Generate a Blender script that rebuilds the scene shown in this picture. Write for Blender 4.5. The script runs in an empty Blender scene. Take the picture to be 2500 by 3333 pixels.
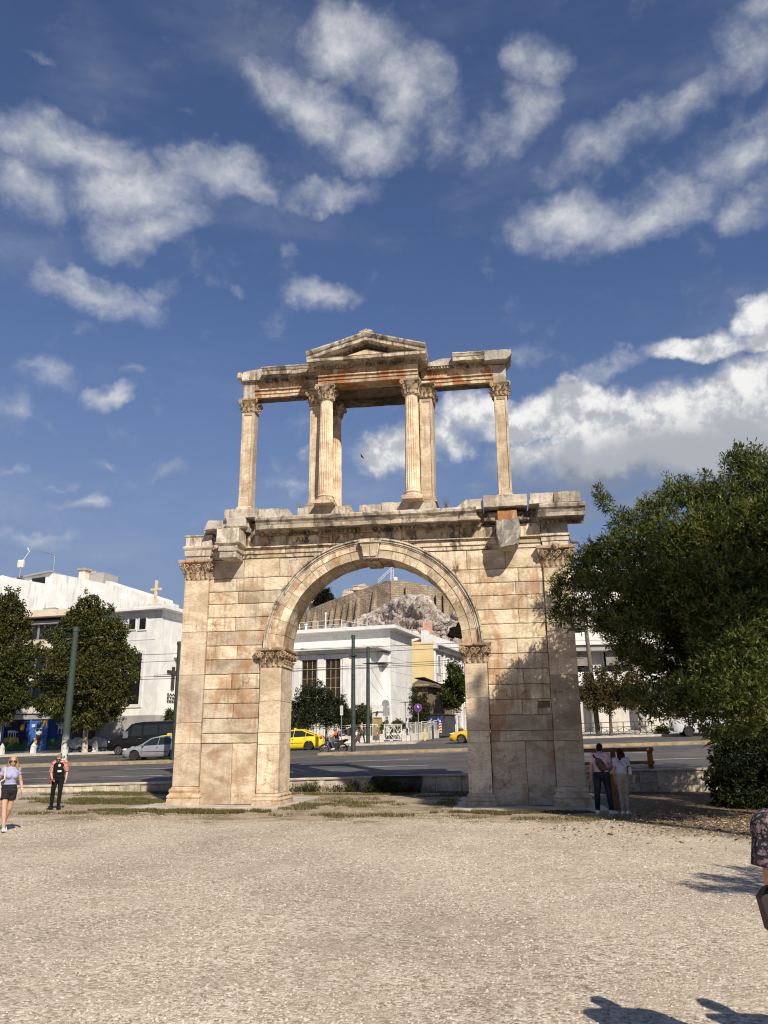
import bpy, bmesh, math, random
import numpy as np
from math import radians as RAD, pi, sin, cos, sqrt, atan2
from mathutils import Vector, Matrix, noise, Euler

SC = bpy.context.scene
COL = SC.collection
rng = random.Random(7)

# ------------------------------------------------------------------ camera
FPX, CXP, CYP = 2609.0, 1250.0, 1666.5          # lens in photo pixels (2500 x 3333)
CAM = Vector((4.27, -26.92, 1.845))
def _basis(depthx=1640.0, horizon=2426.0, roll=0.0078):
    th = math.atan((horizon - CYP) / FPX)
    up = Vector((-sin(roll) * cos(th), -cos(roll) * cos(th), sin(th)))
    dx = (depthx - CXP) / FPX
    dy = -(dx * up.x + up.z) / up.y
    yd = Vector((dx, dy, 1)).normalized()
    xd = yd.cross(up)
    return Matrix((xd, yd, up))                  # world = R @ cam (x right, y down, z forward)
CR = _basis()
cam_d = bpy.data.cameras.new("camera"); cam = bpy.data.objects.new("camera", cam_d); COL.objects.link(cam)
_r, _d, _f = (Vector((CR[0][i], CR[1][i], CR[2][i])) for i in range(3))
cam.matrix_world = Matrix(((_r.x, -_d.x, -_f.x, CAM.x), (_r.y, -_d.y, -_f.y, CAM.y), (_r.z, -_d.z, -_f.z, CAM.z), (0, 0, 0, 1)))
cam_d.sensor_fit = 'VERTICAL'; cam_d.sensor_height = 36.0; cam_d.lens = 36.0 * FPX / 3333.0
cam_d.clip_start = 0.1; cam_d.clip_end = 6000
SC.camera = cam

# ------------------------------------------------------------------ sun, sky, exposure
SUN_EL, SUN_AZ = RAD(38.0), RAD(29.0)            # azimuth: degrees to the right of straight behind the camera side
sun_dir = Vector((sin(SUN_AZ) * cos(SUN_EL), -cos(SUN_AZ) * cos(SUN_EL), sin(SUN_EL)))
sd = bpy.data.lights.new("sun", 'SUN'); sd.energy = 5.0; sd.angle = RAD(0.55); sd.color = (1.0, 0.91, 0.78)
so = bpy.data.objects.new("sun", sd); COL.objects.link(so)
so.rotation_euler = (-sun_dir).to_track_quat('-Z', 'Y').to_euler(); so.location = (20, -40, 40)
SC.view_settings.view_transform = 'Standard'; SC.view_settings.look = 'None'
SC.view_settings.exposure = 0.2; SC.view_settings.gamma = 1.0
SC.cycles.diffuse_bounces = 2; SC.cycles.filter_width = 1.15
try: SC.view_settings.use_curve_mapping = False
except Exception: pass

def ray(px, py):
    return CR @ Vector(((px - CXP) / FPX, (py - CYP) / FPX, 1.0))
def at_y(px, py, y):                              # point seen at a photo pixel, standing on the plane Y = y
    v = ray(px, py); return CAM + v * ((y - CAM.y) / v.y)
def at_z(px, py, z=0.0):
    v = ray(px, py); return CAM + v * ((z - CAM.z) / v.z)
R0, RX, RY = .60, .022, .046                      # the avenue's sloping plane
def road_z(x, y): return R0 + RX * x + RY * (min(y, 60) - 8) 
def on_road(px, py, dz=0.0):
    v = ray(px, py)
    t = (R0 + dz + RX * CAM.x + RY * (CAM.y - 8) - CAM.z) / (v.z - RX * v.x - RY * v.y)
    return CAM + v * t

# ------------------------------------------------------------------ node helper
class NT:
    def __init__(s, tree): s.t = tree; s.n = tree.nodes; s.l = tree.links
    def __call__(s, typ, ins=None, out=0, **attrs):
        nd = s.n.new(typ)
        for k, v in attrs.items(): setattr(nd, k, v)
        for k, v in (ins or {}).items():
            sock = nd.inputs[k]
            if isinstance(v, bpy.types.NodeSocket): s.l.new(v, sock)
            elif v is not None: sock.default_value = v
        return nd.outputs[out] if out is not None else nd
    def math(s, op, a, b=0.0, c=0.0, clamp=False):
        return s('ShaderNodeMath', {0: a, 1: b, 2: c}, operation=op, use_clamp=clamp)
    def vmath(s, op, a, b=(0, 0, 0), out=0): return s('ShaderNodeVectorMath', {0: a, 1: b}, out, operation=op)
    def scale(s, v, k): 
        nd = s('ShaderNodeVectorMath', {0: v}, None, operation='SCALE'); nd.inputs['Scale'].default_value = k; return nd.outputs[0]
    def mulv(s, v, k): return s('ShaderNodeVectorMath', {0: v, 1: k}, 0, operation='MULTIPLY')
    def noise(s, vec, scale=1.0, detail=4.0, rough=.55, dist=0.0, out=0):
        return s('ShaderNodeTexNoise', {'Vector': vec, 'Scale': scale, 'Detail': detail, 'Roughness': rough, 'Distortion': dist}, out)
    def mix(s, f, a, b, blend='MIX'):
        nd = s('ShaderNodeMix', None, None, data_type='RGBA', blend_type=blend)
        for i, v in ((0, f), (6, a), (7, b)):
            if isinstance(v, bpy.types.NodeSocket): s.l.new(v, nd.inputs[i])
            else: nd.inputs[i].default_value = v if i == 0 else (tuple(v) + (1,))[:4]
        return nd.outputs[2]
    def sstep(s, v, lo, hi, a=0.0, b=1.0):
        return s('ShaderNodeMapRange', {0: v, 1: lo, 2: hi, 3: a, 4: b}, interpolation_type='SMOOTHSTEP')
    def ramp(s, v, stops):
        nd = s('ShaderNodeValToRGB', {0: v}, None); e = nd.color_ramp.elements
        while len(e) < len(stops): e.new(.5)
        for el, (p, c) in zip(e, stops): el.position = p; el.color = (tuple(c) + (1,))[:4]
        return nd.outputs[0]
    def bump(s, h, strength=.3, dist=.02, normal=None):
        return s('ShaderNodeBump', {'Height': h, 'Strength': strength, 'Distance': dist, **({'Normal': normal} if normal else {})})
    def pos(s): return s('ShaderNodeNewGeometry', None, 0)
    def island(s):
        nd = s('ShaderNodeNewGeometry', None, None); return nd.outputs['Random Per Island']
    def obj(s): return s('ShaderNodeTexCoord', None, 3)
    def objrand(s): return s('ShaderNodeObjectInfo', None, None).outputs['Random']

MATS = {}
def mat(name, fn=None, color=(.5, .5, .5), rough=.7, metal=0.0, spec=.3):
    if name in MATS: return MATS[name]
    m = bpy.data.materials.new(name); m.use_nodes = True
    t = NT(m.node_tree); b = m.node_tree.nodes['Principled BSDF']
    b.inputs['Base Color'].default_value = (*color, 1); b.inputs['Roughness'].default_value = rough
    b.inputs['Metallic'].default_value = metal; b.inputs['Specular IOR Level'].default_value = spec
    if fn: fn(t, b)
    MATS[name] = m; return m
def plain(name, color, rough=.6, metal=0.0, spec=.4, var=.18, scale=3.0, bump=0.0):
    """a surface of one colour with the slight unevenness real ones have"""
    def fn(t, b):
        o = t.obj(); n = t.noise(o, scale, 5, .6)
        lo = tuple(c * (1 - var) for c in color); hi = tuple(min(1, c * (1 + var)) for c in color)
        t.l.new(t.mix(t.sstep(n, .3, .7), lo, hi), b.inputs['Base Color'])
        if bump: t.l.new(t.bump(t.noise(o, scale * 9, 4), bump, .01), b.inputs['Normal'])
    return mat(name, fn, color, rough, metal, spec)

# ------------------------------------------------------------------ object helpers
class MB:
    """collects vertices and faces, then links them as ONE mesh object"""
    def __init__(s): s.v = []; s.f = []; s.m = []
    def add(s, vs, fs, mi=0):
        k = len(s.v); s.v += [tuple(p) for p in vs]; s.f += [tuple(i + k for i in f) for f in fs]; s.m += [mi] * len(fs); return s
    def box(s, x0, x1, y0, y1, z0, z1, mi=0, bev=0.0, M=None):
        if x0 > x1: x0, x1 = x1, x0
        if bev <= 0:
            vs = [(x, y, z) for z in (z0, z1) for y in (y0, y1) for x in (x0, x1)]
            fs = [(0, 2, 3, 1), (4, 5, 7, 6), (0, 1, 5, 4), (2, 6, 7, 3), (0, 4, 6, 2), (1, 3, 7, 5)]
        else:
            bev = min(bev, (x1 - x0) * .45, (y1 - y0) * .45, (z1 - z0) * .45)
            vs = []; ix = {}
            for a, (X, sx) in enumerate(((x0, 1), (x1, -1))):
                for b, (Y, sy) in enumerate(((y0, 1), (y1, -1))):
                    for c, (Zz, sz) in enumerate(((z0, 1), (z1, -1))):
                        for k in range(3):
                            p = [X + (sx * bev if k != 0 else 0), Y + (sy * bev if k != 1 else 0), Zz + (sz * bev if k != 2 else 0)]
                            ix[a, b, c, k] = len(vs); vs.append(tuple(p))
            I = ix; fs = []
            for a in (0, 1): fs.append([I[a, 0, 0, 0], I[a, 0, 1, 0], I[a, 1, 1, 0], I[a, 1, 0, 0]][::1 if a == 0 else -1])
            for b in (0, 1): fs.append([I[0, b, 0, 1], I[1, b, 0, 1], I[1, b, 1, 1], I[0, b, 1, 1]][::1 if b == 0 else -1])
            for c in (0, 1): fs.append([I[0, 0, c, 2], I[0, 1, c, 2], I[1, 1, c, 2], I[1, 0, c, 2]][::1 if c == 0 else -1])
            for b in (0, 1):
                for c in (0, 1): fs.append([I[0, b, c, 1], I[1, b, c, 1], I[1, b, c, 2], I[0, b, c, 2]])
            for a in (0, 1):
                for c in (0, 1): fs.append([I[a, 0, c, 0], I[a, 1, c, 0], I[a, 1, c, 2], I[a, 0, c, 2]])
            for a in (0, 1):
                for b in (0, 1): fs.append([I[a, b, 0, 0], I[a, b, 1, 0], I[a, b, 1, 1], I[a, b, 0, 1]])
            for a in (0, 1):
                for b in (0, 1):
                    for c in (0, 1): fs.append([I[a, b, c, 0], I[a, b, c, 1], I[a, b, c, 2]])
        if M: vs = [M @ Vector(p) for p in vs]
        return s.add(vs, fs, mi)
    def prism(s, front, off, mi=0, caps=True):
        """polygon (3D points) pushed along a vector"""
        n = len(front); off = Vector(off); vs = [Vector(p) for p in front] + [Vector(p) + off for p in front]
        fs = [(i, (i + 1) % n, (i + 1) % n + n, i + n) for i in range(n)]
        if caps: fs += [tuple(range(n))[::-1], tuple(range(n, 2 * n))]
        return s.add(vs, fs, mi)
    def xz(s, poly, y0, y1, mi=0): return s.prism([(x, y0, z) for x, z in poly], (0, y1 - y0, 0), mi)
    def loft(s, rings, mi=0, caps=True, closed=True):
        n = len(rings[0]); vs = [p for r in rings for p in r]; fs = []
        for a in range(len(rings) - 1):
            for i in range(n if closed else n - 1):
                j = (i + 1) % n; fs.append((a * n + i, a * n + j, (a + 1) * n + j, (a + 1) * n + i))
        if caps: fs += [tuple(range(n))[::-1], tuple(range((len(rings) - 1) * n, len(rings) * n))]
        return s.add(vs, fs, mi)
    def sweepx(s, prof, x0, x1, n=1, mi=0):
        return s.loft([[(x0 + (x1 - x0) * i / n, y, z) for y, z in prof] for i in range(n + 1)], mi)
    def lathe(s, prof, n=16, c=(0, 0, 0), mi=0, caps=True):
        return s.loft([[(c[0] + r * cos(2 * pi * k / n), c[1] + r * sin(2 * pi * k / n), c[2] + z) for k in range(n)] for r, z in prof], mi, caps)
    def tube(s, pts, r, n=7, mi=0, caps=True):
        pts = [Vector(p) for p in pts]; rs = r if isinstance(r, (list, tuple)) else [r] * len(pts)
        rings = []; up = Vector((0, 0, 1)); prev = None
        for i, p in enumerate(pts):
            d = (pts[min(i + 1, len(pts) - 1)] - pts[max(i - 1, 0)]).normalized()
            if prev is None:
                a = d.cross(up if abs(d.z) < .95 else Vector((1, 0, 0))).normalized()
            else: a = (prev - d * prev.dot(d)).normalized()
            prev = a; b = d.cross(a)
            rings.append([p + (a * cos(2 * pi * k / n) + b * sin(2 * pi * k / n)) * rs[i] for k in range(n)])
        return s.loft(rings, mi, caps)
    def bar(s, a, b, w, h=None, mi=0):
        """a straight rectangular bar from a to b"""
        a, b = Vector(a), Vector(b); h = h or w; d = (b - a).normalized()
        u = d.cross(Vector((0, 0, 1)) if abs(d.z) < .95 else Vector((0, 1, 0))).normalized(); v = d.cross(u)
        ring = lambda p: [p + u * w / 2 * i + v * h / 2 * j for i, j in ((-1, -1), (1, -1), (1, 1), (-1, 1))]
        return s.loft([ring(a), ring(b)], mi)
    def ball(s, c, r, mi=0, nu=12, nv=8, M=None):
        r = r if isinstance(r, (tuple, list)) else (r, r, r); vs = [(0, 0, 1)]; fs = []
        for i in range(1, nv):
            for k in range(nu):
                t = pi * i / nv; p = 2 * pi * k / nu; vs.append((sin(t) * cos(p), sin(t) * sin(p), cos(t)))
        vs.append((0, 0, -1))
        for k in range(nu): fs.append((0, 1 + k, 1 + (k + 1) % nu)); fs.append((len(vs) - 1, len(vs) - 1 - nu + (k + 1) % nu, len(vs) - 1 - nu + k))
        for i in range(nv - 2):
            for k in range(nu):
                a = 1 + i * nu + k; b = 1 + i * nu + (k + 1) % nu; fs.append((a, a + nu, b + nu, b))
        pts = [Vector((p[0] * r[0], p[1] * r[1], p[2] * r[2])) for p in vs]
        if M: pts = [M @ p for p in pts]
        return s.add([Vector(c) + p for p in pts], fs, mi)
    def build(s, name, mats, parent=None, smooth=False, rough=None, M=None):
        me = bpy.data.meshes.new(name); me.from_pydata(s.v, [], s.f)
        mats = mats if isinstance(mats, (list, tuple)) else [mats]
        for m in mats: me.materials.append(m)
        if len(mats) > 1: me.polygons.foreach_set('material_index', s.m)
        bm = bmesh.new(); bm.from_mesh(me)
        if rough:
            maxlen, amp, sc = rough
            for _ in range(4):
                es = [e for e in bm.edges if e.calc_length() > maxlen]
                if not es: break
                bmesh.ops.subdivide_edges(bm, edges=es, cuts=1, use_grid_fill=True)
            ng = [f for f in bm.faces if len(f.verts) > 4]
            if ng: bmesh.ops.triangulate(bm, faces=ng)
            for v in bm.verts:
                c = v.co; n1 = noise.noise_vector(c * sc); n2 = noise.noise_vector(c * sc * 3.7 + Vector((9, 3, 5)))
                v.co = c + (n1 * .65 + n2 * .35) * amp
        bmesh.ops.recalc_face_normals(bm, faces=bm.faces)
        bm.to_mesh(me); bm.free()
        if smooth is True: me.polygons.foreach_set('use_smooth', [True] * len(me.polygons))
        o = bpy.data.objects.new(name, me); COL.objects.link(o)
        if M: o.matrix_world = M
        if smooth and smooth is not True: smooth_by(o, smooth)
        if parent is not None: put(o, parent)
        return o
def smooth_by(o, deg):
    me = o.data; me.polygons.foreach_set('use_smooth', [True] * len(me.polygons))
    bm = bmesh.new(); bm.from_mesh(me); lim = RAD(deg)
    for e in bm.edges: e.smooth = (len(e.link_faces) == 2 and e.calc_face_angle(0) < lim)
    bm.to_mesh(me); bm.free()
def put(o, parent):
    """hang a mesh built in world coordinates under its thing (or part)"""
    o.parent = parent
    m = parent.matrix_basis.copy(); q = parent
    while q.parent: m = q.parent.matrix_basis @ q.matrix_parent_inverse @ m; q = q.parent
    o.matrix_parent_inverse = m.inverted()
def tag(o, label=None, cat=None, group=None, kind=None):
    for k, v in (('label', label), ('category', cat), ('group', group), ('kind', kind)):
        if v: o[k] = v
    return o
def thing(name, label, cat, loc=(0, 0, 0), rz=0.0, group=None):
    o = bpy.data.objects.new(name, None); o.empty_display_size = .3; COL.objects.link(o)
    o.location = loc; o.rotation_euler = (0, 0, rz); return tag(o, label, cat, group)
def struct(o): o['kind'] = 'structure'; return o
def stuff(o, label, cat): return tag(o, label, cat, kind='stuff')
KIDS = {}
def dup(root, loc, rz=None, label=None, group=None):
    def cp(o, par):
        c = o.copy(); COL.objects.link(c); c.parent = par
        for ch in [q for q in COL.objects if q.parent is o]: cp(ch, c)
        return c
    r = cp(root, None); r.location = loc
    if rz is not None: r.rotation_euler = (0, 0, rz)
    if label: r['label'] = label
    if group: r['group'] = group
    return r
def np_mesh(name, V, F, mats, parent=None, smooth=False, mi=None):
    """fast mesh from arrays: V (n,3), F (m,k)"""
    me = bpy.data.meshes.new(name); V = np.asarray(V, np.float32); F = np.asarray(F, np.int32); k = F.shape[1]
    me.vertices.add(len(V)); me.vertices.foreach_set('co', V.ravel())
    me.loops.add(F.size); me.loops.foreach_set('vertex_index', F.ravel())
    me.polygons.add(len(F)); me.polygons.foreach_set('loop_start', np.arange(0, F.size, k, dtype=np.int32))
    try: me.polygons.foreach_set('loop_total', np.full(len(F), k, np.int32))
    except Exception: pass
    for m in (mats if isinstance(mats, (list, tuple)) else [mats]): me.materials.append(m)
    if mi is not None: me.polygons.foreach_set('material_index', np.asarray(mi, np.int32))
    if smooth: me.polygons.foreach_set('use_smooth', np.ones(len(F), bool))
    me.update(calc_edges=True); me.validate()
    o = bpy.data.objects.new(name, me); COL.objects.link(o)
    if parent is not None: put(o, parent)
    return o
# ------------------------------------------------------------------ world: daylight sky with broken cloud
W = bpy.data.worlds.new("World"); SC.world = W; W.use_nodes = True
wt = NT(W.node_tree); bg = W.node_tree.nodes['Background']
sky = wt('ShaderNodeTexSky', None, None, sky_type='NISHITA', sun_disc=False)
sky.sun_elevation = SUN_EL; sky.sun_rotation = pi - SUN_AZ; sky.altitude = 100; sky.air_density = 1.0; sky.dust_density = 0.25; sky.ozone_density = 2.0
# clouds: direction, half-widths in degrees (across, up), tilt in degrees, weight; (read off the photograph, 1659 px wide copy)
CL = [(120,320,190,75,-12,1),(290,400,210,75,-14,1),(470,370,150,62,12,1),(340,480,150,60,-20,.85),(60,420,110,70,0,.8),(560,400,90,45,20,.6),(180,280,120,40,-30,.6),
 (660,235,150,80,22,1),(760,110,140,80,-10,1),(870,200,100,120,-10,.9),(800,320,110,70,0,1),(940,310,70,70,20,.6),(700,90,70,50,-30,.6),(560,190,70,45,40,.6),
 (720,420,130,42,-5,.85),(700,640,110,45,-10,.9),(640,660,60,25,10,.5),(220,630,170,48,14,.95),(110,570,80,30,25,.6),(350,640,50,30,10,.5),
 (1150,140,60,75,40,.7),(1100,270,110,65,-35,.75),(1000,330,60,50,0,.5),(1290,320,150,65,-15,.8),(1470,230,110,45,-30,.6),(1590,120,90,70,-30,.8),(1580,330,130,70,-15,.8),(1220,470,130,70,10,.95),(1400,470,150,70,-10,.9),(1600,440,90,60,0,.7),(1630,20,60,50,-40,.7),
 (1520,750,130,40,-5,.8),(1640,700,60,60,0,.8),(1160,770,110,32,10,.6),(1340,800,90,26,5,.6),
 (1240,890,150,60,0,.8),(1460,900,170,60,-4,.8),(1600,880,120,80,0,.8),(1050,890,130,60,5,.95),(1350,980,330,80,-2,1.0),(1560,1000,200,90,0,1.0),(860,970,150,75,0,.95),(920,930,110,60,0,.8),(1120,1000,120,80,0,.8),(1400,1080,260,50,0,.7),
 (110,800,90,45,20,.6),(240,870,70,26,-10,.75),(210,1020,55,22,20,.5),(350,1035,70,24,-10,.7),(150,1095,80,22,5,.75),(35,1010,45,20,0,.6),(640,978,34,18,0,.7),(620,1055,90,28,-3,.55),(110,1045,60,16,0,.45),(20,880,50,55,0,.5),(60,1165,90,30,0,.5),(310,830,60,22,0,.5),(1000,1065,45,20,0,.6),(510,665,28,18,20,.5),(100,125,50,18,10,.45),(400,240,30,12,0,.3),(640,550,30,20,20,.35),(1070,590,24,16,0,.3)]
tc = wt('ShaderNodeTexCoord', None, 0)
nrm = wt.vmath('NORMALIZE', tc)
# bend the coordinates so that outlines are ragged
w1 = wt.vmath('SUBTRACT', wt.noise(nrm, 5.0, 5, .6, out=1), (.5, .5, .5)); w2 = wt.vmath('SUBTRACT', wt.noise(nrm, 18.0, 4, .6, out=1), (.5, .5, .5))
dw = wt.vmath('ADD', nrm, wt.vmath('ADD', wt.scale(w1, .11), wt.scale(w2, .05)))
wt_dw = wt.vmath('ADD', nrm, wt.vmath('ADD', wt.scale(w1, .05), wt.scale(w2, .035)))
acc = None; K = 2500.0 / 1659.0
for (x, y, a, b, t, wgt) in CL:
    d = ray(x * K, y * K).normalized()
    right = Vector((0, 0, 1)).cross(d); right.normalize(); right = -right; up = right.cross(d) * -1; up = d.cross(-right).normalized()
    if up.z < 0: up = -up
    tt = RAD(-t); e1 = right * cos(tt) + up * sin(tt); e2 = -right * sin(tt) + up * cos(tt)
    M = Matrix((e1, e2, e1.cross(e2))).transposed()
    sc = K / FPX * 1.15
    mp = wt('ShaderNodeMapping', {'Vector': dw, 'Location': d, 'Rotation': M.to_euler('XYZ'), 'Scale': (a * sc, b * sc, .35)}, vector_type='TEXTURE')
    g = wt('ShaderNodeTexGradient', {'Vector': mp}, 1, gradient_type='SPHERICAL')
    g = wt.math('MULTIPLY', g, wgt)
    acc = g if acc is None else wt.math('SMOOTH_MAX', acc, g, .06)
nz = wt.noise(wt.mulv(nrm, (1, 1, 1.5)), 8.0, 8, .64); nf = wt.noise(wt.mulv(dw, (1, 1, 1.4)), 26.0, 6, .65)
dens = wt.math('ADD', acc, wt.math('ADD', wt.math('MULTIPLY', wt.math('SUBTRACT', nz, .5), .75), wt.math('MULTIPLY', wt.math('SUBTRACT', nf, .5), .5)))
cov = wt.math('MULTIPLY', wt.sstep(dens, .06, 1.15), .93)
cov = wt.math('MULTIPLY', cov, wt.sstep(acc, 0.0, .30))
# a faint veil everywhere, thicker near the horizon
sep = wt('ShaderNodeSeparateXYZ', {0: nrm}, None)
veil = wt.math('MULTIPLY', wt.sstep(wt.noise(wt.mulv(nrm, (1, 1, 3)), 3.0, 5, .6), .45, .8), .20)
cov = wt.math('MAXIMUM', cov, veil)
# thick parts are grey below, sunlit where thin or facing up
d2 = wt.vmath('ADD', nrm, tuple(Vector((sun_dir.x * .4, .0, 1)) * .028))
nz2 = wt.noise(wt.mulv(d2, (1, 1, 1.5)), 8.0, 8, .64)
lit = wt.sstep(wt.math('SUBTRACT', nz, nz2), -.16, .16)
base_grey = wt('ShaderNodeTexGradient', {'Vector': wt('ShaderNodeMapping', {'Vector': dw, 'Location': ray(1420 * K, 1060 * K).normalized(), 'Scale': (.42, .42, .075)}, vector_type='TEXTURE')}, 1, gradient_type='SPHERICAL')
ccol = wt.mix(lit, (7.0, 7.5, 8.6), (12.0, 12.0, 12.1))
ccol = wt.mix(wt.sstep(base_grey, .05, .6), ccol, (4.3, 4.5, 5.0))
skyc = wt.mix(1.0, sky.outputs[0], (1.22, 1.27, 1.56), 'MULTIPLY')
hz = wt.sstep(sep.outputs[2], 0.0, .55, .80, 0.0)
skyc = wt.mix(hz, skyc, (3.2, 3.75, 4.9))
# heaped cumulus low on the right: crisp lit tops over a grey base
CU = [(1255,868,105,52,1.1),(1190,905,90,48,1),(1330,905,110,55,1),(1120,915,80,45,.9),(1040,885,95,36,.8),(1470,905,130,62,1),(1570,880,100,60,1),(1650,850,90,75,1.1),(1400,960,150,55,1),(1560,970,160,70,1),(1270,965,130,50,.95),(1150,975,80,40,.8),(870,960,105,52,.85),(930,930,80,42,.75),(810,985,70,38,.7),(990,950,50,40,.6),(1490,755,80,26,.8),(1560,765,60,20,.7),(1640,690,50,40,.8),(1650,740,60,26,.7)]
acc2 = None
for (x, y, a, b, wgt) in CU:
    d = ray(x * K, y * K).normalized(); e1 = d.cross(Vector((0, 0, 1))).normalized(); e2 = e1.cross(d); sc = K / FPX * 1.25
    mp = wt('ShaderNodeMapping', {'Vector': wt_dw, 'Location': d, 'Rotation': Matrix((e1, e2, e1.cross(e2))).transposed().to_euler('XYZ'), 'Scale': (a * sc, b * sc, .35)}, vector_type='TEXTURE')
    g = wt.math('MULTIPLY', wt('ShaderNodeTexGradient', {'Vector': mp}, 1, gradient_type='SPHERICAL'), wgt); acc2 = g if acc2 is None else wt.math('SMOOTH_MAX', acc2, g, .08)
bil = wt.noise(nrm, 16.0, 7, .58); bil2 = wt.noise(wt.vmath('ADD', nrm, tuple(Vector((.35, .0, 1)) * .016)), 16.0, 7, .58)
dn2 = wt.math('ADD', acc2, wt.math('MULTIPLY', wt.math('SUBTRACT', bil, .5), .95))
cov2 = wt.math('MULTIPLY', wt.sstep(dn2, .10, .52), wt.sstep(acc2, .01, .12))
lit2 = wt.sstep(wt.math('SUBTRACT', bil, bil2), -.09, .11)
cc2 = wt.mix(lit2, (7.0, 7.4, 8.2), (14.0, 13.9, 13.7))
low = wt('ShaderNodeTexGradient', {'Vector': wt('ShaderNodeMapping', {'Vector': wt_dw, 'Location': ray(1400 * K, 1035 * K).normalized(), 'Scale': (.42, .42, .070)}, vector_type='TEXTURE')}, 1, gradient_type='SPHERICAL')
cc2 = wt.mix(wt.sstep(low, .05, .65), cc2, (6.6, 6.9, 7.6))
fin = wt.mix(cov2, wt.mix(cov, skyc, ccol), cc2)
wt.l.new(fin, bg.inputs[0]); bg.inputs[1].default_value = 0.056
W.cycles.sampling_method = 'MANUAL'; W.cycles.sample_map_resolution = 512
# ------------------------------------------------------------------ materials
def stone(name, lo=(.49, .385, .27), hi=(.69, .59, .45), rust=.5, crust=.2, streak=.3, grey=.0, carved=False, sc=1.0, rt=.50):
    def fn(t, b):
        p = t.pos(); r = t.island()
        sh = t.vmath('ADD', p, t('ShaderNodeCombineXYZ', {0: t.math('MULTIPLY', r, 37.0), 1: t.math('MULTIPLY', r, 11.0), 2: t.math('MULTIPLY', r, 23.0)}))
        n = t.noise(t.mulv(sh, (.9 * sc, .9 * sc, 1.5 * sc)), 1.0, 6, .60, .5)
        dk = tuple(x * .72 for x in lo); br = tuple(min(.86, x * 1.20) for x in hi)
        c = t.ramp(n, [(.28, dk), (.40, lo), (.54, hi), (.72, br)])
        # block to block
        c = t.mix(1.0, c, t.ramp(r, [(0, (.70, .69, .70)), (.35, (.95, .93, .90)), (.7, (1.03, 1.0, .96)), (1, (1.18, 1.15, 1.10))]), 'MULTIPLY')
        # marble veining, clouds of grey
        v = t.noise(t.mulv(sh, (1.0, 1.0, 3.4)), 1.8, 7, .68, 1.8)
        vein = t.math('SUBTRACT', 1.0, t.sstep(t.math('ABSOLUTE', t.math('SUBTRACT', v, .5)), 0.0, .045))
        c = t.mix(t.math('MULTIPLY', vein, .48), c, (.27, .21, .145))
        c = t.mix(t.math('MULTIPLY', t.sstep(t.noise(sh, .55, 6, .65, .8), .52, .68), .28), c, (.38, .33, .27))
        # iron stains, hanging
        if rust > 0:
            rn = t.noise(t.mulv(p, (1.0, 1.0, .45)), 1.15, 6, .68, .6)
            rm = t.math('MULTIPLY', t.sstep(rn, rt, rt + .13), rust)
            c = t.mix(rm, c, (.36, .145, .05))
        if streak > 0:
            s1 = t.noise(t.mulv(p, (6.0, 6.0, .5)), 1.4, 5, .6)
            s2 = t.noise(p, .8, 4, .6)
            sm = t.math('MULTIPLY', t.math('MULTIPLY', t.sstep(s1, .46, .64), t.sstep(s2, .40, .56)), streak)
            c = t.mix(sm, c, (.20, .14, .09))
        if grey > 0: c = t.mix(t.math('MULTIPLY', t.sstep(t.noise(p, 1.1, 6, .65), .35, .62), grey), c, (.36, .34, .31))
        wp = t.vmath('ADD', p, t.scale(t.vmath('SUBTRACT', t.noise(p, 1.6, 5, .65, out=1), (.5, .5, .5)), .9))
        ce = t('ShaderNodeTexVoronoi', {'Vector': t.mulv(wp, (1, 1, .8)), 'Scale': .62}, 0, feature='DISTANCE_TO_EDGE')
        ck = t.math('MULTIPLY', t.math('SUBTRACT', 1.0, t.sstep(ce, .0, .013)), t.sstep(t.noise(p, .8, 4, .6), .53, .60))
        c = t.mix(t.math('MULTIPLY', ck, .75), c, (.11, .08, .055))
        if crust > 0:
            k1 = t.noise(t.mulv(p, (1.2, 1.2, .8)), 1.7, 8, .72, .4)
            c = t.mix(t.math('MULTIPLY', t.sstep(k1, .50, .60), crust), c, (.055, .045, .038))
        if carved:
            cv = t.noise(p, 9.0, 5, .6); c = t.mix(t.math('MULTIPLY', t.sstep(cv, .45, .7), .45), c, (.13, .085, .05))
        fine = t.noise(p, 26.0, 5, .65)
        c = t.mix(t.math('MULTIPLY', t.sstep(fine, .52, .74), .20), c, (.25, .18, .12))
        t.l.new(c, b.inputs['Base Color'])
        h = t.math('ADD', t.math('MULTIPLY', t.noise(p, 5.0, 8, .7), 1.0), t.math('MULTIPLY', t.noise(p, 31.0, 4, .6), .25))
        t.l.new(t.bump(h, .55, .035), b.inputs['Normal'])
    return mat(name, fn, rough=.88, spec=.15)
S_WALL = stone('ashlar_marble', lo=(.49, .39, .26), hi=(.71, .615, .455), rust=.55, crust=.12, streak=.48)
S_PIL = stone('pilaster_marble', lo=(.50, .40, .28), hi=(.70, .59, .44), rust=.20, crust=.04, streak=.28)
S_DADO = stone('dado_marble', lo=(.46, .34, .22), hi=(.66, .55, .41), rust=.42, crust=.05, streak=.25)
S_FRIEZE = stone('frieze_marble', rust=.5, crust=.78, streak=.8)
S_CORN = stone('cornice_marble', lo=(.45, .38, .29), hi=(.66, .58, .46), rust=.15, crust=.72, streak=.95, grey=.3)
S_ORANGE = stone('iron_stained_marble', lo=(.52, .36, .22), hi=(.70, .57, .41), rust=.95, crust=.35, streak=.6, rt=.43)
S_GREY = stone('weathered_grey_marble', lo=(.46, .40, .32), hi=(.68, .61, .50), rust=.08, crust=.42, streak=.85, grey=.3)
S_ROUGH = stone('broken_grey_marble', lo=(.36, .32, .26), hi=(.56, .50, .42), rust=.0, crust=.55, streak=.5, grey=.6)
S_CARVE = stone('carved_brown_marble', lo=(.33, .24, .155), hi=(.54, .43, .30), rust=.25, crust=.34, streak=.3, carved=True)
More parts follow.
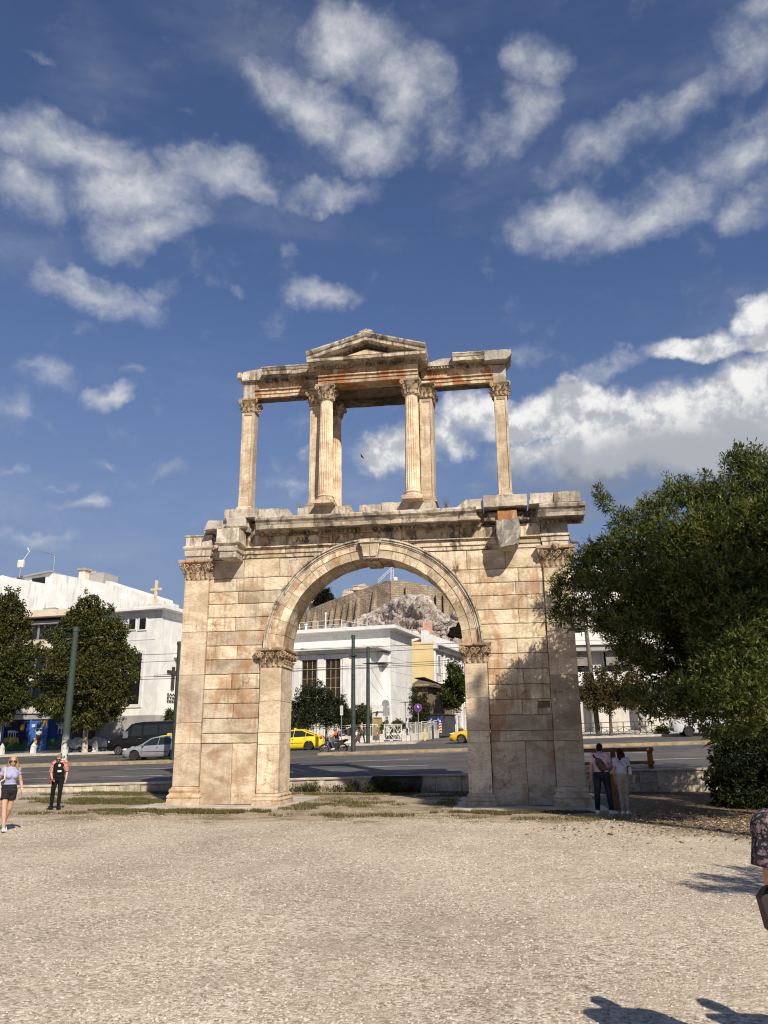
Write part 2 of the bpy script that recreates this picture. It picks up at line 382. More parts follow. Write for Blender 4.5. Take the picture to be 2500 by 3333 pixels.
S_PIER = stone('upper_pillar_marble', lo=(.52, .41, .285), hi=(.70, .59, .44), rust=.25, crust=.05, streak=.45)
S_SOFF = stone('soot_shade_marble', lo=(.040, .034, .028), hi=(.125, .10, .08), rust=.0, crust=.85, streak=.2)  # soot, with the shade of undersides and tympanum painted in as near-black
S_DENT = stone('crust_shade_marble', lo=(.20, .16, .12), hi=(.42, .34, .26), rust=.1, crust=.95, streak=.6)  # black crust, with the shadow band under the cornices painted into the tone
# ------------------------------------------------------------------ the arch
ARCH = thing('triumphal_arch', 'tall weathered marble arch with one round opening and an open upper storey of pillars', 'arch')
ZC, RI, RE = 5.05, 3.07, 3.74
ZS = [0, 1.95, 2.27, 2.76, 3.25, 3.73, 4.23, 4.73, 5.21, 5.71, 6.19, 6.67, 7.11, 7.59, 8.28]
YF, YB = .10, 1.40                       # wall faces; pilasters stand proud of them (0 and 1.5)
ar = random.Random(3)
def ext_x(z): return sqrt(max(0, (RE + .01) ** 2 - (z - ZC) ** 2)) if z > ZC else 3.86
for sgn in (-1, 1):
    w = MB(); dado = MB()
    for i in range(len(ZS) - 1):
        z0, z1 = ZS[i] + .009, ZS[i + 1] - .009
        zz = [z0 + (z1 - z0) * k / 6 for k in range(7)]
        inner = [(ext_x(z) if z > ZC else 3.87, z) for z in zz]
        if z0 < ZC < z1: inner = [(max(ext_x(z), 3.76) if z > ZC else 3.87, z) for z in zz]
        cuts = [5.855]
        if i == 0: cuts = [4.86 + .1 * sgn, 5.855]
        elif i in (3, 5, 7, 9, 11, 12): cuts = [{3: 4.85, 5: 4.95, 7: 4.8, 9: 4.9, 11: 4.85, 12: 4.95}[i] + .06 * sgn, 5.855]
        elif i == 13: cuts = [3.3, 4.62, 5.855]
        L = None
        if sgn == 1 and i == 3:                            # the square beam hole near the right edge of this course
            cuts = [4.91, 5.42]
            for q0, q1, r0, r1 in ((5.42, 5.80, z0, z0 + .20), (5.42, 5.80, z1 - .05, z1), (5.80, 5.855, z0, z1)): w.box(q0 + .003, q1 - .002, YF, YB, r0, r1, bev=.012)
        for k, c in enumerate(cuts):
            dy = ar.uniform(-.008, .008)
            if L is None: poly = inner + [(c - .006, z1), (c - .006, z0)]
            else: poly = [(L + .006, z0), (L + .006, z1), (c - .006, z1), (c - .006, z0)]
            poly = [(sgn * x, z) for x, z in poly]
            # chamfered face: front a little smaller than the body
            cx = sum(p[0] for p in poly) / len(poly); cz = sum(p[1] for p in poly) / len(poly)
            q = [(x - math.copysign(min(.02, abs(x - cx)), x - cx), z - math.copysign(min(.02, abs(z - cz)), z - cz)) for x, z in poly]
            dst = dado if i == 0 else w
            yf = YF + dy + (.03 if i == 0 else 0)
            dst.loft([[(x, yf, z) for x, z in q], [(x, yf + .014, z) for x, z in poly], [(x, YB - .014, z) for x, z in poly], [(x, YB, z) for x, z in q]])
            L = c
    # mortar core just behind the joints
    core = MB(); core.box(sgn * 3.9, sgn * 5.83, YF + .05, YB - .05, .01, 5.0)
    core.xz([(sgn * x, z) for x, z in [(5.83, 5.001), (3.80, 5.001)] + [(RE * cos(a) + .03, ZC + RE * sin(a)) for a in [RAD(3 + 6 * k) for k in range(10)]] + [(5.83, 8.26)]], YF + .05, YB - .05)
    pw = w.build('pier_wall', S_WALL, ARCH, rough=(.17, .017, 3.4))
    dado.build('dado', S_DADO, pw, rough=(.3, .015, 1.8))
    core.build('mortar_core', plain('old_mortar', (.16, .11, .07), .95), pw)
    # hole and broken stone on the right-hand pier
# pilasters: shaft in drums, a moulded base, and a capital of acanthus leaves
def pilaster_base(x0, x1, y0, y1, zt, proj):
    """rings of a square moulded base"""
    prof = [(proj, 0), (proj, zt * .33), (proj - .012, zt * .345), (proj - .03, zt * .36), (proj - .005, zt * .41), (proj - .002, zt * .47), (proj - .02, zt * .54), (proj * .55, zt * .60),
            (proj * .42, zt * .66), (proj * .50, zt * .72), (proj * .58, zt * .76), (proj * .58, zt * .83), (proj * .45, zt * .87), (proj * .25, zt * .90), (proj * .22, zt * .94), (proj * .08, zt * .96), (0, zt)]
    return [[(x0 - p, y0 - p, z), (x1 + p, y0 - p, z), (x1 + p, y1 + p, z), (x0 - p, y1 + p, z)] for p, z in prof]
def spiral(mb, c, r, u, v, nrm_, turns=1.6, th=.03):
    pts = []
    for k in range(22):
        a = -pi / 2 + turns * 2 * pi * k / 21; rr = r * (1 - .82 * k / 21)
        pts.append(Vector(c) + Vector(u) * cos(a) * rr + Vector(v) * sin(a) * rr + Vector(nrm_) * (.03 * k / 21))
    mb.tube(pts, [th * (1 - .5 * k / 21) for k in range(22)], 5)
def leaf(mb, base, u, out, h, w, curl):
    """one acanthus leaf: lobed, rising then curling outwards"""
    b = Vector(base); u = Vector(u); out = Vector(out); rings = []
    for k in range(9):
        t = k / 8; z = h * (t - .30 * max(0, t - .62) ** 1.2 * 2); o = .02 + curl * max(0, t - .3) ** 1.8 * 2.0
        ww = w * (.55 + .62 * sin(pi * min(1, t * .86 + .1))) * (1 + .16 * cos(k * pi)) * (1 if t < .95 else .45)
        c = b + Vector((0, 0, z)) + out * o
        rings.append([c - u * ww / 2 - out * .03, c - u * ww * .22 + out * .012, c + out * .040, c + u * ww * .22 + out * .012, c + u * ww / 2 - out * .03, c - out * .06])
    mb.loft(rings)
def pilaster_capital(x0, x1, y0, y1, z0, z1, flare, right_face=True, mask_head=False):
    m = MB(); h = z1 - z0; w = x1 - x0
    # bell
    rings = []
    for t, f in ((0, .03), (.06, .035), (.09, .0), (.5, .10), (.8, .45), (.84, .75), (.86, .9)):
        p = flare * f; rings.append([(x0 - p, y0 - p, z0 + h * t), (x1 + p, y0 - p, z0 + h * t), (x1 + p, y1 + p, z0 + h * t), (x0 - p, y1 + p, z0 + h * t)])
    m.loft(rings)
    # abacus with hollow sides
    def aba(p, z):
        pts = []
        cs = [(x0 - p, y0 - p), (x1 + p, y0 - p), (x1 + p, y1 + p), (x0 - p, y1 + p)]
        for i in range(4):
            a, b = Vector(cs[i]), Vector(cs[(i + 1) % 4]); nrm2 = Vector((-(b - a).y, (b - a).x)).normalized()
            for k in range(6):
                t = k / 6; q = a.lerp(b, t) + nrm2 * .07 * sin(pi * t); pts.append((q.x, q.y, z))
        return pts
    m.loft([aba(flare * .92, z0 + h * .855), aba(flare * .98, z0 + h * .90), aba(flare * 1.02, z0 + h * .93), aba(flare * 1.06, z0 + h)])
    faces = [((x0, y0), (1, 0, 0), (0, -1, 0), w), ((x1, y0), (0, 1, 0), (1, 0, 0), y1 - y0), ((x0, y0), (0, 1, 0), (-1, 0, 0), y1 - y0), ((x0, y1), (1, 0, 0), (0, 1, 0), w)]
    for (ox, oy), u, out, ln in faces:
        o = Vector((ox, oy, 0)); u = Vector(u); out = Vector(out); n = max(3, int(round(ln / .17)))
        for k in range(n):                                    # low row of leaves, egg-like
            c = o + u * ln * (k + .5) / n; leaf(m, (c.x, c.y, z0 + h * .07), u, out, h * .40, ln / n * 1.05, .10)
        n2 = max(2, n // 2)
        for k in range(n2):                                   # tall reeds and scrolls between
            c = o + u * ln * (k + .5) / n2
            leaf(m, (c.x, c.y, z0 + h * .22), u, out, h * .56, ln / n2 * .42, .16)
            for s in (-1, 1):
                spiral(m, (c + u * s * ln / n2 * .27 + out * (.075 + flare * .28) + Vector((0, 0, z0 + h * .66))), h * .13, u * s, (0, 0, 1), out, 1.4, .022)
        for s, e in ((-1, 0), (1, ln)):                       # corner scrolls
            spiral(m, (o + u * (e + s * flare * .45) + out * (flare * .62) + Vector((0, 0, z0 + h * .70))), h * .17, u * -s, (0, 0, 1), out, 1.7, .032)
    if mask_head:
        c = Vector(((x0 + x1) / 2, y0 - flare * .95, z1 - h * .06)); m.ball(c, (.10, .09, .14)); m.ball(c + Vector((0, -.08, -.01)), (.03, .04, .05)); m.ball(c + Vector((0, .01, .08)), (.14, .09, .08))
    else:
        m.ball(((x0 + x1) / 2, y0 - flare * .85, z1 - h * .08), (.07, .06, .06))
    return m
PIL = [(-6.75, -5.86, .57, .125, 7.55, 8.28, .20, False), (5.86, 6.75, .57, .125, 7.55, 8.28, .20, True)]
for x0, x1, zb, pr, zc0, zc1, fl, head in PIL:
    m = MB(); zs = [zb, 1.95, 2.62 if x0 < 0 else 2.27, 4.22, 5.7, 7.55] if x0 < 0 else [zb, 1.95, 2.27, 4.0, 5.4, 6.6, 7.55]
    for a, b in zip(zs, zs[1:]): m.box(x0, x1, 0, 1.5, a + .003, b - .003, bev=.014)
    p = m.build('pilaster', S_PIL, ARCH, rough=(.3, .012, 1.9))
    bb = MB(); bb.loft(pilaster_base(x0, x1, 0, 1.5, zb, pr)); bb.build('pilaster_base', S_DADO, p, rough=(.16, .012, 5))
    pilaster_capital(x0, x1, 0, 1.5, zc0, zc1, fl, mask_head=head).build('capital', S_CARVE, p, smooth=50)
for sgn in (-1, 1):
    x0, x1 = sorted((sgn * 3.11, sgn * 3.85)); m = MB()
    for a, b in ((.36, 1.9), (1.9, 2.28), (2.28, 3.3), (3.3, 4.42)): m.box(x0, x1, 0, 1.5, a + .003, b - .003, bev=.014)
    p = m.build('passage_pilaster', S_PIL, ARCH, rough=(.3, .012, 1.9))
    bb = MB(); bb.loft(pilaster_base(x0, x1, 0, 1.5, .36, .12)); bb.build('pilaster_base', S_DADO, p, rough=(.16, .012, 5))
    pilaster_capital(x0, x1, 0, 1.5, 4.42, 5.09, .17).build('capital', S_CARVE, p, smooth=50)
# arch ring: wedge stones with three stepped bands and an outer moulding
def ring_piece(m, a0, a1, r0, r1, y0, y1, n=4, bev=.008):
    f = []
    for k in range(n + 1): a = a0 + (a1 - a0) * k / n; f.append((r0 * cos(a), r0 * sin(a)))
    for k in range(n, -1, -1): a = a0 + (a1 - a0) * k / n; f.append((r1 * cos(a), r1 * sin(a)))
    m.loft([[(x, y, ZC + z) for x, z in f] for y in (y0, y1)])
v = MB(); moulds = [MB(), MB()]; N = 21
vr = random.Random(5)
for k in range(N):
    a0, a1 = pi * k / N + .0018, pi * (k + 1) / N - .0018
    if k == N // 2: continue
    dr = vr.uniform(-.006, .006); mould = moulds[0 if k < N // 2 else 1]
    ring_piece(v, a0, a1, RI + dr, RI + .30, .03, 1.47); ring_piece(v, a0, a1, RI + .303, RI + .50, .0, 1.5)
    for r0, r1, y in ((RI + .503, RI + .55, -.025), (RI + .553, RI + .59, -.06), (RI + .593, RI + .63, -.035), (RI + .633, RE + .02, -.085)):
        ring_piece(mould, a0 - .001, a1 + .001, r0, r1, y, .9, 3)
    ring_piece(mould, a0, a1, RI + .50, RE, .9, 1.52, 3)
av = v.build('archivolt', S_WALL, ARCH, rough=(.16, .017, 3.6))
for mould in moulds: mould.build('archivolt_moulding', S_CORN, av, rough=(.25, .012, 3))
k = MB(); a = pi / N / 2
k.xz([(-.26, ZC + RI - .06), (.23, ZC + RI - .06), (.33, 8.62), (-.36, 8.62)], -.20, 1.55); k.xz([(-.40, 8.625), (.37, 8.625), (.37, 8.75), (-.40, 8.75)], -.26, .6)
k.xz([(-.24, ZC + RI + .02), (-.03, ZC + RI + .02), (-.05, 8.56), (-.31, 8.56)], -.25, -.2); k.xz([(.0, ZC + RI + .02), (.21, ZC + RI + .02), (.28, 8.56), (.0, 8.56)], -.25, -.2)
k.build('keystone', S_FRIEZE, ARCH, rough=(.14, .022, 5))
# architrave, frieze
def crown_cut(z): return sqrt(max(0, (RE + .03) ** 2 - (z - ZC) ** 2)) if z - ZC < RE + .03 else 0.0
arcs = [MB(), MB()]; frz = MB()
xs = [-5.855, -4.38, -3.08, -1.4, 1.55, 3.1, 4.35, 5.855]
for x0, x1 in zip(xs, xs[1:]):
    for z0, z1, y in ((8.285, 8.43, .06), (8.433, 8.59, .015), (8.593, 8.63, -.02), (8.633, 8.68, -.08)):
        cut = crown_cut((z0 + z1) / 2)
        for a, b in (((x0, min(x1, -cut)), (max(x0, cut), x1)) if cut > 0 else ((x0, x1),)):
            if b - a > .03: arcs[0 if b <= .5 else 1].box(a + .004, b - .004, y, 1.45 - y, z0, z1, bev=.006)
for x0, x1 in zip(xs, xs[1:]):
    frz.box(x0 + .006, x1 - .006, .08, 1.42, 8.685, 9.14, bev=.012)
for arc in arcs: arc.build('architrave', S_FRIEZE, ARCH, rough=(.3, .012, 2.5))
fo = frz.build('frieze', S_FRIEZE, ARCH, rough=(.22, .016, 2.5))
INS_PARENT = fo
# lower cornice in its surviving lengths, with dentils under it
CP = [(.30, 9.15), (-.02, 9.15), (-.05, 9.20), (-.10, 9.22), (-.50, 9.22), (-.50, 9.185), (-.56, 9.185), (-.58, 9.31), (-.60, 9.335), (-.64, 9.40), (-.71, 9.46), (-.73, 9.55), (-.70, 9.60), (.30, 9.62)]
def cornice(x0, x1, name, m_, prof=CP, dz=0, parent=ARCH, dent=True, amp=.03, skewl=0, skewr=0):
    m = MB(); n = max(2, int((x1 - x0) / .18)); rings = []
    for i in range(n + 1):
        t = i / n; x = x0 + (x1 - x0) * t; ring = []
        for y, z in prof:
            e = 0
            if y < -.45:
                e = max(0, noise.noise(Vector((x * 2.1, z * 3, 4.2)))) * .10
            xx = x
            if i == 0: xx = x + skewl * max(0, -y) * (z - 9.1)
            if i == n: xx = x - skewr * max(0, z - 9.15)
            ring.append((xx, y + e, z + dz))
        rings.append(ring)
    m.loft(rings); o = m.build(name, m_, parent, rough=(.2, amp * .5, 3.2))
    if dent:
        d = MB(); x = x0 + .06
        while x < x1 - .12:
            if vr.random() > .18: d.box(x, x + .085, -.14, .1, 9.06 + dz, 9.155 + dz, bev=.008)
            x += .15
        d.box(x0 + .05, x1 - .05, -.03, .1, 9.05 + dz, 9.154 + dz); d.build('dentil_row', S_DENT, o, rough=(.2, .01, 6))
    return o
cornice(-4.02, -1.9, 'cornice', S_CORN); cornice(-1.89, .75, 'cornice', S_CORN); cornice(.76, 3.90, 'cornice', S_CORN, skewr=1.0)
cornice(5.72, 7.32, 'cornice', S_CORN, skewl=.3)
# bed of the cornice where it has broken away, and the wall head behind
bed = MB(); bed.box(-5.85, 5.85, .12, 1.38, 9.145, 9.60, bev=.01); bed.box(3.95, 5.5, -.12, .12, 9.2, 9.52, bev=.03); bed.build('wall_head', S_DENT, ARCH, rough=(.3, .03, 2))
# blocks along the top
BL = [(-5.28, -4.06, 9.70, 10.03, -.35, .0, .0), (-4.03, -3.27, 9.62, 10.0, -.30, 0, 0), (-3.26, -2.72, 9.62, 9.97, -.28, 0, .22), (-2.60, -.55, 9.62, 9.97, -.34, .03, .12), (-.35, .42, 9.62, 9.97, -.30, 0, 0), (.43, 2.40, 9.62, 10.0, -.34, 0, .1),
      (2.90, 3.93, 9.62, 9.99, -.30, .45, 0), (3.97, 5.44, 9.64, 10.04, -.45, 0, 0), (5.50, 6.32, 9.66, 10.03, -.50, .05, 0), (6.33, 7.20, 9.66, 10.02, -.55, 0, .0)]
for x0, x1, z0, z1, y0, sl, sr in BL:
    m = MB(); m.xz([(x0, z0 + .02), (x0 + .02, z0), (x1 - .02, z0), (x1, z0 + .02), (x1 - sr, z1 - .02), (x1 - sr - .02, z1), (x0 + sl + .02, z1), (x0 + sl, z1 - .02)], y0, 1.35)
    m.build('parapet_block', S_GREY, ARCH, rough=(.16, .035, 2.6))
# broken masonry at the left end
rb = MB(); rb.xz([(-6.05, 9.22), (-4.42, 9.22), (-4.40, 9.69), (-5.30, 9.70), (-5.75, 9.66), (-6.0, 9.45)], -.15, 1.3); rb.box(-5.2, -4.45, -.45, .3, 9.30, 9.69, bev=.06)
rb.xz([(-5.95, 9.3), (-5.35, 9.3), (-5.40, 9.60), (-5.80, 9.66)], -.45, -.1)
rb.build('broken_masonry', S_ROUGH, ARCH, rough=(.14, .09, 2.2))
# entablature blocks above the outer capitals
lp = MB(); lp.loft([[(-6.72 - p, -.05 - p, z), (-5.84 + p, -.05 - p, z), (-5.84 + p, 1.45, z), (-6.72 - p, 1.45, z)] for p, z in ((0, 8.29), (.0, 8.42), (.04, 8.42), (.06, 8.62), (.12, 8.70), (.13, 8.76), (.04, 8.80), (.03, 9.10), (.07, 9.14), (.07, 9.18))])
lp.build('entablature_block', S_GREY, ARCH, rough=(.2, .025, 2.4))
rp = MB()
for z0, z1, y, e in ((8.29, 8.45, -.02, 0), (8.453, 8.62, -.05, .03), (8.623, 8.70, -.10, .07), (8.703, 9.14, -.04, .02)): rp.box(5.88 - e, 6.74 + e, y, 1.45, z0, z1, bev=.012)
rp.build('entablature_block', S_CORN, ARCH, rough=(.2, .014, 2.6))
# the two stubs of broken-out entablature that once sat on free columns
c = MB()
for (x0, x1, z0, z1, y0) in ((-5.36, -4.56, 8.66, 9.20, -.80), (-5.30, -4.60, 8.40, 8.60, -.74), (-5.26, -4.64, 8.17, 8.40, -.70)): c.box(x0, x1, y0, .1, z0, z1, bev=.012)
c.loft([[(-5.30 - p, -.74 - p, z), (-4.60 + p, -.74 - p, z), (-4.60 + p, .1, z), (-5.30 - p, .1, z)] for p, z in ((0, 8.60), (.03, 8.61), (.09, 8.67), (.09, 8.71), (.05, 8.72))])
c.build('bracket_block', S_GREY, ARCH, rough=(.16, .022, 2.6))
c = MB(); c.xz([(4.36, 9.06), (4.40, 8.30), (4.48, 8.17), (4.95, 8.15), (5.06, 8.24), (5.12, 8.55), (5.13, 9.07)], -.82, .1); c.build('bracket_block', S_ROUGH, ARCH, rough=(.12, .085, 2.4))
c = MB(); c.box(4.42, 5.08, -.30, .1, 9.075, 9.55, bev=.02); c.build('bracket_bed', S_ORANGE, ARCH, rough=(.2, .02, 3))
# ---- upper storey
def panel_pillar(x, w, y0, y1, z0, z1, name='upper_pillar'):
    m = MB(); x0, x1 = x - w / 2, x + w / 2
    m.box(x0, x1, y0, y1, z0 + .18, z1, bev=.01)
    t = w * .17                                             # raised frame round a sunk panel
    for a, b, c_, d in ((x0 + .004, x0 + t, z0 + .22, z1 - .03), (x1 - t, x1 - .004, z0 + .22, z1 - .03), (x0 + t, x1 - t, z1 - .14, z1 - .03), (x0 + t, x1 - t, z0 + .22, z0 + .40)): m.box(a, b, y0 - .03, y0, c_, d, bev=.006)
    p = m.build(name, S_PIER, ARCH, rough=(.3, .012, 2.2))
    b = MB(); b.loft([[(x0 - q, y0 - .03 - q, z), (x1 + q, y0 - .03 - q, z), (x1 + q, y1 + q, z), (x0 - q, y1 + q, z)] for q, z in ((.10, z0), (.10, z0 + .04), (.07, z0 + .06), (.09, z0 + .10), (.04, z0 + .13), (.05, z0 + .16), (.01, z0 + .19), (.0, z0 + .22))])
    b.build('pillar_base', S_PIER, p, rough=(.2, .01, 4)); return p
def corinthian(x, y, w, d, z0, z1, round_=False, parent=None):
    """leafy capital: bell, two rows of leaves, corner scrolls, hollow-sided abacus"""
    m = MB(); h = z1 - z0
    n = 20 if round_ else 4
    def ring(k, z):
        if round_: return [(x + w / 2 * k * cos(2 * pi * i / n), y + d / 2 * k * sin(2 * pi * i / n), z) for i in range(n)]
        return [(x + sx * w / 2 * k, y + sy * d / 2 * k, z) for sx, sy in ((-1, -1), (1, -1), (1, 1), (-1, 1))]
    m.loft([ring(k, z0 + h * t) for k, t in ((1.04, 0), (1.08, .04), (.98, .08), (.98, .5), (1.10, .8), (1.25, .88))])
    for row, (zb, lh, cu, ph) in enumerate(((.05, .40, .10, 0), (.10, .66, .14, .5))):
        if round_:
            for i in range(8):
                a = 2 * pi * (i + ph) / 8; o = Vector((cos(a), sin(a), 0)); u = Vector((-sin(a), cos(a), 0))
                leaf(m, (x + o.x * w * .50, y + o.y * d * .50, z0 + h * zb), u, o, h * lh, w * .38, cu)
        else:
            for u, o, ln, dp in (((1, 0, 0), (0, -1, 0), w, d), ((0, 1, 0), (1, 0, 0), d, w), ((0, 1, 0), (-1, 0, 0), d, w), ((1, 0, 0), (0, 1, 0), w, d)):
                u, o = Vector(u), Vector(o); cnt = 3 if row == 0 else 2
                for i in range(cnt):
                    c = Vector((x, y, 0)) + o * dp * .5 + u * ln * ((i + .5) / cnt - .5); leaf(m, (c.x, c.y, z0 + h * zb), u, o, h * lh, ln / 3 * 1.0, cu)
    for sx in (-1, 1):
        for sy in (-1, 1):
            dg = Vector((sx, sy, 0)).normalized(); c = Vector((x + sx * w * .62, y + sy * d * .62, z0 + h * .76))
            spiral(m, c, h * .15, dg, (0, 0, 1), Vector((-dg.y, dg.x, 0)), 1.6, .03); leaf(m, (x + sx * w * .45, y + sy * d * .45, z0 + h * .35), Vector((-dg.y, dg.x, 0)), dg, h * .45, .14, .15)
    def aba(k, z):
        pts = []; cs = [(x + sx * w / 2 * k, y + sy * d / 2 * k) for sx, sy in ((-1, -1), (1, -1), (1, 1), (-1, 1))]
        for i in range(4):
            a, b = Vector(cs[i]), Vector(cs[(i + 1) % 4]); nn = Vector((-(b - a).y, (b - a).x)).normalized()
            for j in range(6): q = a.lerp(b, j / 6) + nn * .09 * sin(pi * j / 6); pts.append((q.x, q.y, z))
        return pts
    m.loft([aba(1.34, z0 + h * .87), aba(1.42, z0 + h * .93), aba(1.40, z1)])
    return m.build('capital', S_CARVE, parent, smooth=50)
UY0, UY1 = .10, .62
for x in (-4.70, 4.74):
    p = panel_pillar(x, .47, UY0 + .03, UY1, 10.04, 13.98); corinthian(x, (UY0 + UY1) / 2, .50, .52, 13.98, 14.52, parent=p)
    m = MB(); m.box(x - .235, x + .235, UY0, UY1, 14.53, 15.20, bev=.01); m.build('corner_post', S_GREY, ARCH, rough=(.25, .012, 3))
for x in (-2.02, 2.04):
    p = panel_pillar(x, .46, UY0 - .2, UY1 + .3, 10.0, 13.96); corinthian(x, .36, .50, 1.0, 13.96, 14.52, parent=p)
def fluted(x, y, r, z0, z1):
    m = MB(); n = 20; per = 6; rings = []
    for k in range(15):
        t = k / 14; rr = r * (1 - .16 * t ** 1.6); ring = []
        for i in range(n * per):
            a = 2 * pi * i / (n * per); f = (i % per) / per; ring.append((x + (rr - .030 * max(0, sin(pi * f)) ** .8 * (1 if .015 < t < .985 else 0)) * cos(a), y + (rr - .030 * max(0, sin(pi * f)) ** .8 * (1 if .015 < t < .985 else 0)) * sin(a), z0 + (z1 - z0) * t))
        rings.append(ring)
    m.loft(rings)
    for (zz, ang, s) in ((z1 - .35, -1.75, .05), (z1 - .75, -1.2, .07), (z0 + 2.0, -1.25, .05)): pass
    bm_ = m.build('fluted_column', S_PIER, ARCH, rough=(9, .012, 3))
    b = MB(); b.lathe([(r * 1.30, 0), (r * 1.34, .03), (r * 1.30, .07), (r * 1.14, .09), (r * 1.10, .12), (r * 1.16, .14), (r * 1.18, .17), (r * 1.10, .20), (r * 1.0, .23)], 28, (x, y, z0 - .23)); b.box(x - r * 1.38, x + r * 1.38, y - r * 1.38, y + r * 1.38, z0 - .37, z0 - .235, bev=.012)
    b.build('column_base', S_PIER, bm_, smooth=40); return bm_
for x in (-1.57, 1.55):
    for y in (-.40, 1.20):
        p = fluted(x, y, .265, 10.34, 13.94); corinthian(x, y, .50, .50, 13.94, 14.53, True, p)
# inner faces of the aedicule are built of tall slabs behind the columns
for x in (-1.72, 1.74):
    m = MB(); m.box(x - .06, x + .06, -.05, .95, 10.0, 14.5, bev=.01); m.build('jamb_slab', S_PIER, ARCH, rough=(.3, .012, 2))
# side architraves
for s, x0, x1 in ((-1, -4.46, -1.84), (1, 1.86, 4.50)):
    m = MB()
    for z0, z1, y in ((14.53, 14.66, UY0 + .03), (14.663, 14.80, UY0 - .005), (14.803, 14.86, UY0 - .07), (14.863, 15.22, UY0 + .01)): m.box(x0, x1, y, UY1 + (UY0 - y), z0, z1, bev=.008)
    m.build('upper_architrave', S_ORANGE, ARCH, rough=(.25, .016, 2.5))
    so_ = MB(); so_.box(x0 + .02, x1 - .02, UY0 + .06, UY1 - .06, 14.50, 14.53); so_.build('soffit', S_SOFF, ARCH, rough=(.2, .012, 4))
UP = [(.62, 15.215), (.05, 15.215), (.03, 15.27), (-.27, 15.28), (-.27, 15.25), (-.33, 15.25), (-.34, 15.38), (-.37, 15.41), (-.40, 15.47), (-.43, 15.50), (-.43, 15.54), (.62, 15.56)]
def ucorn(x0, x1, m_, dz=0, amp=.02):
    m = MB(); n = max(2, int((x1 - x0) / .16)); rings = []
    for i in range(n + 1):
        x = x0 + (x1 - x0) * i / n; rings.append([(x, y + (max(0, noise.noise(Vector((x * 2.3, z * 3, 7)))) * .07 if y < -.2 else 0), z + dz) for y, z in UP])
    m.loft(rings); o = m.build('upper_cornice', m_, ARCH, rough=(.2, amp, 3.2))
    d = MB(); x = x0 + .05
    while x < x1 - .09: d.box(x, x + .06, -.03, .12, 15.13 + dz, 15.212 + dz, bev=.006); x += .105
    d.box(x0 + .04, x1 - .04, .0, .12, 15.125 + dz, 15.21 + dz); d.build('dentil_row', S_DENT, o); return o
ucorn(-4.08, -3.15, S_CORN); ucorn(-3.145, -2.0, S_CORN); ucorn(3.08, 4.22, S_CORN, .02)
m = MB(); m.xz([(2.05, 15.22), (3.06, 15.22), (3.06, 15.50), (2.62, 15.49), (2.3, 15.40), (2.05, 15.36)], -.12, .62); m.build('worn_cornice', S_GREY, ARCH, rough=(.15, .03, 3))
d = MB(); x = 2.1
while x < 3.0: d.box(x, x + .06, -.10, .12, 15.13, 15.212, bev=.006); x += .105
d.box(2.08, 3.04, -.06, .12, 15.125, 15.21); d.build('dentil_row', S_DENT, ARCH)
m = MB(); m.xz([(-4.95, 15.21), (-4.09, 15.21), (-4.09, 15.60), (-4.16, 15.66), (-4.92, 15.58), (-5.0, 15.4)], -.05, .65); m.box(-5.14, -4.96, -.1, .5, 15.30, 15.56, bev=.03); m.build('corner_block', S_GREY, ARCH, rough=(.13, .03, 3))
m = MB(); m.xz([(4.23, 15.23), (5.02, 15.23), (5.14, 15.34), (5.20, 15.46), (5.20, 15.60), (4.23, 15.62)], -.30, .7); m.build('corner_block', S_ROUGH, ARCH, rough=(.13, .05, 2.6))
# central projecting bay: beam, gable
CY0, CY1 = -.70, 1.55
m = MB()
for z0, z1, y in ((14.53, 14.66, CY0 + .03), (14.663, 14.79, CY0 - .005), (14.793, 14.85, CY0 - .07), (14.853, 15.17, CY0 + .01)): m.box(-1.84, 1.83, y, CY0 + .62, z0, z1, bev=.008)
m.build('upper_architrave', S_ORANGE, ARCH, rough=(.25, .018, 2.5))
m = MB(); m.box(-1.83, -1.35, CY0 + .625, CY1, 14.53, 15.17, bev=.01); m.box(1.35, 1.82, CY0 + .625, CY1, 14.53, 15.17, bev=.01); m.box(-1.34, 1.34, .95, CY1, 14.5, 15.17, bev=.01); m.box(-1.34, 1.34, CY0 + .63, .94, 14.62, 15.17); m.build('ceiling_slab', S_SOFF, ARCH, rough=(.25, .025, 3))
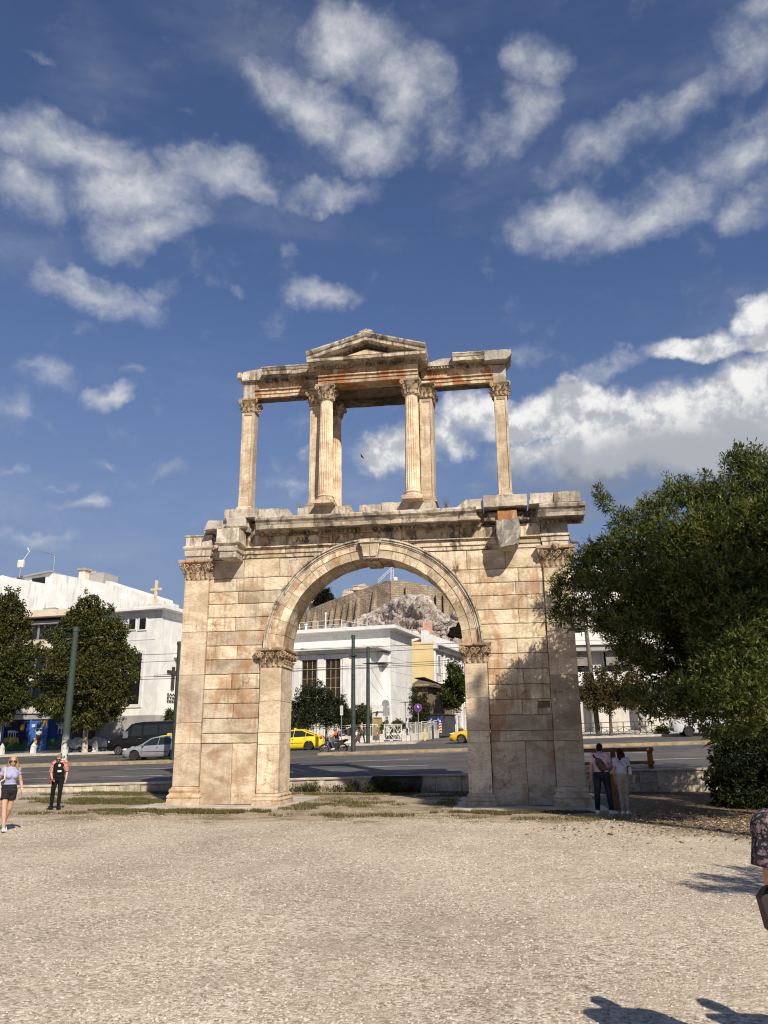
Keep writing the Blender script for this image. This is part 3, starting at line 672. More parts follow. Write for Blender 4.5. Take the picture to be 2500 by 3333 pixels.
# gable cornices
m = MB(); gx = 2.16
GP = [(CY1 + .1, 15.18), (CY0 - .04, 15.18), (CY0 - .08, 15.24), (CY0 - .42, 15.25), (CY0 - .42, 15.22), (CY0 - .47, 15.22), (CY0 - .48, 15.32), (CY0 - .50, 15.34), (CY1 + .1, 15.36)]
m.sweepx(GP, -gx, gx, 16); g = m.build('gable_cornice', S_CORN, ARCH, rough=(.25, .015, 3))
d = MB(); x = -1.98
while x < 1.95: d.box(x, x + .06, CY0 - .13, CY0 + .05, 15.09, 15.176, bev=.006); x += .105
d.box(-2, 1.98, CY0 - .08, CY0 + .05, 15.085, 15.175); d.build('dentil_row', S_DENT, g)
def rake(s):
    m = MB(); sl = (16.10 - 15.47) / gx
    prof = [(CY0 - .42, -.19), (CY0 - .47, -.19), (CY0 - .48, -.07), (CY0 - .53, -.04), (CY0 - .58, .04), (CY0 - .58, .09), (CY1 + .2, .10), (CY1 + .2, -.19)]
    rings = []
    for i in range(15):
        t = i / 14; x = s * (gx + .02) * (1 - t) + (0.0) * t; zc = 15.50 + sl * (gx - abs(x)) 
        rings.append([(x, y + (max(0, noise.noise(Vector((x * 2.3, z * 3, 1)))) * .05 if y < -1 else 0), zc + z) for y, z in prof])
    m.loft(rings); o = m.build('raking_cornice', S_CORN, ARCH, rough=(.2, .014, 3))
    d = MB(); x = .25
    while x < 1.55: zc = 15.50 + sl * (gx - x); d.box(s * x, s * (x + .06), CY0 - .12, CY0 + .02, zc - .30, zc - .21); x += .105
    d.xz([(s * .22, 15.50 + sl * (gx - .22) - .29), (s * 1.6, 15.50 + sl * (gx - 1.6) - .29), (s * 1.6, 15.50 + sl * (gx - 1.6) - .20), (s * .22, 15.50 + sl * (gx - .22) - .20)], CY0 - .07, CY0 + .02); d.build('dentil_row', S_DENT, o)
rake(-1); rake(1)
m = MB(); m.xz([(-1.95, 15.365), (1.95, 15.365), (0, 15.90)], CY0 + .06, CY1 - .1); m.build('gable_wall', S_SOFF, ARCH, rough=(.2, .012, 3))  # near-black colour carries the raking cornices' shade besides soot
m = MB(); m.xz([(-1.15, 15.37), (1.15, 15.37), (0, 15.70)], CY0 - .20, CY0 + .05); m.build('gable_panel', S_PIER, ARCH, rough=(.2, .01, 3))
m = MB(); m.box(-.20, .20, CY0 - .45, CY0 + .05, 16.17, 16.25, bev=.01); m.box(-.24, .24, CY0 - .48, CY0 + .08, 16.24, 16.29, bev=.01)
for i in range(-2, 3):
    spiral(m, (i * .085, CY0 - .30, 16.36 + .03 * (2 - abs(i))), .05, (1 if i > 0 else -1, 0, 0), (0, 0, 1), (0, -1, 0), 1.2, .022); leaf(m, (i * .085, CY0 - .25, 16.29), (1, 0, 0), (0, -1, 0), .12 + .03 * (2 - abs(i)), .09, .03)
m.build('finial', S_GREY, ARCH, smooth=50)
# paving slabs under the piers
for x0, x1, lab in ((-7.7, -2.72, 'pale flat stone slab carrying the left pier of the arch, grass round its front edge'), (2.62, 7.25, 'pale flat stone slab carrying the shaded right pier of the arch')):
    m = MB(); m.box(x0, x1, -1.95, 4.8, -.16, .0, bev=.03)
    tag(m.build('paving_slab', plain('slab_stone', (.46, .41, .34), .85, var=.25, scale=1.2, bump=.3), rough=(.5, .02, 1.5)), lab, 'stone slab', 'slabs under the arch')
# ------------------------------------------------------------------ ground
def f_gravel(t, b):
    p = t.pos(); sp = t('ShaderNodeSeparateXYZ', {0: p}, None); y = sp.outputs[1]; x = sp.outputs[0]
    wob = t.math('MULTIPLY', t.math('SUBTRACT', t.noise(p, .35, 6, .65), .5), 7.0)
    yy = t.math('ADD', y, wob)
    big = t.noise(p, .22, 5, .6); med = t.noise(p, 1.7, 6, .65)
    vor = t('ShaderNodeTexVoronoi', {'Vector': p, 'Scale': 30.0, 'Randomness': 1.0}, None, feature='F1')
    vc = t('ShaderNodeSeparateColor', {0: vor.outputs['Color']}, None)
    peb = t.ramp(vc.outputs[0], [(0, (.23, .185, .13)), (.35, (.43, .36, .265)), (.7, (.56, .485, .37)), (1, (.71, .64, .53))])
    dirt = t.mix(t.sstep(med, .3, .7), (.29, .22, .148), (.40, .315, .22))
    sandy = t.mix(t.sstep(big, .38, .62), (.49, .415, .31), (.36, .295, .215))
    cov = t.sstep(t.noise(p, .9, 6, .7), .34, .60, .35, .95)
    grav = t.mix(cov, sandy, peb)
    zone = t.sstep(yy, -6.2, -4.6)                  # 0 gravel (near) .. 1 trodden earth (by the arch)
    litter = t.math('MULTIPLY', t.sstep(x, 6.0, 9.5), t.sstep(yy, -9.5, -7.5))  # mask of leaf litter and painted shade below the evergreen
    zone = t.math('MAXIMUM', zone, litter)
    zone = t.math('MULTIPLY', zone, t.sstep(t.math('SUBTRACT', t.math('MULTIPLY', x, -1.0), 0.0), 16.5, 11.0))
    speck = t.math('MULTIPLY', t.sstep(vc.outputs[1], .80, .9), .7)
    earth = t.mix(speck, dirt, peb)
    leaves = t.mix(t.sstep(t.noise(p, 9.0, 5, .7), .4, .62), (.075, .052, .032), (.17, .11, .06))  # litter browns, lowered to paint in the evergreen's deep shade
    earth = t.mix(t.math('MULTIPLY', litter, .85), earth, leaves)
    grav = t.mix(1.0, grav, t.ramp(t.noise(t.mulv(p, (1, .6, 1)), .35, 6, .65), [(.28, (.70, .69, .67)), (.5, (1, 1, 1)), (.7, (1.18, 1.17, 1.16))]), 'MULTIPLY')
    c = t.mix(zone, grav, earth)
    mossy = t.math('MULTIPLY', t.math('MULTIPLY', zone, t.sstep(t.noise(p, .7, 7, .7), .48, .58)), .60)
    c = t.mix(mossy, c, (.14, .125, .06))
    t.l.new(c, b.inputs['Base Color'])
    h = t.math('SUBTRACT', 1.0, vor.outputs['Distance']); h = t.math('ADD', t.math('MULTIPLY', h, .8), t.math('MULTIPLY', t.noise(p, 60.0, 3, .6), .4))
    h2 = t.bump(h, .6, .018)
    t.l.new(t.bump(t.noise(p, 2.2, 6, .6), .5, .06, h2), b.inputs['Normal'])
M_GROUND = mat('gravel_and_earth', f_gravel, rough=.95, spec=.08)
gy = sorted(set([-70, -50, -40, -34] + [-30 + 1.0 * i for i in range(39)] + [8.15]))
gx_ = sorted(set([-160, -110, -80, -60] + [-45 + 2.5 * i for i in range(37)] + [60, 80, 110, 160]))
V = [(x, y, (noise.noise(Vector((x * .12, y * .12, 3))) * .05 if abs(y + 13) > 1 or True else 0) * (1 if y < -2.5 or abs(x) > 9 else 0.0) - .012) for y in gy for x in gx_]
nx = len(gx_); F = [(j * nx + i, j * nx + i + 1, (j + 1) * nx + i + 1, (j + 1) * nx + i) for j in range(len(gy) - 1) for i in range(nx - 1)]
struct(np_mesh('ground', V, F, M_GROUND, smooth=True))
# land under and beyond the avenue, out to the horizon
fy = [8.16, 12, 20, 30, 40, 50, 60, 90, 150, 400, 1200, 4000]; fx = [-4000, -1200, -400, -150, -80, -40, -20, 0, 20, 40, 80, 150, 400, 1200, 4000]
def land_z(x, y): return R0 + RX * max(-60, min(60, x)) + RY * (min(y, 60) - 8) - .15
V = [(x, y, land_z(x, y)) for y in fy for x in fx]; nx = len(fx)
F = [(j * nx + i, j * nx + i + 1, (j + 1) * nx + i + 1, (j + 1) * nx + i) for j in range(len(fy) - 1) for i in range(nx - 1)]
struct(np_mesh('terrain', V, F, plain('dry_earth', (.20, .16, .11), .95)))
# ------------------------------------------------------------------ avenue, pavements, kerbs, markings
def at_plane(px, py, p0, ang):
    """point seen at a photo pixel on the upright plane through p0 running in direction ang"""
    v = ray(px, py); n = Vector((-sin(ang), cos(ang), 0)); p0 = Vector((p0[0], p0[1], 0))
    return CAM + v * ((p0 - CAM).dot(n) / v.dot(n))
def f_asphalt(t, b):
    p = t.pos(); n = t.noise(t.mulv(p, (.12, 1.0, 1)), .9, 6, .6)
    c = t.mix(t.sstep(n, .35, .65), (.052, .051, .052), (.105, .098, .092))
    c = t.mix(t.sstep(t.noise(p, .25, 5, .6), .5, .62), c, (.13, .115, .10))
    sp = t.noise(p, 45.0, 3, .6); c = t.mix(t.math('MULTIPLY', t.sstep(sp, .55, .75), .5), c, (.20, .19, .18))
    t.l.new(c, b.inputs['Base Color']); t.l.new(t.bump(sp, .35, .01), b.inputs['Normal'])
M_ASPH = mat('worn_asphalt', f_asphalt, rough=.72, spec=.25)
M_KERB = plain('ochre_kerb', (.31, .225, .13), .85, var=.3, scale=2.5)
M_PALE = plain('pale_kerb', (.46, .41, .33), .85, var=.22, scale=2.5)
M_PAVE = plain('paving', (.42, .38, .33), .85, var=.2, scale=1.5)
M_LINE = plain('road_paint', (.62, .60, .54), .7, var=.35, scale=5)
def sheet(name, poly, m_, dz=0.0, step=4.0, z=None):
    """flat strip following the avenue's slope; poly is a list of (x, y)"""
    zf = z or (lambda x, y: max(road_z(x, y), .02))
    me = MB(); me.add([(x, y, zf(x, y) + dz) for x, y in poly], [tuple(range(len(poly)))]); return me.build(name, m_)
xs_ = [-160, -80, -50] + [-40 + 4 * i for i in range(26)] + [90, 160]; ys_ = [8.42, 10, 14, 18, 22, 26, 30, 34, 38.3, 41, 46, 60]
V = [(x, y, max(road_z(x, y), .015)) for y in ys_ for x in xs_]; nx = len(xs_)
F = [(j * nx + i, j * nx + i + 1, (j + 1) * nx + i + 1, (j + 1) * nx + i) for j in range(len(ys_) - 1) for i in range(nx - 1)]
struct(np_mesh('road', V, F, M_ASPH))
def strip(name, x0, x1, yf, wid, h, m_top, m_face=None, n=20, y1f=None):
    """a raised strip (kerb, median, pavement) along the avenue"""
    m = MB(); rings = []
    for i in range(n + 1):
        x = x0 + (x1 - x0) * i / n; y = yf(x); z = road_z(x, y); y2 = y1f(x) if y1f else y + wid; z2 = road_z(x, y2)
        rings.append([(x, y, z - .1), (x, y, z + h - .02), (x, y + .02, z + h), (x, y2 - .02, z2 + h), (x, y2, z2 + h - .02), (x, y2, z2 - .1)])
    m.loft(rings); return struct(m.build(name, m_top, rough=(.6, .012, 1.5)))
strip('median_kerb', -7.6, 120, lambda x: 25.7, 1.1, .15, M_KERB, n=40)
strip('median_kerb', -90, -15.9, lambda x: 22.2, 1.1, .15, M_KERB, n=30)
KY = lambda x: 37.6 if x < -12 else 37.6 + (x + 12) * .12
strip('pavement_edge', -90, -2.6, KY, .30, .13, M_PALE, n=30)
strip('pavement', -90, -2.6, lambda x: KY(x) + .302, 12, .126, M_PAVE, n=30, y1f=lambda x: 52)
strip('pavement_edge', 5.2, 90, lambda x: 38.4, .30, .13, M_PALE, n=30)
strip('pavement', 5.2, 90, lambda x: 38.702, 9, .126, M_PAVE, n=30, y1f=lambda x: 50)
def lane(x0, x1, y, w=.14):
    n = max(1, int((x1 - x0) / 4)); m = MB()
    for i in range(n):
        a, b = x0 + (x1 - x0) * i / n, x0 + (x1 - x0) * (i + 1) / n
        m.add([(q, yy, max(road_z(q, yy), .02) + .006) for q, yy in ((a, y), (b, y), (b, y + w), (a, y + w))], [(0, 1, 2, 3)])
    struct(m.build('lane_marking', M_LINE))
for x0, x1, y in ((-23.6, -19.4, 17.2), (-16.6, -13.8, 17.3), (-8.4, -7.2, 18.2), (-4.4, -1.0, 18.9), (2.9, 5.2, 19.1), (9, 12, 19.2), (-15.6, -12.2, 12.05), (-21.5, -18.2, 12.0), (-2.4, .6, 14.05), (11.2, 14.6, 13.7), (4.6, 7.6, 13.8)): lane(x0, x1, y)
lane(-80, -15.9, 21.9); lane(-6.5, 100, 24.9)
# low retaining wall between the arch ground and the avenue
WALL = thing('retaining_wall', 'low pale stone wall along the near side of the avenue, behind the arch', 'wall', (0, 8.2, 0))
S_LOW = stone('low_wall_stone', lo=(.40, .34, .26), hi=(.60, .54, .44), rust=.3, crust=.30, streak=.4, grey=.3)
m = MB(); wr = random.Random(11); x = -18.0
while x < 24:
    w = wr.uniform(.55, 1.15); x2 = min(24, x + w); zt0, zt1 = max(.05, road_z(x, 8.0) - .05), max(.05, road_z(x2, 8.0) - .05)
    rows = [0, 1] if zt0 < .62 or wr.random() < .25 else [0, wr.uniform(.42, .56), 1]
    for a, b in zip(rows, rows[1:]):
        d = wr.uniform(-.02, .02)
        m.prism([(x + .006, 8.0 + d, -.2 + (zt0 + .2) * a + .006), (x2 - .006, 8.0 + d, -.2 + (zt1 + .2) * a + .006), (x2 - .006, 8.0 + d, -.2 + (zt1 + .2) * b - .006), (x + .006, 8.0 + d, -.2 + (zt0 + .2) * b - .006)], (0, .36, 0))
    x = x2
m.build('wall_face', S_LOW, WALL, rough=(.22, .028, 2.5))
m = MB(); rings = []
for i in range(43):
    x = -18 + i; z = max(.06, road_z(x, 8.0)); rings.append([(x, 7.95, z - .05), (x, 7.94, z + .01), (x, 7.96, z + .03), (x, 8.45, z + .03), (x, 8.46, z - .06)])
m.loft(rings); m.build('coping', M_PALE, WALL, rough=(.4, .012, 2))
# rusty drain pipe edge lying along the foot of the wall
m = MB(); m.tube([(1.5, 7.4, .03), (4, 7.2, .03), (7, 6.9, .03), (10.5, 6.9, .03)], .035, 6); tag(m.build('ground_pipe', plain('dull_pipe', (.18, .15, .12), .7), smooth=True), 'thin dull pipe lying along the foot of the wall right of the passage', 'pipe')
# a broken iron frame leaning on the wall, overgrown with a creeper
FR = thing('iron_frame', 'dark rusty iron frame leaning on the low wall and overgrown with weeds', 'frame', (.4, 7.6, 0))
M_IRON = plain('rusty_iron', (.035, .026, .022), .7, var=.4)
m = MB(); A = [(-1.35, 7.05, .05), (-1.2, 7.88, .58), (.85, 7.88, .60), (.85, 7.0, .05)]
A2 = [(-1.3, 7.2, .33), (.82, 7.15, .35)]
for a, b in ((A[0], A[1]), (A[1], A[2]), (A[2], A[3]), (A2[0], A2[1])): m.bar(a, b, .07)
for k in range(3): m.bar((-.85 + .65 * k, 7.18, .34), (-.75 + .65 * k, 7.86, .58), .035)
m.build('frame_bars', M_IRON, FR)
m = MB(); m.prism([(-1.2, 7.5, .05), (.82, 7.5, .05), (.82, 7.9, .58), (-1.2, 7.9, .56)], (0, .04, .0)); m.build('back_plate', plain('brown_rust', (.075, .055, .04), .9, var=.5), FR)
# brown timber barrier on the wall, at the right
TB = thing('timber_barrier', 'brown timber barrier with two rails standing on the low wall beside the right pier', 'barrier', (9, 8.2, .8))
M_TIMB = plain('brown_timber', (.20, .10, .035), .7, var=.3)
def wz(x): return road_z(x, 8.2) + .03
pa = at_y(2120, 2500, 8.2).x; pb = at_y(2000, 2500, 8.2).x
zt = lambda x: wz(x) + .86 - .008 * (x - 8)
m = MB(); m.box(pa - .11, pa + .09, 8.12, 8.28, wz(pa), zt(pa), bev=.01); m.build('post', M_TIMB, TB)
m = MB(); m.box(pb - .12, pb + .08, 8.12, 8.28, wz(pb), zt(pb), bev=.01); m.build('post', M_TIMB, TB)
m = MB(); m.box(6.3, 6.5, 8.12, 8.28, wz(6.3), zt(6.3), bev=.01); m.build('post', M_TIMB, TB)
for f0, hh in ((.70, .15), (.20, .13)):
    m = MB(); m.prism([(6.2, 8.04, wz(6.2) + f0), (pa + .12, 8.04, wz(pa) + f0 - .02), (pa + .12, 8.04, wz(pa) + f0 + hh - .02), (6.2, 8.04, wz(6.2) + f0 + hh)], (0, .075, 0)); m.build('rail', M_TIMB, TB, rough=(.6, .006, 2))
# ---- white railing in front of the church
M_WHITE = plain('white_paint_metal', (.66, .64, .58), .5, var=.12)
S_MARB = stone('white_marble_plinth', lo=(.56, .53, .48), hi=(.70, .68, .63), rust=.05, crust=.06, streak=.3)
FY = 41.2
def pz(x, y=FY): return road_z(x, y) + .126
RA = thing('white_railing', 'white metal railing with crossed bars on a pale marble plinth before the church', 'railing', (-8, FY, pz(-8)))
x0f, x1f, x2f, x3f = at_y(900, 2400, FY).x, at_y(1236, 2400, FY).x, at_y(1247, 2400, FY).x, at_y(1318, 2400, FY).x
m = MB(); m.prism([(x0f, FY - .15, pz(x0f) - .05), (x1f, FY - .15, pz(x1f) - .05), (x1f, FY - .15, pz(x1f) + .5), (x0f, FY - .15, pz(x1f) + .42)], (0, .3, 0)); m.build('plinth', S_MARB, RA, rough=(.5, .01, 2))
for xx in (x1f + .02, x3f - .22):
    m = MB(); m.box(xx, xx + .34, FY - .2, FY + .2, pz(xx) - .05, pz(xx) + .62, bev=.02); m.build('gate_pier', S_MARB, RA)
def panel(x0, x1, zb, zt_, par, y=FY, name='panel', cross=True, end=None):
    m = MB(); e = end or (lambda x: Vector((x, y, 0)))
    P = lambda x, z: (e(x).x, e(x).y, z)
    for z in (zb, zt_, zt_ - .13): m.bar(P(x0, z), P(x1, z), .045)
    for x in (x0, x1): m.bar(P(x, zb), P(x, zt_), .05)
    if cross: m.bar(P(x0, zb), P(x1, zt_ - .13), .035); m.bar(P(x0, zt_ - .13), P(x1, zb), .035); m.bar(P((x0 + x1) / 2, zb), P((x0 + x1) / 2, zt_), .03)
    else:
        k = max(2, int(abs(x1 - x0) / .28))
        for i in range(1, k): m.bar(P(x0 + (x1 - x0) * i / k, zb), P(x0 + (x1 - x0) * i / k, zt_ - .13), .03)
    return m.build(name, M_WHITE, par)
x = x0f; alt = 0
while x < x1f - .4:
    x2 = min(x1f - .05, x + (1.15 if alt % 3 else 2.0)); panel(x, x2, pz(x) + .50, pz(x) + 1.42, RA, cross=bool(alt % 3 != 2)); x = x2; alt += 1
G = panel(x2f + .10, (x2f + x3f) / 2 - .01, pz(x2f) + .16, pz(x2f) + 1.38, RA, name='gate_leaf'); G = panel((x2f + x3f) / 2 + .01, x3f - .25, pz(x2f) + .16, pz(x2f) + 1.38, RA, name='gate_leaf')
SA = RAD(90 - 13.5)                                # side street runs away at this heading
sdir = Vector((cos(SA), sin(SA), 0)); c0 = Vector((x3f + .05, FY, 0))
RS = thing('white_railing', 'white metal railing turning up the side street along a low plinth', 'railing', (c0.x, c0.y, pz(c0.x)))
e = lambda s: c0 + sdir * s
m = MB(); m.prism([(e(.3).x, e(.3).y, pz(c0.x) - .1), (e(9).x, e(9).y, pz(e(9).x, e(9).y) - .1), (e(9).x, e(9).y, pz(e(9).x, e(9).y) + .55), (e(.3).x, e(.3).y, pz(c0.x) + .45)], (.25, 0, 0)); m.build('plinth', S_MARB, RS)
for k in range(5):
    s0 = .4 + 1.7 * k; p = e(s0); z = pz(p.x, p.y); panel(s0, s0 + 1.68, z + .52, z + 1.45, RS, cross=False, end=lambda s: e(s) + Vector((.12, 0, 0)))
# ---- dark railing on the right-hand pavement
M_DARK = plain('dark_green_metal', (.035, .045, .038), .5)
RD = thing('dark_railing', 'dark metal railing with crossed bars along the far pavement, right of the arch', 'railing', (12, 39.3, pz(12, 39.3)))
xa, xb = at_y(1850, 2380, 39.3).x, at_y(2140, 2380, 39.3).x; k = 8
for i in range(k):
    a, b = xa + (xb - xa) * i / k, xa + (xb - xa) * (i + 1) / k; z = pz(a, 39.3)
    m = MB(); y = 39.3
    for zz in (.12, .62, .98): m.bar((a, y, z + zz), (b, y, z + zz + .03), .045)
    m.bar((a, y, z), (a, y, z + 1.0), .06); m.bar((a, y, z + .12), (b, y, z + .62), .03); m.bar((a, y, z + .62), (b, y, z + .12), .03); m.bar(((a + b) / 2, y, z + .1), ((a + b) / 2, y, z + .62), .03)
    m.build('panel', M_DARK, RD)
# ---- bollards
def bollard(px, py, label):
    p = at_y(px, py, 39.2); z = pz(p.x, 39.2); m = MB(); m.loft([[(p.x + sx * r, 39.2 + sy * r, z + h) for sx, sy in ((-1, -1), (1, -1), (1, 1), (-1, 1))] for r, h in ((.17, 0), (.16, .62), (.15, .64), (.02, .95))])
    tag(m.build('bollard', M_WHITE, rough=(.3, .008, 3)), label, 'bollard', 'white pointed bollards on the far pavement')
bollard(4, 2460, 'white pointed bollard at the left edge, before the painted shutters'); bollard(107, 2455, 'white pointed bollard in front of the blue bird on the painted shutters'); bollard(308, 2450, 'white pointed bollard beside the trunk of the plane tree')
p = at_y(1383, 2415, 40.5); m = MB(); z = pz(p.x, 40.5)
m.lathe([(.07, 0), (.07, .85), (.05, .9), (.0, .9)], 10, (p.x, 40.5, z)); tag(m.build('post', plain('yellow_paint', (.72, .50, .04), .5), smooth=40), 'short yellow post at the corner of the side street', 'post')
for px_, lab, cc in ((1399, 'short grey post with a pale top, next to the yellow post', (.30, .30, .30)), (1410, 'short black post nearest the dark corrugated kiosk', (.02, .02, .02))):
    p = at_y(px_, 2415, 43.0); z = pz(p.x, 43.0); m = MB(); m.lathe([(.08, 0), (.08, .95), (.10, .96), (.10, 1.05), (.03, 1.15)], 10, (p.x, 43.0, z)); tag(m.build('post', plain('post_%d' % px_, cc, .5), smooth=40), lab, 'post')
# ---- poles
M_POLE = plain('dark_green_pole', (.035, .05, .04), .6, var=.3)
def f_peel(t, b):
    o = t.pos(); sp = t('ShaderNodeSeparateXYZ', {0: o}, None); n = t.noise(o, 2.6, 7, .7, .5)
    msk = t.math('MULTIPLY', t.sstep(n, .50, .55), t.sstep(sp.outputs[2], 2.5, 1.9))
    t.l.new(t.mix(msk, (.040, .055, .047), (.55, .53, .48)), b.inputs['Base Color'])
M_PEEL = mat('green_paint_with_poster_scraps', f_peel, rough=.7)
def pole(base, top, r0, r1, label, m_=None, cap=True, name='tram_pole', group=None):
    m = MB(); m.tube([base, base.lerp(top, .35), base.lerp(top, .7), top], [r0, r0 * .93 + r1 * .07, (r0 + r1) / 2, r1], 14)
    T = thing(name, label, 'pole', base, group=group)
    m.build('shaft', m_ or M_POLE, T, smooth=50)
    if cap: c = MB(); c.tube([top, top + (top - base).normalized() * .22], r1 * 1.18, 14); c.build('cap', M_POLE, T, smooth=50)
    return T
Pz = lambda px, py, y: Vector((at_y(px, py, y).x, y, 0))
b = at_y(208, 2500, 8.9); b.z = road_z(b.x, 8.9); tp = at_y(247, 2056, 8.9)
b = at_y(200, 2560, 8.9); b.z = max(.1, road_z(b.x, 8.9)) - .1
T_ = pole(b, tp, .17, .125, 'thick leaning green pole with torn white posters round its foot, at the left', M_PEEL)
b = at_y(567, 2474, 22.7); b.z = road_z(b.x, 22.7) + .1; tp = at_y(588, 2100, 22.7); pole(b, tp, .21, .20, 'dark green pole close beside the left pier of the arch')
b = at_y(1150, 2443, 26.2); b.z = road_z(b.x, 26.2) + .1; tp = at_y(1150, 2078, 26.2); P1 = pole(b, tp, .15, .115, 'dark green pole on the median, left one of the two seen through the arch')
m = MB(); zz = at_y(1150, 2134, 26.2); m.box(zz.x - .22, zz.x + .22, 26.0, 26.4, zz.z - .05, zz.z + .05); m.build('clamp', M_IRON, P1)
b = at_y(1198, 2424, 38.9); b.z = pz(b.x, 38.9) - .1; tp = at_y(1198, 2105, 38.9); P2 = pole(b, tp, .16, .13, 'dark green pole on the far pavement beside the woman with the child', cap=False)
b = at_y(1948, 2394, 39.6); b.z = pz(b.x, 39.6); tp = at_y(1906, 2034, 39.6); pole(b, tp, .20, .15, 'leaning brown wooden pole right of the arch, before the apartment house', plain('grey_brown_wood', (.13, .11, .075), .8, var=.3), cap=False, name='wooden_pole')
# overhead wires
M_WIRE = plain('black_wire', (.012, .012, .012), .5)
def wire(a, b, sag=.25, r=.012, lab='black overhead wire', fit=None):
    pts = [Vector(a).lerp(Vector(b), t / 14) - Vector((0, 0, sag * 4 * (t / 14) * (1 - t / 14))) for t in range(15)]
    m = MB(); m.tube(pts, r, 5); return tag(m.build('overhead_wire', M_WIRE, smooth=True), lab, 'wire', 'overhead trolley wires')
wl = 'thin black trolley wire stretched across the avenue'
for (pa_, pb_, y, s) in (((-200, 2147), (1800, 2079), 24.0, .15), ((-200, 2178), (1800, 2090), 24.6, .15), ((500, 2198), (1900, 2122), 32, .1), ((500, 2204), (1900, 2130), 32.6, .1), ((100, 2215), (1900, 2143), 33.4, .1), ((-100, 2222), (640, 2206), 24.4, .05), ((-100, 2112), (420, 2070), 30, .05)):
    wire(at_y(*pa_, y), at_y(*pb_, y), s, .017, wl)
a = at_y(1206, 2170, 38.6); wire(a, at_y(1276, 2290, 46.5), .1, .012, 'thin wire running down from the pole to the church corner'); wire(at_y(1206, 2220, 38.6), at_y(1272, 2296, 46.5), .1, .012, 'lower thin wire running down from the pole to the church corner')
# trolley wire fitting
m = MB(); a = at_y(1180, 2160, 32.0); bq = at_y(1278, 2157, 32.0); m.tube([a, a.lerp(bq, .3), a.lerp(bq, .7), bq], [.02, .07, .07, .02], 6); tag(m.build('wire_fitting', M_WIRE, smooth=True), 'black trolley wire fitting hanging by the right pole in the arch', 'wire fitting')
# road signs
M_GREYM = plain('galvanised', (.30, .30, .29), .5, metal=.3)
def signpost(px, py, y, h, label, r=.03):
    p = at_y(px, py, y); p.z = pz(p.x, y); T = thing('road_sign', label, 'sign', p); m = MB(); m.tube([p, p + Vector((0, 0, h))], r, 8); m.build('post', M_GREYM, T, smooth=50); return T, p
def disc(T, p, z, r, m_, name, y0=-.05, th=.02, face=None):
    m = MB(); m.tube([p + Vector((0, y0, z)), p + Vector((0, y0 - th, z))], r, 24); return m.build(name, m_, T)
T, p = signpost(1256.5, 2424, 39.0, 3.35, 'grey back of a round road sign with a square plate, on the far pavement')
disc(T, p, 3.05, .31, M_GREYM, 'round_plate'); m = MB(); m.box(p.x - .22, p.x + .32, p.y - .08, p.y - .06, p.z + 2.1, p.z + 2.75, bev=.01); m.build('square_plate', M_GREYM, T)
T, p = signpost(1363, 2415, 40.2, 2.75, 'round blue no parking sign with red rim on a grey post')
M_RED = plain('sign_red', (.45, .03, .03), .4); M_BLUE = plain('sign_blue', (.02, .06, .35), .4)
disc(T, p, 2.62, .33, M_RED, 'sign_rim'); disc(T, p, 2.62, .26, M_BLUE, 'sign_face', -.073); m = MB()
m.prism([p + Vector((-.06, -.10, 2.70)), p + Vector((.04, -.10, 2.58)), p + Vector((.10, -.10, 2.66)), p + Vector((.0, -.10, 2.80)), p + Vector((-.06, -.10, 2.80))], (0, -.004, 0)); m.build('sticker', M_WHITE, T)
T, p = signpost(1111, 2425, 39.0, 3.05, 'narrow white notice sign on a thin post by the motorcycle rider')
m = MB(); m.box(p.x - .11, p.x + .13, p.y - .06, p.y - .035, p.z + 2.25, p.z + 3.0, bev=.01); m.build('notice_plate', M_WHITE, T)
m = MB()
for k in range(8): m.box(p.x - .07, p.x + (.09 if k % 3 else .02), p.y - .068, p.y - .062, p.z + 2.33 + k * .08, p.z + 2.355 + k * .08)
m.build('notice_lettering', M_WIRE, T)
# T-shaped lamp in the church yard
p = at_y(1320, 2370, 47.0); p.z = pz(p.x, 47); T = thing('garden_lamp', 'thin T-shaped garden lamp beside the church wall', 'lamp', p); z1 = at_y(1320, 2287, 47).z
m = MB(); m.tube([p, (p.x, p.y, z1)], .045, 8); m.build('lamp_post', M_IRON, T); m = MB(); m.box(p.x - .42, p.x + .42, p.y - .06, p.y + .06, z1, z1 + .05, bev=.01); m.build('lamp_arm', M_IRON, T)
# ------------------------------------------------------------------ buildings
class Frame:
    """a building's own axes: s along its front, t into depth, z up"""
    def __init__(s, o, deg): s.o = Vector((o[0], o[1], 0)); s.a = RAD(deg); s.M = Matrix.Translation(s.o) @ Matrix.Rotation(s.a, 4, 'Z'); s.u = Vector((cos(s.a), sin(s.a), 0)); s.v = Vector((-sin(s.a), cos(s.a), 0))
    def front(s, px, py, t=0.0):
        q = at_plane(px, py, s.o + s.v * t, s.a); return (q - s.o).dot(s.u), q.z
    def side(s, px, py, sv=0.0):
        q = at_plane(px, py, s.o + s.u * sv, s.a + pi / 2); return (q - s.o).dot(s.v), q.z
    def w(s, a, t, z): return s.M @ Vector((a, t, z))
    def box(s, mb, a0, a1, t0, t1, z0, z1, mi=0, bev=0.0): return mb.box(a0, a1, t0, t1, z0, z1, mi, bev, s.M)
    def quadz(s, mb, poly, t0, t1, mi=0): return mb.prism([s.w(a, t0, z) for a, z in poly], s.v * (t1 - t0), mi)
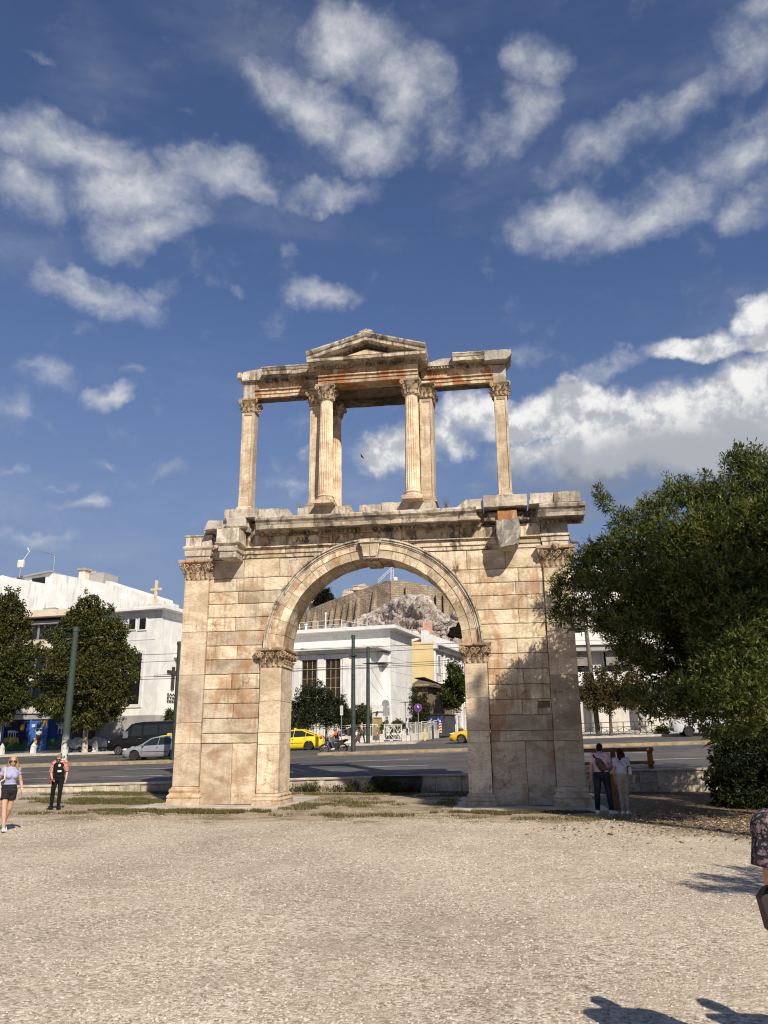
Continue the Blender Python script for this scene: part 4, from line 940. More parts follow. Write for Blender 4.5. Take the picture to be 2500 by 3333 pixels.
def f_slab(t, b):
    """polished marble cladding, slabs told apart by tone, soft veins"""
    p = t.pos(); q = t.mulv(p, (.75, .75, .45)); vor = t('ShaderNodeTexVoronoi', {'Vector': t.vmath('FLOOR', q), 'Scale': 1.0}, 1)
    sc = t('ShaderNodeSeparateColor', {0: vor}, None)
    n = t.noise(t.mulv(p, (1, 1, .6)), .9, 7, .65, 1.5)
    c = t.mix(t.sstep(n, .4, .62), (.68, .67, .64), (.78, .77, .74))
    c = t.mix(1.0, c, t.ramp(sc.outputs[0], [(0, (.90, .90, .91)), (1, (1.05, 1.03, .99))]), 'MULTIPLY')
    s1 = t.noise(t.mulv(p, (2.5, 2.5, .25)), 1.2, 5, .6); c = t.mix(t.math('MULTIPLY', t.sstep(s1, .54, .75), .28), c, (.46, .45, .42))
    t.l.new(c, b.inputs['Base Color'])
M_SLAB = mat('marble_cladding', f_slab, rough=.55, spec=.3)
def f_render(lo, hi, dirt):
    def fn(t, b):
        p = t.pos(); n = t.noise(p, .5, 6, .6); c = t.mix(t.sstep(n, .35, .65), lo, hi)
        s1 = t.noise(t.mulv(p, (1.6, 1.6, .22)), 1.1, 6, .65); c = t.mix(t.math('MULTIPLY', t.sstep(s1, .5, .72), dirt), c, tuple(x * .42 for x in lo))
        t.l.new(c, b.inputs['Base Color'])
    return fn
M_WWALL = mat('white_render', f_render((.70, .69, .65), (.82, .81, .78), .6), rough=.9, spec=.1)
M_CREAM = mat('cream_render', f_render((.60, .52, .39), (.70, .62, .48), .4), rough=.9, spec=.1)
M_YELL = mat('yellow_render', f_render((.72, .56, .27), (.78, .62, .32), .25), rough=.9, spec=.1)
M_NEO = mat('old_pale_render', f_render((.54, .50, .43), (.66, .62, .55), .6), rough=.9, spec=.1)
M_GREYB = mat('grey_render', f_render((.30, .29, .27), (.38, .36, .34), .4), rough=.9, spec=.1)
M_GLASS = plain('dark_window_glass', (.012, .014, .016), .12, spec=.5)
M_SHADE = plain('grey_awning_cloth', (.22, .20, .17), .9)
M_AMBER = plain('amber_glass', (.030, .019, .007), .25, spec=.4, var=.6, scale=.9)
M_BRASS = plain('window_bars', (.42, .33, .20), .5)
M_STONE2 = mat('grey_stone_base', f_render((.26, .25, .23), (.36, .35, .33), .5), rough=.8)
def window(fr, par, a0, a1, z0, z1, t, m_glass, m_bar, nx=1, nz=1, frame=.06, m_frame=None, name='window', side=False):
    """glass set back with bars and a frame; side=True puts it on the flank (s = t)"""
    W_ = MB()
    def bx(mb, p0, p1, q0, q1, d0, d1):
        if side: fr.box(mb, t - d1, t - d0, p0, p1, q0, q1)
        else: fr.box(mb, p0, p1, t + d0, t + d1, q0, q1)
    bx(W_, a0, a1, z0, z1, -.012, .05); o = W_.build(name, m_glass, par)
    b = MB()
    for i in range(1, nx): q = a0 + (a1 - a0) * i / nx; bx(b, q - .02, q + .02, z0, z1, -.045, -.013)
    for i in range(1, nz): q = z0 + (z1 - z0) * i / nz; bx(b, a0, a1, q - .016, q + .016, -.040, -.013)
    if b.v: b.build('window_bars', m_bar, o)
    if m_frame:
        f = MB()
        for p0, p1, q0, q1 in ((a0 - frame, a0, z0 - frame, z1 + frame), (a1, a1 + frame, z0 - frame, z1 + frame), (a0, a1, z1, z1 + frame), (a0, a1, z0 - frame, z0)): bx(f, p0, p1, q0, q1, -.09, .0)
        f.build('window_frame', m_frame, o)
    return o
# ---- the church: a tall block at the left, a lower nave seen through the arch
o = at_y(1273, 2360, 46.5); CF = Frame((o.x, o.y), -12); gz = pz(o.x, 46.5) - .3
CH = thing('church', 'marble-clad modern church with flat overhanging roofs and a stone cross on top', 'church', (o.x, o.y, gz))
zt = CF.front(1273, 2049)[1]; DP = CF.side(1341, 2150, 0)[0]; sL = CF.front(600, 2200, 0)[0]
m = MB(); CF.box(m, sL, 0, 0, DP, gz - 2, zt); nave = m.build('nave_wall', M_SLAB, CH)
m = MB(); CF.box(m, sL, .75, -.75, DP + .7, zt + .02, zt + .34, bev=.02); CF.box(m, sL, .25, -.25, DP + .2, zt - .10, zt + .02); roof = m.build('nave_roof', M_SLAB, CH)
m = MB(); T3 = -3.0
bs1 = CF.front(1207, 2200, T3)[0]; zb = CF.front(1207, 2112, T3)[1]
wins = [CF.front(a, 2200, T3)[0] for a in (908, 950, 982, 1031, 1059, 1108)]; zw1 = CF.front(1031, 2147, T3)[1]; zw0 = gz + 2.2
segs = [sL] + wins + [bs1]
for i in range(0, len(segs), 2): CF.box(m, segs[i], segs[i + 1], T3, -.01, gz - 1, zb)
for i in range(1, len(segs) - 1, 2): CF.box(m, segs[i], segs[i + 1], T3, -.01, zw1, zb); CF.box(m, segs[i], segs[i + 1], T3, -.01, gz - 1, zw0)
for i in range(0, len(segs), 2):                       # flat pilasters with small caps between the windows
    a, b_ = segs[i], segs[i + 1]; c = (a + b_) / 2 if i < len(segs) - 2 else a + .55; hw = .30
    CF.box(m, c - hw, c + hw, T3 - .08, T3, gz, zw1 + .15); CF.box(m, c - hw - .06, c + hw + .06, T3 - .12, T3, zw1 + .151, zw1 + .32)
for d in (.9, 1.5): CF.box(m, bs1 - d - .02, bs1 - d + .02, T3 - .02, T3, gz, zw1 + .3)
bay = m.build('front_bay', M_SLAB, CH)
for i in range(1, len(segs) - 1, 2): window(CF, bay, segs[i], segs[i + 1], zw0, zw1, T3 + .15, M_AMBER, M_BRASS, 3, 6)
m = MB(); CF.box(m, sL, CF.front(1228, 2105, T3 - .8)[0], T3 - .8, -.02, zb + .01, zb + .28, bev=.02); CF.box(m, sL, bs1 + .25, T3 - .25, -.02, zb - .14, zb); CF.box(m, bs1 + .002, bs1 + .6, -1.4, -.02, zb - 1.1, zb - .16); m.build('bay_roof', M_SLAB, CH)
# little annexe with an arched panel and a yellow door
T4 = -3.6; a0, z4 = CF.front(1210, 2294, T4); a1 = CF.front(1276, 2294, T4)[0]
m = MB(); CF.box(m, a0, a1, T4, -.03, gz - 1, z4, bev=.02); arcp = []
ac = (a0 + a1) / 2 - .1; az = CF.front(1240, 2318, T4)[1]
for k in range(9): t_ = k / 8; arcp.append((ac - 1.15 + 1.9 * t_, az - .28 + .34 * sin(pi * (.15 + .6 * t_))))
CF.quadz(m, arcp + [(x, z + .09) for x, z in arcp[::-1]], T4 - .10, T4 + .02)
ax = m.build('annexe', M_SLAB, CH)
d0, dz1 = CF.front(1218, 2338, T4); d1 = CF.front(1242, 2338, T4)[0]
m = MB(); CF.box(m, d0, d1, T4 - .03, T4 + .05, gz - .4, dz1); dr = m.build('door', plain('ochre_door', (.36, .27, .11), .6), CH); m = MB()
for p0, p1, q0, q1 in ((d0 - .08, d0, gz, dz1 + .1), (d1, d1 + .08, gz, dz1 + .1), (d0, d1, dz1, dz1 + .1)): CF.box(m, p0, p1, T4 - .08, T4, q0, q1)
m.build('door_frame', M_BRASS, dr); lx = (d0 + d1) / 2; m = MB(); m.ball(CF.w(lx, T4 - .14, dz1 + .45), (.08, .08, .16)); m.build('wall_lamp', M_IRON, CH)
for px_ in (1296, 1309, 1321, 1331):
    s0, z0 = CF.side(px_, 2342, .0); m = MB(); CF.box(m, -.05, .012, s0, s0 + .28, z0 - .16, z0 + .16); m.build('vent_slot', M_GLASS, CH)
# joints of the cladding on the flank and front
m = MB()
for k in range(1, 8): z = gz + (zt - gz) * k / 8; CF.box(m, 0, .006, .02, DP - .1, z - .012, z + .012)
m.build('flank_joints', M_GREYB, nave)
# rail and pipes on the nave roof
m = MB()
rp = [CF.front(px_, 2030, 1.2)[0] for px_ in (940, 975, 1035, 1112, 1165, 1195)]; zr = zt + .34
for a in rp: m.tube([CF.w(a, 1.2, zr), CF.w(a, 1.2, zr + 1.05)], .035, 6)
for hh in (.55, 1.0): m.tube([CF.w(rp[0], 1.2, zr + hh), CF.w(rp[3], 1.2, zr + hh + .1)], .022, 6)
m.tube([CF.w(rp[3], 1.2, zr + 1.0), CF.w(rp[5] + 1.5, 1.2, zr + .05)], .02, 6)
m.build('roof_rail', M_WHITE, CH)
for px_, py_, hh, r in ((996, 2010, 1.0, .13), (1060, 1995, 2.0, .07)):
    a = CF.front(px_, 2030, 3)[0]; m = MB(); m.tube([CF.w(a, 3, zr - .1), CF.w(a, 3, zr + hh)], r, 10); m.tube([CF.w(a, 3, zr + hh + .01), CF.w(a, 3, zr + hh + .16)], r * 1.5, 10); m.build('roof_vent', M_WHITE, CH)
# tall left block
T5 = -6.0; s1, zc5 = CF.front(530, 1985, T5); s0 = CF.front(280, 2100, T5)[0]
m = MB(); CF.box(m, s0, s1, T5, 6, gz - 3, zc5 - .75); CF.box(m, s0 + .06, s1 - .06, T5 + .06, 6, zc5 - .75, zc5 - .70); CF.box(m, s0, s1, T5 - .02, 6, zc5 - .70, zc5)
tb = m.build('tower_wall', M_SLAB, CH)
m = MB(); CF.box(m, s0 - .6, s1 + .75, T5 - .75, 6.5, zc5 + .003, zc5 + .25, bev=.02); CF.box(m, s0 - .5, s1 + .65, T5 - .65, 6.4, zc5 + .251, zc5 + .36); m.build('tower_roof', M_SLAB, CH)
m = MB(); CF.box(m, s0 - .02, s1 + .03, T5 - .05, -.5, gz - 3, gz + 2.6, bev=.01); m.build('stone_base', M_STONE2, CH)
for a, b_ in ((422, 441), (456, 475)):
    p0, q1 = CF.front(a, 2012, T5); p1, q0 = CF.front(b_, 2048, T5); window(CF, CH, p0, p1, q0, q1, T5, M_GLASS, M_WHITE, 1, 1, .12, M_WHITE)
p0, q1 = CF.front(425, 2128, T5); p1, q0 = CF.front(452, 2292, T5); window(CF, CH, p0, p1, q0, q1, T5, M_GLASS, M_IRON, 1, 3, .3, M_SLAB)
p0, q1 = CF.front(364, 2354, T5 - .06); p1, q0 = CF.front(430, 2393, T5 - .06); m = MB(); CF.box(m, p0, p1, T5 - .09, T5 - .06, q0, q1); m.build('dark_panel', M_GREYB, CH)
m = MB(); p0, q0 = CF.front(420, 2084, T5); p1, q1 = CF.front(505, 2084, T5); CF.box(m, p0, p1, T5 - .03, T5, q0 - .05, q0 + .05); m.build('ledge', M_SLAB, CH)
# stone cross on the roof
cs, cz = CF.front(506, 1955, -4.0); _, ctop = CF.front(506, 1890, -4.0); m = MB(); zb0 = zc5 + .362; hh = ctop - zb0
CF.box(m, cs - 1.3, cs + 1.1, -4.6, -3.4, zb0, zb0 + .32, bev=.03); CF.box(m, cs - .65, cs + .65, -4.4, -3.6, zb0 + .322, zb0 + .62, bev=.03); CF.box(m, cs - .13, cs + .13, -4.12, -3.88, zb0 + .622, ctop, bev=.02)
CF.box(m, cs - .62, cs - .132, -4.11, -3.89, ctop - 1.02, ctop - .78, bev=.02); CF.box(m, cs + .132, cs + .62, -4.11, -3.89, ctop - 1.02, ctop - .78, bev=.02); m.build('roof_cross', plain('golden_stone', (.58, .49, .34), .6), CH)
# black cross and lettering on the flank
f0, fz1 = CF.side(563, 2171, s1); f1, fz0 = CF.side(559, 2247, s1)
m = MB(); c_ = (f0 + f1) / 2; CF.box(m, s1 + .04, s1 + .12, c_ - .22, c_ + .22, fz0, fz1); CF.box(m, s1 + .03, s1 + .125, c_ - .95, c_ + .95, fz1 - .66, fz1 - .36); m.build('wall_cross', M_IRON, CH)
def text_mesh(name, body, size, M, m_, parent, ext=.01, sx=1.0):
    cu = bpy.data.curves.new(name, 'FONT'); cu.body = body; cu.size = size; cu.extrude = ext; cu.space_character = 1.05; cu.resolution_u = 2
    q = bpy.data.objects.new(name, cu); COL.objects.link(q); bpy.context.view_layer.update()
    me = bpy.data.meshes.new_from_object(q); COL.objects.unlink(q); bpy.data.objects.remove(q)
    me.materials.clear(); me.materials.append(m_); r = bpy.data.objects.new(name, me); COL.objects.link(r); r.matrix_world = M @ Matrix.Scale(sx, 4, (1, 0, 0))
    put(r, parent); return r
text_mesh('inscription', "\u0391\u0399\u0394", .26, Matrix.Translation((-2.75, .066, 8.80)) @ Matrix.Rotation(pi / 2, 4, 'X'), S_SOFF, INS_PARENT, .004, 1.2)
l0, lz = CF.side(543, 2262, s1)
for i, wd in enumerate(("\u0395\u039b\u039b\u0397\u039d\u0399\u039a\u0397", "\u0395\u03a5\u0391\u0393\u0393\u0395\u039b\u0399\u039a\u0397", "\u0395\u039a\u039a\u039b\u0397\u03a3\u0399\u0391")):
    Mx = CF.M @ Matrix.Translation((s1 + .05, l0, lz - .05 - .31 * i)) @ Matrix.Rotation(pi / 2, 4, 'Z') @ Matrix.Rotation(pi / 2, 4, 'X')
    text_mesh('lettering', wd, .31, Mx, M_IRON, CH, .03, 1.9)
dd0, ddz = CF.side(568, 2312, s1); m = MB(); CF.box(m, s1 + .032, s1 + .2, dd0, dd0 + 3.0, gz - 1, ddz - .1); m.build('door', M_AMBER, CH); m = MB(); CF.box(m, s1 + .032, s1 + .3, dd0 - .3, dd0 - .002, gz - 1, ddz); CF.box(m, s1 + .032, s1 + .5, dd0 - .3, dd0 + 3.2, ddz + .002, ddz + .25); m.build('door_frame', M_CREAM, CH)
ll, lz2 = CF.side(535, 2318, s1); m = MB(); m.tube([CF.w(s1 + .03, ll, lz2 + .2), CF.w(s1 + .3, ll, lz2 + .3)], .03, 6); m.ball(CF.w(s1 + .32, ll, lz2), (.12, .12, .26)); m.build('wall_lamp', M_IRON, CH)
# ---- office block with bands and painted shutters, at the left
o = at_y(292, 2440, 45.5); OF = Frame((o.x, o.y), -7); og = pz(o.x, 45.5) - .4
OB = thing('office_building', 'low office block with cream concrete bands and murals on its ground floor shutters', 'building', (o.x, o.y, og))
Z_ = lambda y, t=0: OF.front(150, y, t)[1]
m = MB(); OF.box(m, -32, -.05, 1.0, 14, og - 2, Z_(1990)); OB_core = m.build('inner_wall', M_GLASS, OB)
for y0, y1, t0, m_, nm in ((1984, 2006, -.1, M_CREAM, 'roof_parapet'), (2021, 2031, .5, M_GREYB, 'window_band'), (2083, 2112, 0, M_CREAM, 'concrete_band'), (2190, 2216, -.8, M_NEO, 'canopy_band'), (2296, 2322, 0, M_NEO, 'concrete_band'), (2324, 2341, .15, M_GREYB, 'shutter_box')):
    m = MB(); OF.box(m, -32, 0, t0, 1.4, Z_(y1, t0), Z_(y0, t0), bev=.02); m.build(nm, m_, OB, rough=(1.2, .01, 1))
for y0, y1 in ((2032, 2082), (2113, 2189), (2222, 2294)):
    for k in range(12):
        a = -31.5 + k * 2.65; window(OF, OB, a + .1, a + 2.55, Z_(y1, .9) + .05, Z_(y0, .9) - .05, .92, M_GLASS, M_GREYM, 2, 1, .08, M_GREYM)
        if y0 == 2222 and k % 3 == 1 or y0 == 2113 and k % 4 == 2: m = MB(); OF.box(m, a + .2, a + 2.4, .80, .86, Z_(y0, .9) - 1.0, Z_(y0, .9) - .06); m.build('blind', M_SHADE, OB)
m = MB(); OF.box(m, -31, -29.5, 3, 4.6, Z_(1990) + .002, Z_(1990) + .8); m.build('roof_unit', M_GREYB, OB)
for px_ in (140, 160):
    a = OF.front(px_, 1980, 2)[0]; m = MB(); OF.box(m, a, a + .7, 2, 2.6, Z_(1990) + .003, Z_(1990) + .75, bev=.02); m.build('roof_unit', M_GREYB, OB)
# shutters with the mural
zs0, zs1 = og + .05, Z_(2341, .3)
def f_mural(t, b): pass
cols = {'navy': (.016, .017, .055), 'blue': (.05, .15, .40), 'white': (.62, .62, .60), 'moon': (.66, .40, .05), 'sand': (.40, .30, .08), 'green': (.05, .13, .04), 'brown': (.045, .014, .01), 'slate': (.13, .135, .13), 'cream': (.62, .52, .22), 'dblue': (.025, .05, .19), 'orange': (.45, .22, .03)}
def f_shut(c):
    def fn(t, b):
        p = t.pos(); n = t.noise(p, 2.5, 4, .6); t.l.new(t.mix(n, tuple(x * .8 for x in c), tuple(x * 1.15 for x in c)), b.inputs['Base Color'])
    return fn
MM = [mat('mural_' + k, f_shut(c), rough=.55) for k, c in cols.items()]; MI = {k: i for i, k in enumerate(cols)}
def mural_shutter(pxa, pxb, paint, base):
    a0, a1 = OF.front(pxa, 2400, .3)[0], OF.front(pxb, 2400, .3)[0]; m = MB(); n = 34; W_, H_ = a1 - a0, zs1 - zs0
    nxx = 40
    for j in range(n):                                  # each slat a shallow ridge, painted in patches
        z0, z1 = zs0 + H_ * j / n, zs0 + H_ * (j + 1) / n
        for i in range(nxx):
            u = (i + .5) / nxx; v = (j + .5) / n; c = MI[paint(u, v) or base]; x0, x1 = a0 + W_ * i / nxx, a0 + W_ * (i + 1) / nxx; zm = (z0 + z1) / 2
            m.add([OF.w(x0, .30, z0), OF.w(x1, .30, z0), OF.w(x1, .265, zm), OF.w(x0, .265, zm), OF.w(x1, .30, z1), OF.w(x0, .30, z1)], [(0, 1, 2, 3), (3, 2, 4, 5)], c)
    m.build('roller_shutter', MM, OB)
    m = MB(); OF.box(m, a1 + .01, a1 + .16, .18, .42, zs0, zs1); m.build('shutter_guide', MM[MI['blue']], OB)
def paint1(u, v):
    if v < .12 + .12 * abs(sin(u * 9)) + (.1 if u < .8 else .16): return 'green'
    if v < .46 and u < .60 - (.46 - v) * -.25: return 'sand'
    if .46 < v < .68 and .14 < u < .56: return 'white' if (int(u * 33) % 3 == 0 or v > .62) and not (v > .65 and abs(u - .3) > .16) else 'navy'
    if (u - .70) ** 2 * 1.35 + (v - .77) ** 2 < .0095: return 'moon'
    if .78 < v < .87 and u < .34 - (v - .78) * 2: return 'slate'
    if u > .62 - (v - .5) * .4 and v > .46: return 'dblue' if u > .85 else 'navy'
def paint2(u, v):
    if (u - .52) ** 2 / .045 + (v - .64) ** 2 / .012 < 1: return 'brown' if abs(v - .67) < .025 and abs(abs(u - .52) - .09) < .07 else 'white'
    if .22 < v < .56 and .36 + (.56 - v) * .45 < u < .70: return 'brown'
    if .22 < v < .45 and .26 < u < .36 + (.45 - v): return 'cream'
    if .77 < v < .86 and u < .32: return 'white'
    if v < .22 and u < .34: return 'green'
    if v > .80 and u > .62: return 'orange'
def paint3(u, v):
    if .10 < v < .50 and .55 < u < .82: return 'dblue' if (u - .7) ** 2 / .006 + max(0, v - .38) ** 2 / .008 < 1 and v < .46 else 'slate'
    if .56 < v < .85 and .42 < u < .85 and int(u * 22) % 3 == 0: return 'white'
    if .72 < v < .86 and .45 < u < .8: return 'white'
    if v < .22: return 'slate'
    if v < .42: return 'green' if u < .45 else 'slate'
    if u > .86: return 'dblue'
mural_shutter(-40, 8, lambda u, v: None, 'navy'); mural_shutter(11, 95, paint1, 'navy'); mural_shutter(98, 150, paint2, 'blue'); mural_shutter(153, 232, paint3, 'dblue')
m = MB(); a0 = OF.front(236, 2400, .3)[0]; OF.box(m, a0, -.06, .2, .9, og - 1, Z_(2341, .3)); m.build('dark_entrance', plain('dark_brown_wood', (.05, .035, .025), .8), OB)
# ---- white party-wall building behind
o = at_y(200, 2000, 62); WF = Frame((o.x, o.y), -8)
WB = thing('white_building', 'bare white building with a stepped roofline rising behind the plane trees', 'building', (o.x, o.y, og))
pl = [(-120, 1860), (0, 1874), (8, 1872), (40, 1881), (160, 1902), (168, 1904), (171, 1868), (175, 1866), (250, 1880), (330, 1897), (343, 1900), (344, 1890), (362, 1892), (363, 1903), (384, 1908), (381, 1946), (440, 1956), (445, 2130), (-120, 2130)]
m = MB(); WF.quadz(m, [WF.front(x, y) for x, y in pl], 0, 14); m.build('party_wall', M_WWALL, WB)
m = MB(); WF.quadz(m, [WF.front(x, y, 2.5) for x, y in ((58, 1881), (166, 1861), (172, 1868), (168, 1905), (62, 1893))], 2.5, 10); ph = m.build('penthouse', M_WWALL, WB)
m = MB(); WF.quadz(m, [WF.front(x, y, 2.4) for x, y in ((52, 1882), (168, 1858), (170, 1863), (54, 1886))], 2.0, 10.5); m.build('penthouse_roof', M_GREYB, WB)
m = MB(); WF.quadz(m, [WF.front(x, y, 2.48) for x, y in ((104, 1884), (148, 1878), (147, 1899), (106, 1893))], 2.44, 2.49); m.build('window', M_GLASS, WB)
a, z = WF.front(265, 1884, 3); m = MB(); WF.box(m, a - .45, a + .45, 3, 3.9, z - 1.2, z + 1.1); c_ = m.build('chimney', M_CREAM, WB); m = MB(); WF.box(m, a - .65, a + .65, 2.8, 4.1, z + 1.103, z + 1.35); m.build('chimney_cap', M_GREYB, c_)
p0, q1 = WF.front(277, 1870, 4); p1, q0 = WF.front(336, 1900, 4); m = MB(); WF.box(m, p0, p1, 4, 7, q0 - 1, q1 + .1); WF.box(m, p0 + .5, p0 + 1.6, 3.95, 5, q1, q1 + .35); m.build('roof_hut', M_GREYB, WB)
def aerial(px0, py0, px1, py1, lab, kind):
    b0 = at_y(px0, py0, 64); b1 = at_y(px1, py1, 64); T = thing('roof_aerial', lab, 'aerial', b0); m = MB(); m.tube([b0, b1], .05, 6); m.build('mast', M_GREYM, T)
    m = MB()
    if kind: 
        a = b1 + Vector((-2.0, 0, .55)); m.tube([a, b1 + Vector((.3, 0, -.1))], .06, 6)
        for k in range(6): q = a.lerp(b1, k / 6); m.tube([q + Vector((0, -.4, 0)), q + Vector((0, .4, 0))], .03, 5)
        m.tube([b1 + Vector((-.9, 0, -.35)), b1 + Vector((.4, 0, -.25))], .03, 5)
    else: m.box(b1.x - .45, b1.x + .35, 63.8, 64.2, b1.z - .6, b1.z + .35, bev=.05); m.tube([b1, b1 + Vector((.9, 0, 1.4)), b1 + Vector((.6, 0, 1.9))], .06, 6)
    m.build('aerial_head', M_GREYM if kind else M_WHITE, T)
aerial(170, 1900, 179, 1806, 'spiky television aerial on the roof of the white building', True); aerial(63, 1880, 70, 1832, 'thin mast with a white box on the white roof', False)
# ---- apartment house behind the dark tree, right
o = at_y(1880, 2390, 47.5); AF = Frame((o.x, o.y), 1.5); ag = pz(o.x, 47.5) - .4
AB = thing('apartment_house', 'white apartment house with deep balconies, half hidden behind the dark tree', 'building', (o.x, o.y, ag)); A_ = lambda y, t=0: AF.front(1900, y, t)[1]
m = MB(); AF.box(m, -3, 34, 1.6, 14, ag - 2, A_(1868, 1.6)); m.build('wall', M_NEO, AB)
for y0, y1, t0, m_, nm in ((1806, 1812, -.3, M_WWALL, 'roof_slab'), (1836, 1868, 0, M_WWALL, 'parapet'), (1930, 1950, 0, M_WWALL, 'balcony_front'), (2060, 2085, 0, M_WWALL, 'balcony_front'), (2090, 2099, .05, M_WWALL, 'balcony_slab'), (2101, 2119, .3, M_GREYB, 'balcony_ceiling'), (2190, 2216, 0, M_WWALL, 'balcony_front'), (2222, 2231, .05, M_WWALL, 'balcony_slab')):
    m = MB(); AF.box(m, -3, 34, t0, 1.58 if 'front' not in nm else .15, A_(y1, t0), A_(y0, t0), bev=.02); m.build(nm, m_, AB)
m = MB(); AF.box(m, -3, 34, 0.06, 1.55, A_(2089), A_(2086)); m.build('balcony_slab', M_WWALL, AB)
m = MB(); AF.box(m, 1, 20, 3, 10, A_(1868, 1.6) + .003, A_(1812, -.3) - .003); m.build('roof_hut', M_WWALL, AB)
for (y0, y1) in ((2000, 2058), (2122, 2188)):
    for k in range(9):
        a = -2 + 3.9 * k; window(AF, AB, a + 1.1, a + 3.6, A_(y1, 1.6), A_(y0, 1.6), 1.55, M_GLASS, M_GREYM, 2, 1, .1, M_WWALL)
        m = MB(); AF.box(m, a + 1.2, a + 3.5, .9, .95, A_(y0, 1) - 1.25, A_(y0, 1)); m.build('awning', M_SHADE, AB)
m = MB()
for y_ in (2053,): 
    for k in range(46): a = -3 + .8 * k; m.bar(AF.w(a, .08, A_(2060)), AF.w(a, .08, A_(2052)), .03)
    m.bar(AF.w(-3, .08, A_(2052)), AF.w(33.8, .08, A_(2052)), .05)
m.build('balcony_rail', M_DARK, AB)
m = MB(); AF.box(m, -3, 34, 2.4, 2.5, ag - 1, A_(2231)); m.build('shop_front', M_GLASS, AB)
for k in range(9): m = MB(); a = -2.5 + 4 * k; AF.box(m, a, a + .5, .3, .8, ag - 1, A_(2232)); m.build('column', M_GREYB, AB)
m = MB(); AF.box(m, 4, 13, 2.0, 2.1, ag + 1.35, ag + 1.5); m.build('shop_ledge', M_GREYM, AB)
# ---- houses up the side street
def house(name, label, px_l, px_r, Y, y_top, depth, m_front, m_side, cat='house', deg=-13.5, yg=2400):
    q = at_y(px_r, 2380, Y); f = Frame((q.x, q.y), deg); g = pz(q.x, min(Y, 60)) - .6; T = thing(name, label, cat, (q.x, q.y, g)); s0 = f.front(px_l, 2200, 0)[0]; zt = f.front(px_r, y_top)[1]
    m = MB(); m.add([f.w(a, t, z) for z in (g - 2, zt) for t in (0, depth) for a in (s0, 0)], [(0, 2, 3, 1), (4, 5, 7, 6), (0, 1, 5, 4), (2, 6, 7, 3), (0, 4, 6, 2)], 0); m.add([f.w(0, t, z) for t, z in ((0, g - 2), (depth, g - 2), (depth, zt), (0, zt))], [(0, 1, 2, 3)], 1)
    m.build('wall', [m_front, m_side], T); return f, T, s0, zt, g
f, YH, s0, zt, g = house('yellow_house', 'tall house with a plain yellow side wall and a pale ornate street front', 1338, 1415, 66, 2086, 15, M_YELL, M_NEO)
m = MB(); f.box(m, -.9, .9, .3, 15, zt - .5, zt - .25, bev=.02); f.box(m, -.1, .5, .2, 15, zt - .9, zt - .502); m.build('cornice', M_WWALL, YH)
m = MB(); f.box(m, -.75, -.05, -.02, 14, zt - .24, zt + .75); f.box(m, -1.35, -.76, -.02, 1.2, zt - .24, zt + 1.3); m.build('parapet', M_WWALL, YH)
m = MB(); m.add([f.w(s0, .1, zt), f.w(-1.4, .1, zt), f.w(-2.2, 5, zt + 1.1), f.w(s0, 5, zt + 1.1), f.w(s0, 14, zt), f.w(-1.4, 14, zt)], [(0, 1, 2, 3), (1, 5, 2), (3, 2, 5, 4)]); m.build('tiled_roof', plain('red_tiles', (.20, .065, .04), .9, var=.35, scale=6), YH)
for a, w_, m_, h in ((-3.2, .9, plain('pink_render', (.62, .34, .24), .9), 2.1), (-5.2, 1.2, M_WWALL, 1.0)): m = MB(); f.box(m, a, a + w_, 6, 7, zt, zt + 1.1 + h); m.build('chimney', m_, YH)
c_ = f.w(-5.9, -.3, zt + .55); m = MB(); m.lathe([(0, -.05), (.35, .02), (.55, .14), (.55, .17), (.34, .06), (0, .0)], 16); m.build('dish', M_WHITE, YH, smooth=50, M=Matrix.Translation(c_) @ Matrix.Rotation(RAD(75), 4, 'X'))
def street_front(f, T, t0, t1, z0, zt_, floors, bays, m_trim, sv=0.0):
    for i in range(bays + 1):
        t = t0 + (t1 - t0) * i / bays; m = MB(); f.box(m, sv, sv + .18, max(t0, t - .28), min(t1, t + .28), z0, zt_ - .6); m.build('pilaster', m_trim, T)
    for fl in range(floors):
        for i in range(bays):
            t = t0 + (t1 - t0) * (i + .5) / bays; z = z0 + (zt_ - .8 - z0) * (fl + .18) / floors; h = (zt_ - z0) / floors * .55; window(f, T, t - .5, t + .5, z, z + h, sv + .02, M_GLASS, M_WHITE, 2, 3, .14, m_trim, side=True)
street_front(f, YH, .4, 14.6, g + .2, zt, 3, 4, M_WWALL)
def balcony(f, T, t0, t1, z, out=1.1, sv=0.0):
    m = MB(); f.box(m, sv, sv + out, t0, t1, z, z + .18, bev=.02); o = m.build('balcony', M_WWALL, T); m = MB()
    for a, b_ in (((sv + out - .05, t0), (sv + out - .05, t1)), ((sv, t0), (sv + out - .05, t0)), ((sv, t1), (sv + out - .05, t1))):
        A, B = f.w(a[0], a[1], z + .18), f.w(b_[0], b_[1], z + .18); n = max(2, int((B - A).length / .3)); up = Vector((0, 0, 1.0)); m.bar(A + up, B + up, .05); m.bar(A + up * .1, B + up * .1, .03)
        for k in range(n + 1): q = A.lerp(B, k / n); m.bar(q, q + up, .025)
    m.build('balcony_rail', M_IRON, o)
zb1 = f.side(1428, 2222, 1.0)[1]; zb2 = f.side(1436, 2315, 1.0)[1]
balcony(f, YH, .6, 6, zb1, 1.3); balcony(f, YH, 2, 7, zb2 - .2)
f2, H2, s0, zt2, g2 = house('corner_house', 'pale pinkish house with a deep dark eave, next up the side street', 1405, 1441, 82, 2090, 14, plain('beige_render', (.52, .40, .29), .9), M_NEO)
m = MB(); f2.box(m, -7, 1.0, -.9, 14.4, zt2 + .003, zt2 + .3, bev=.02); m.build('eave', M_NEO, H2); street_front(f2, H2, .4, 13.6, g2, zt2, 3, 4, M_WWALL); balcony(f2, H2, 3, 8, zt2 - 7)
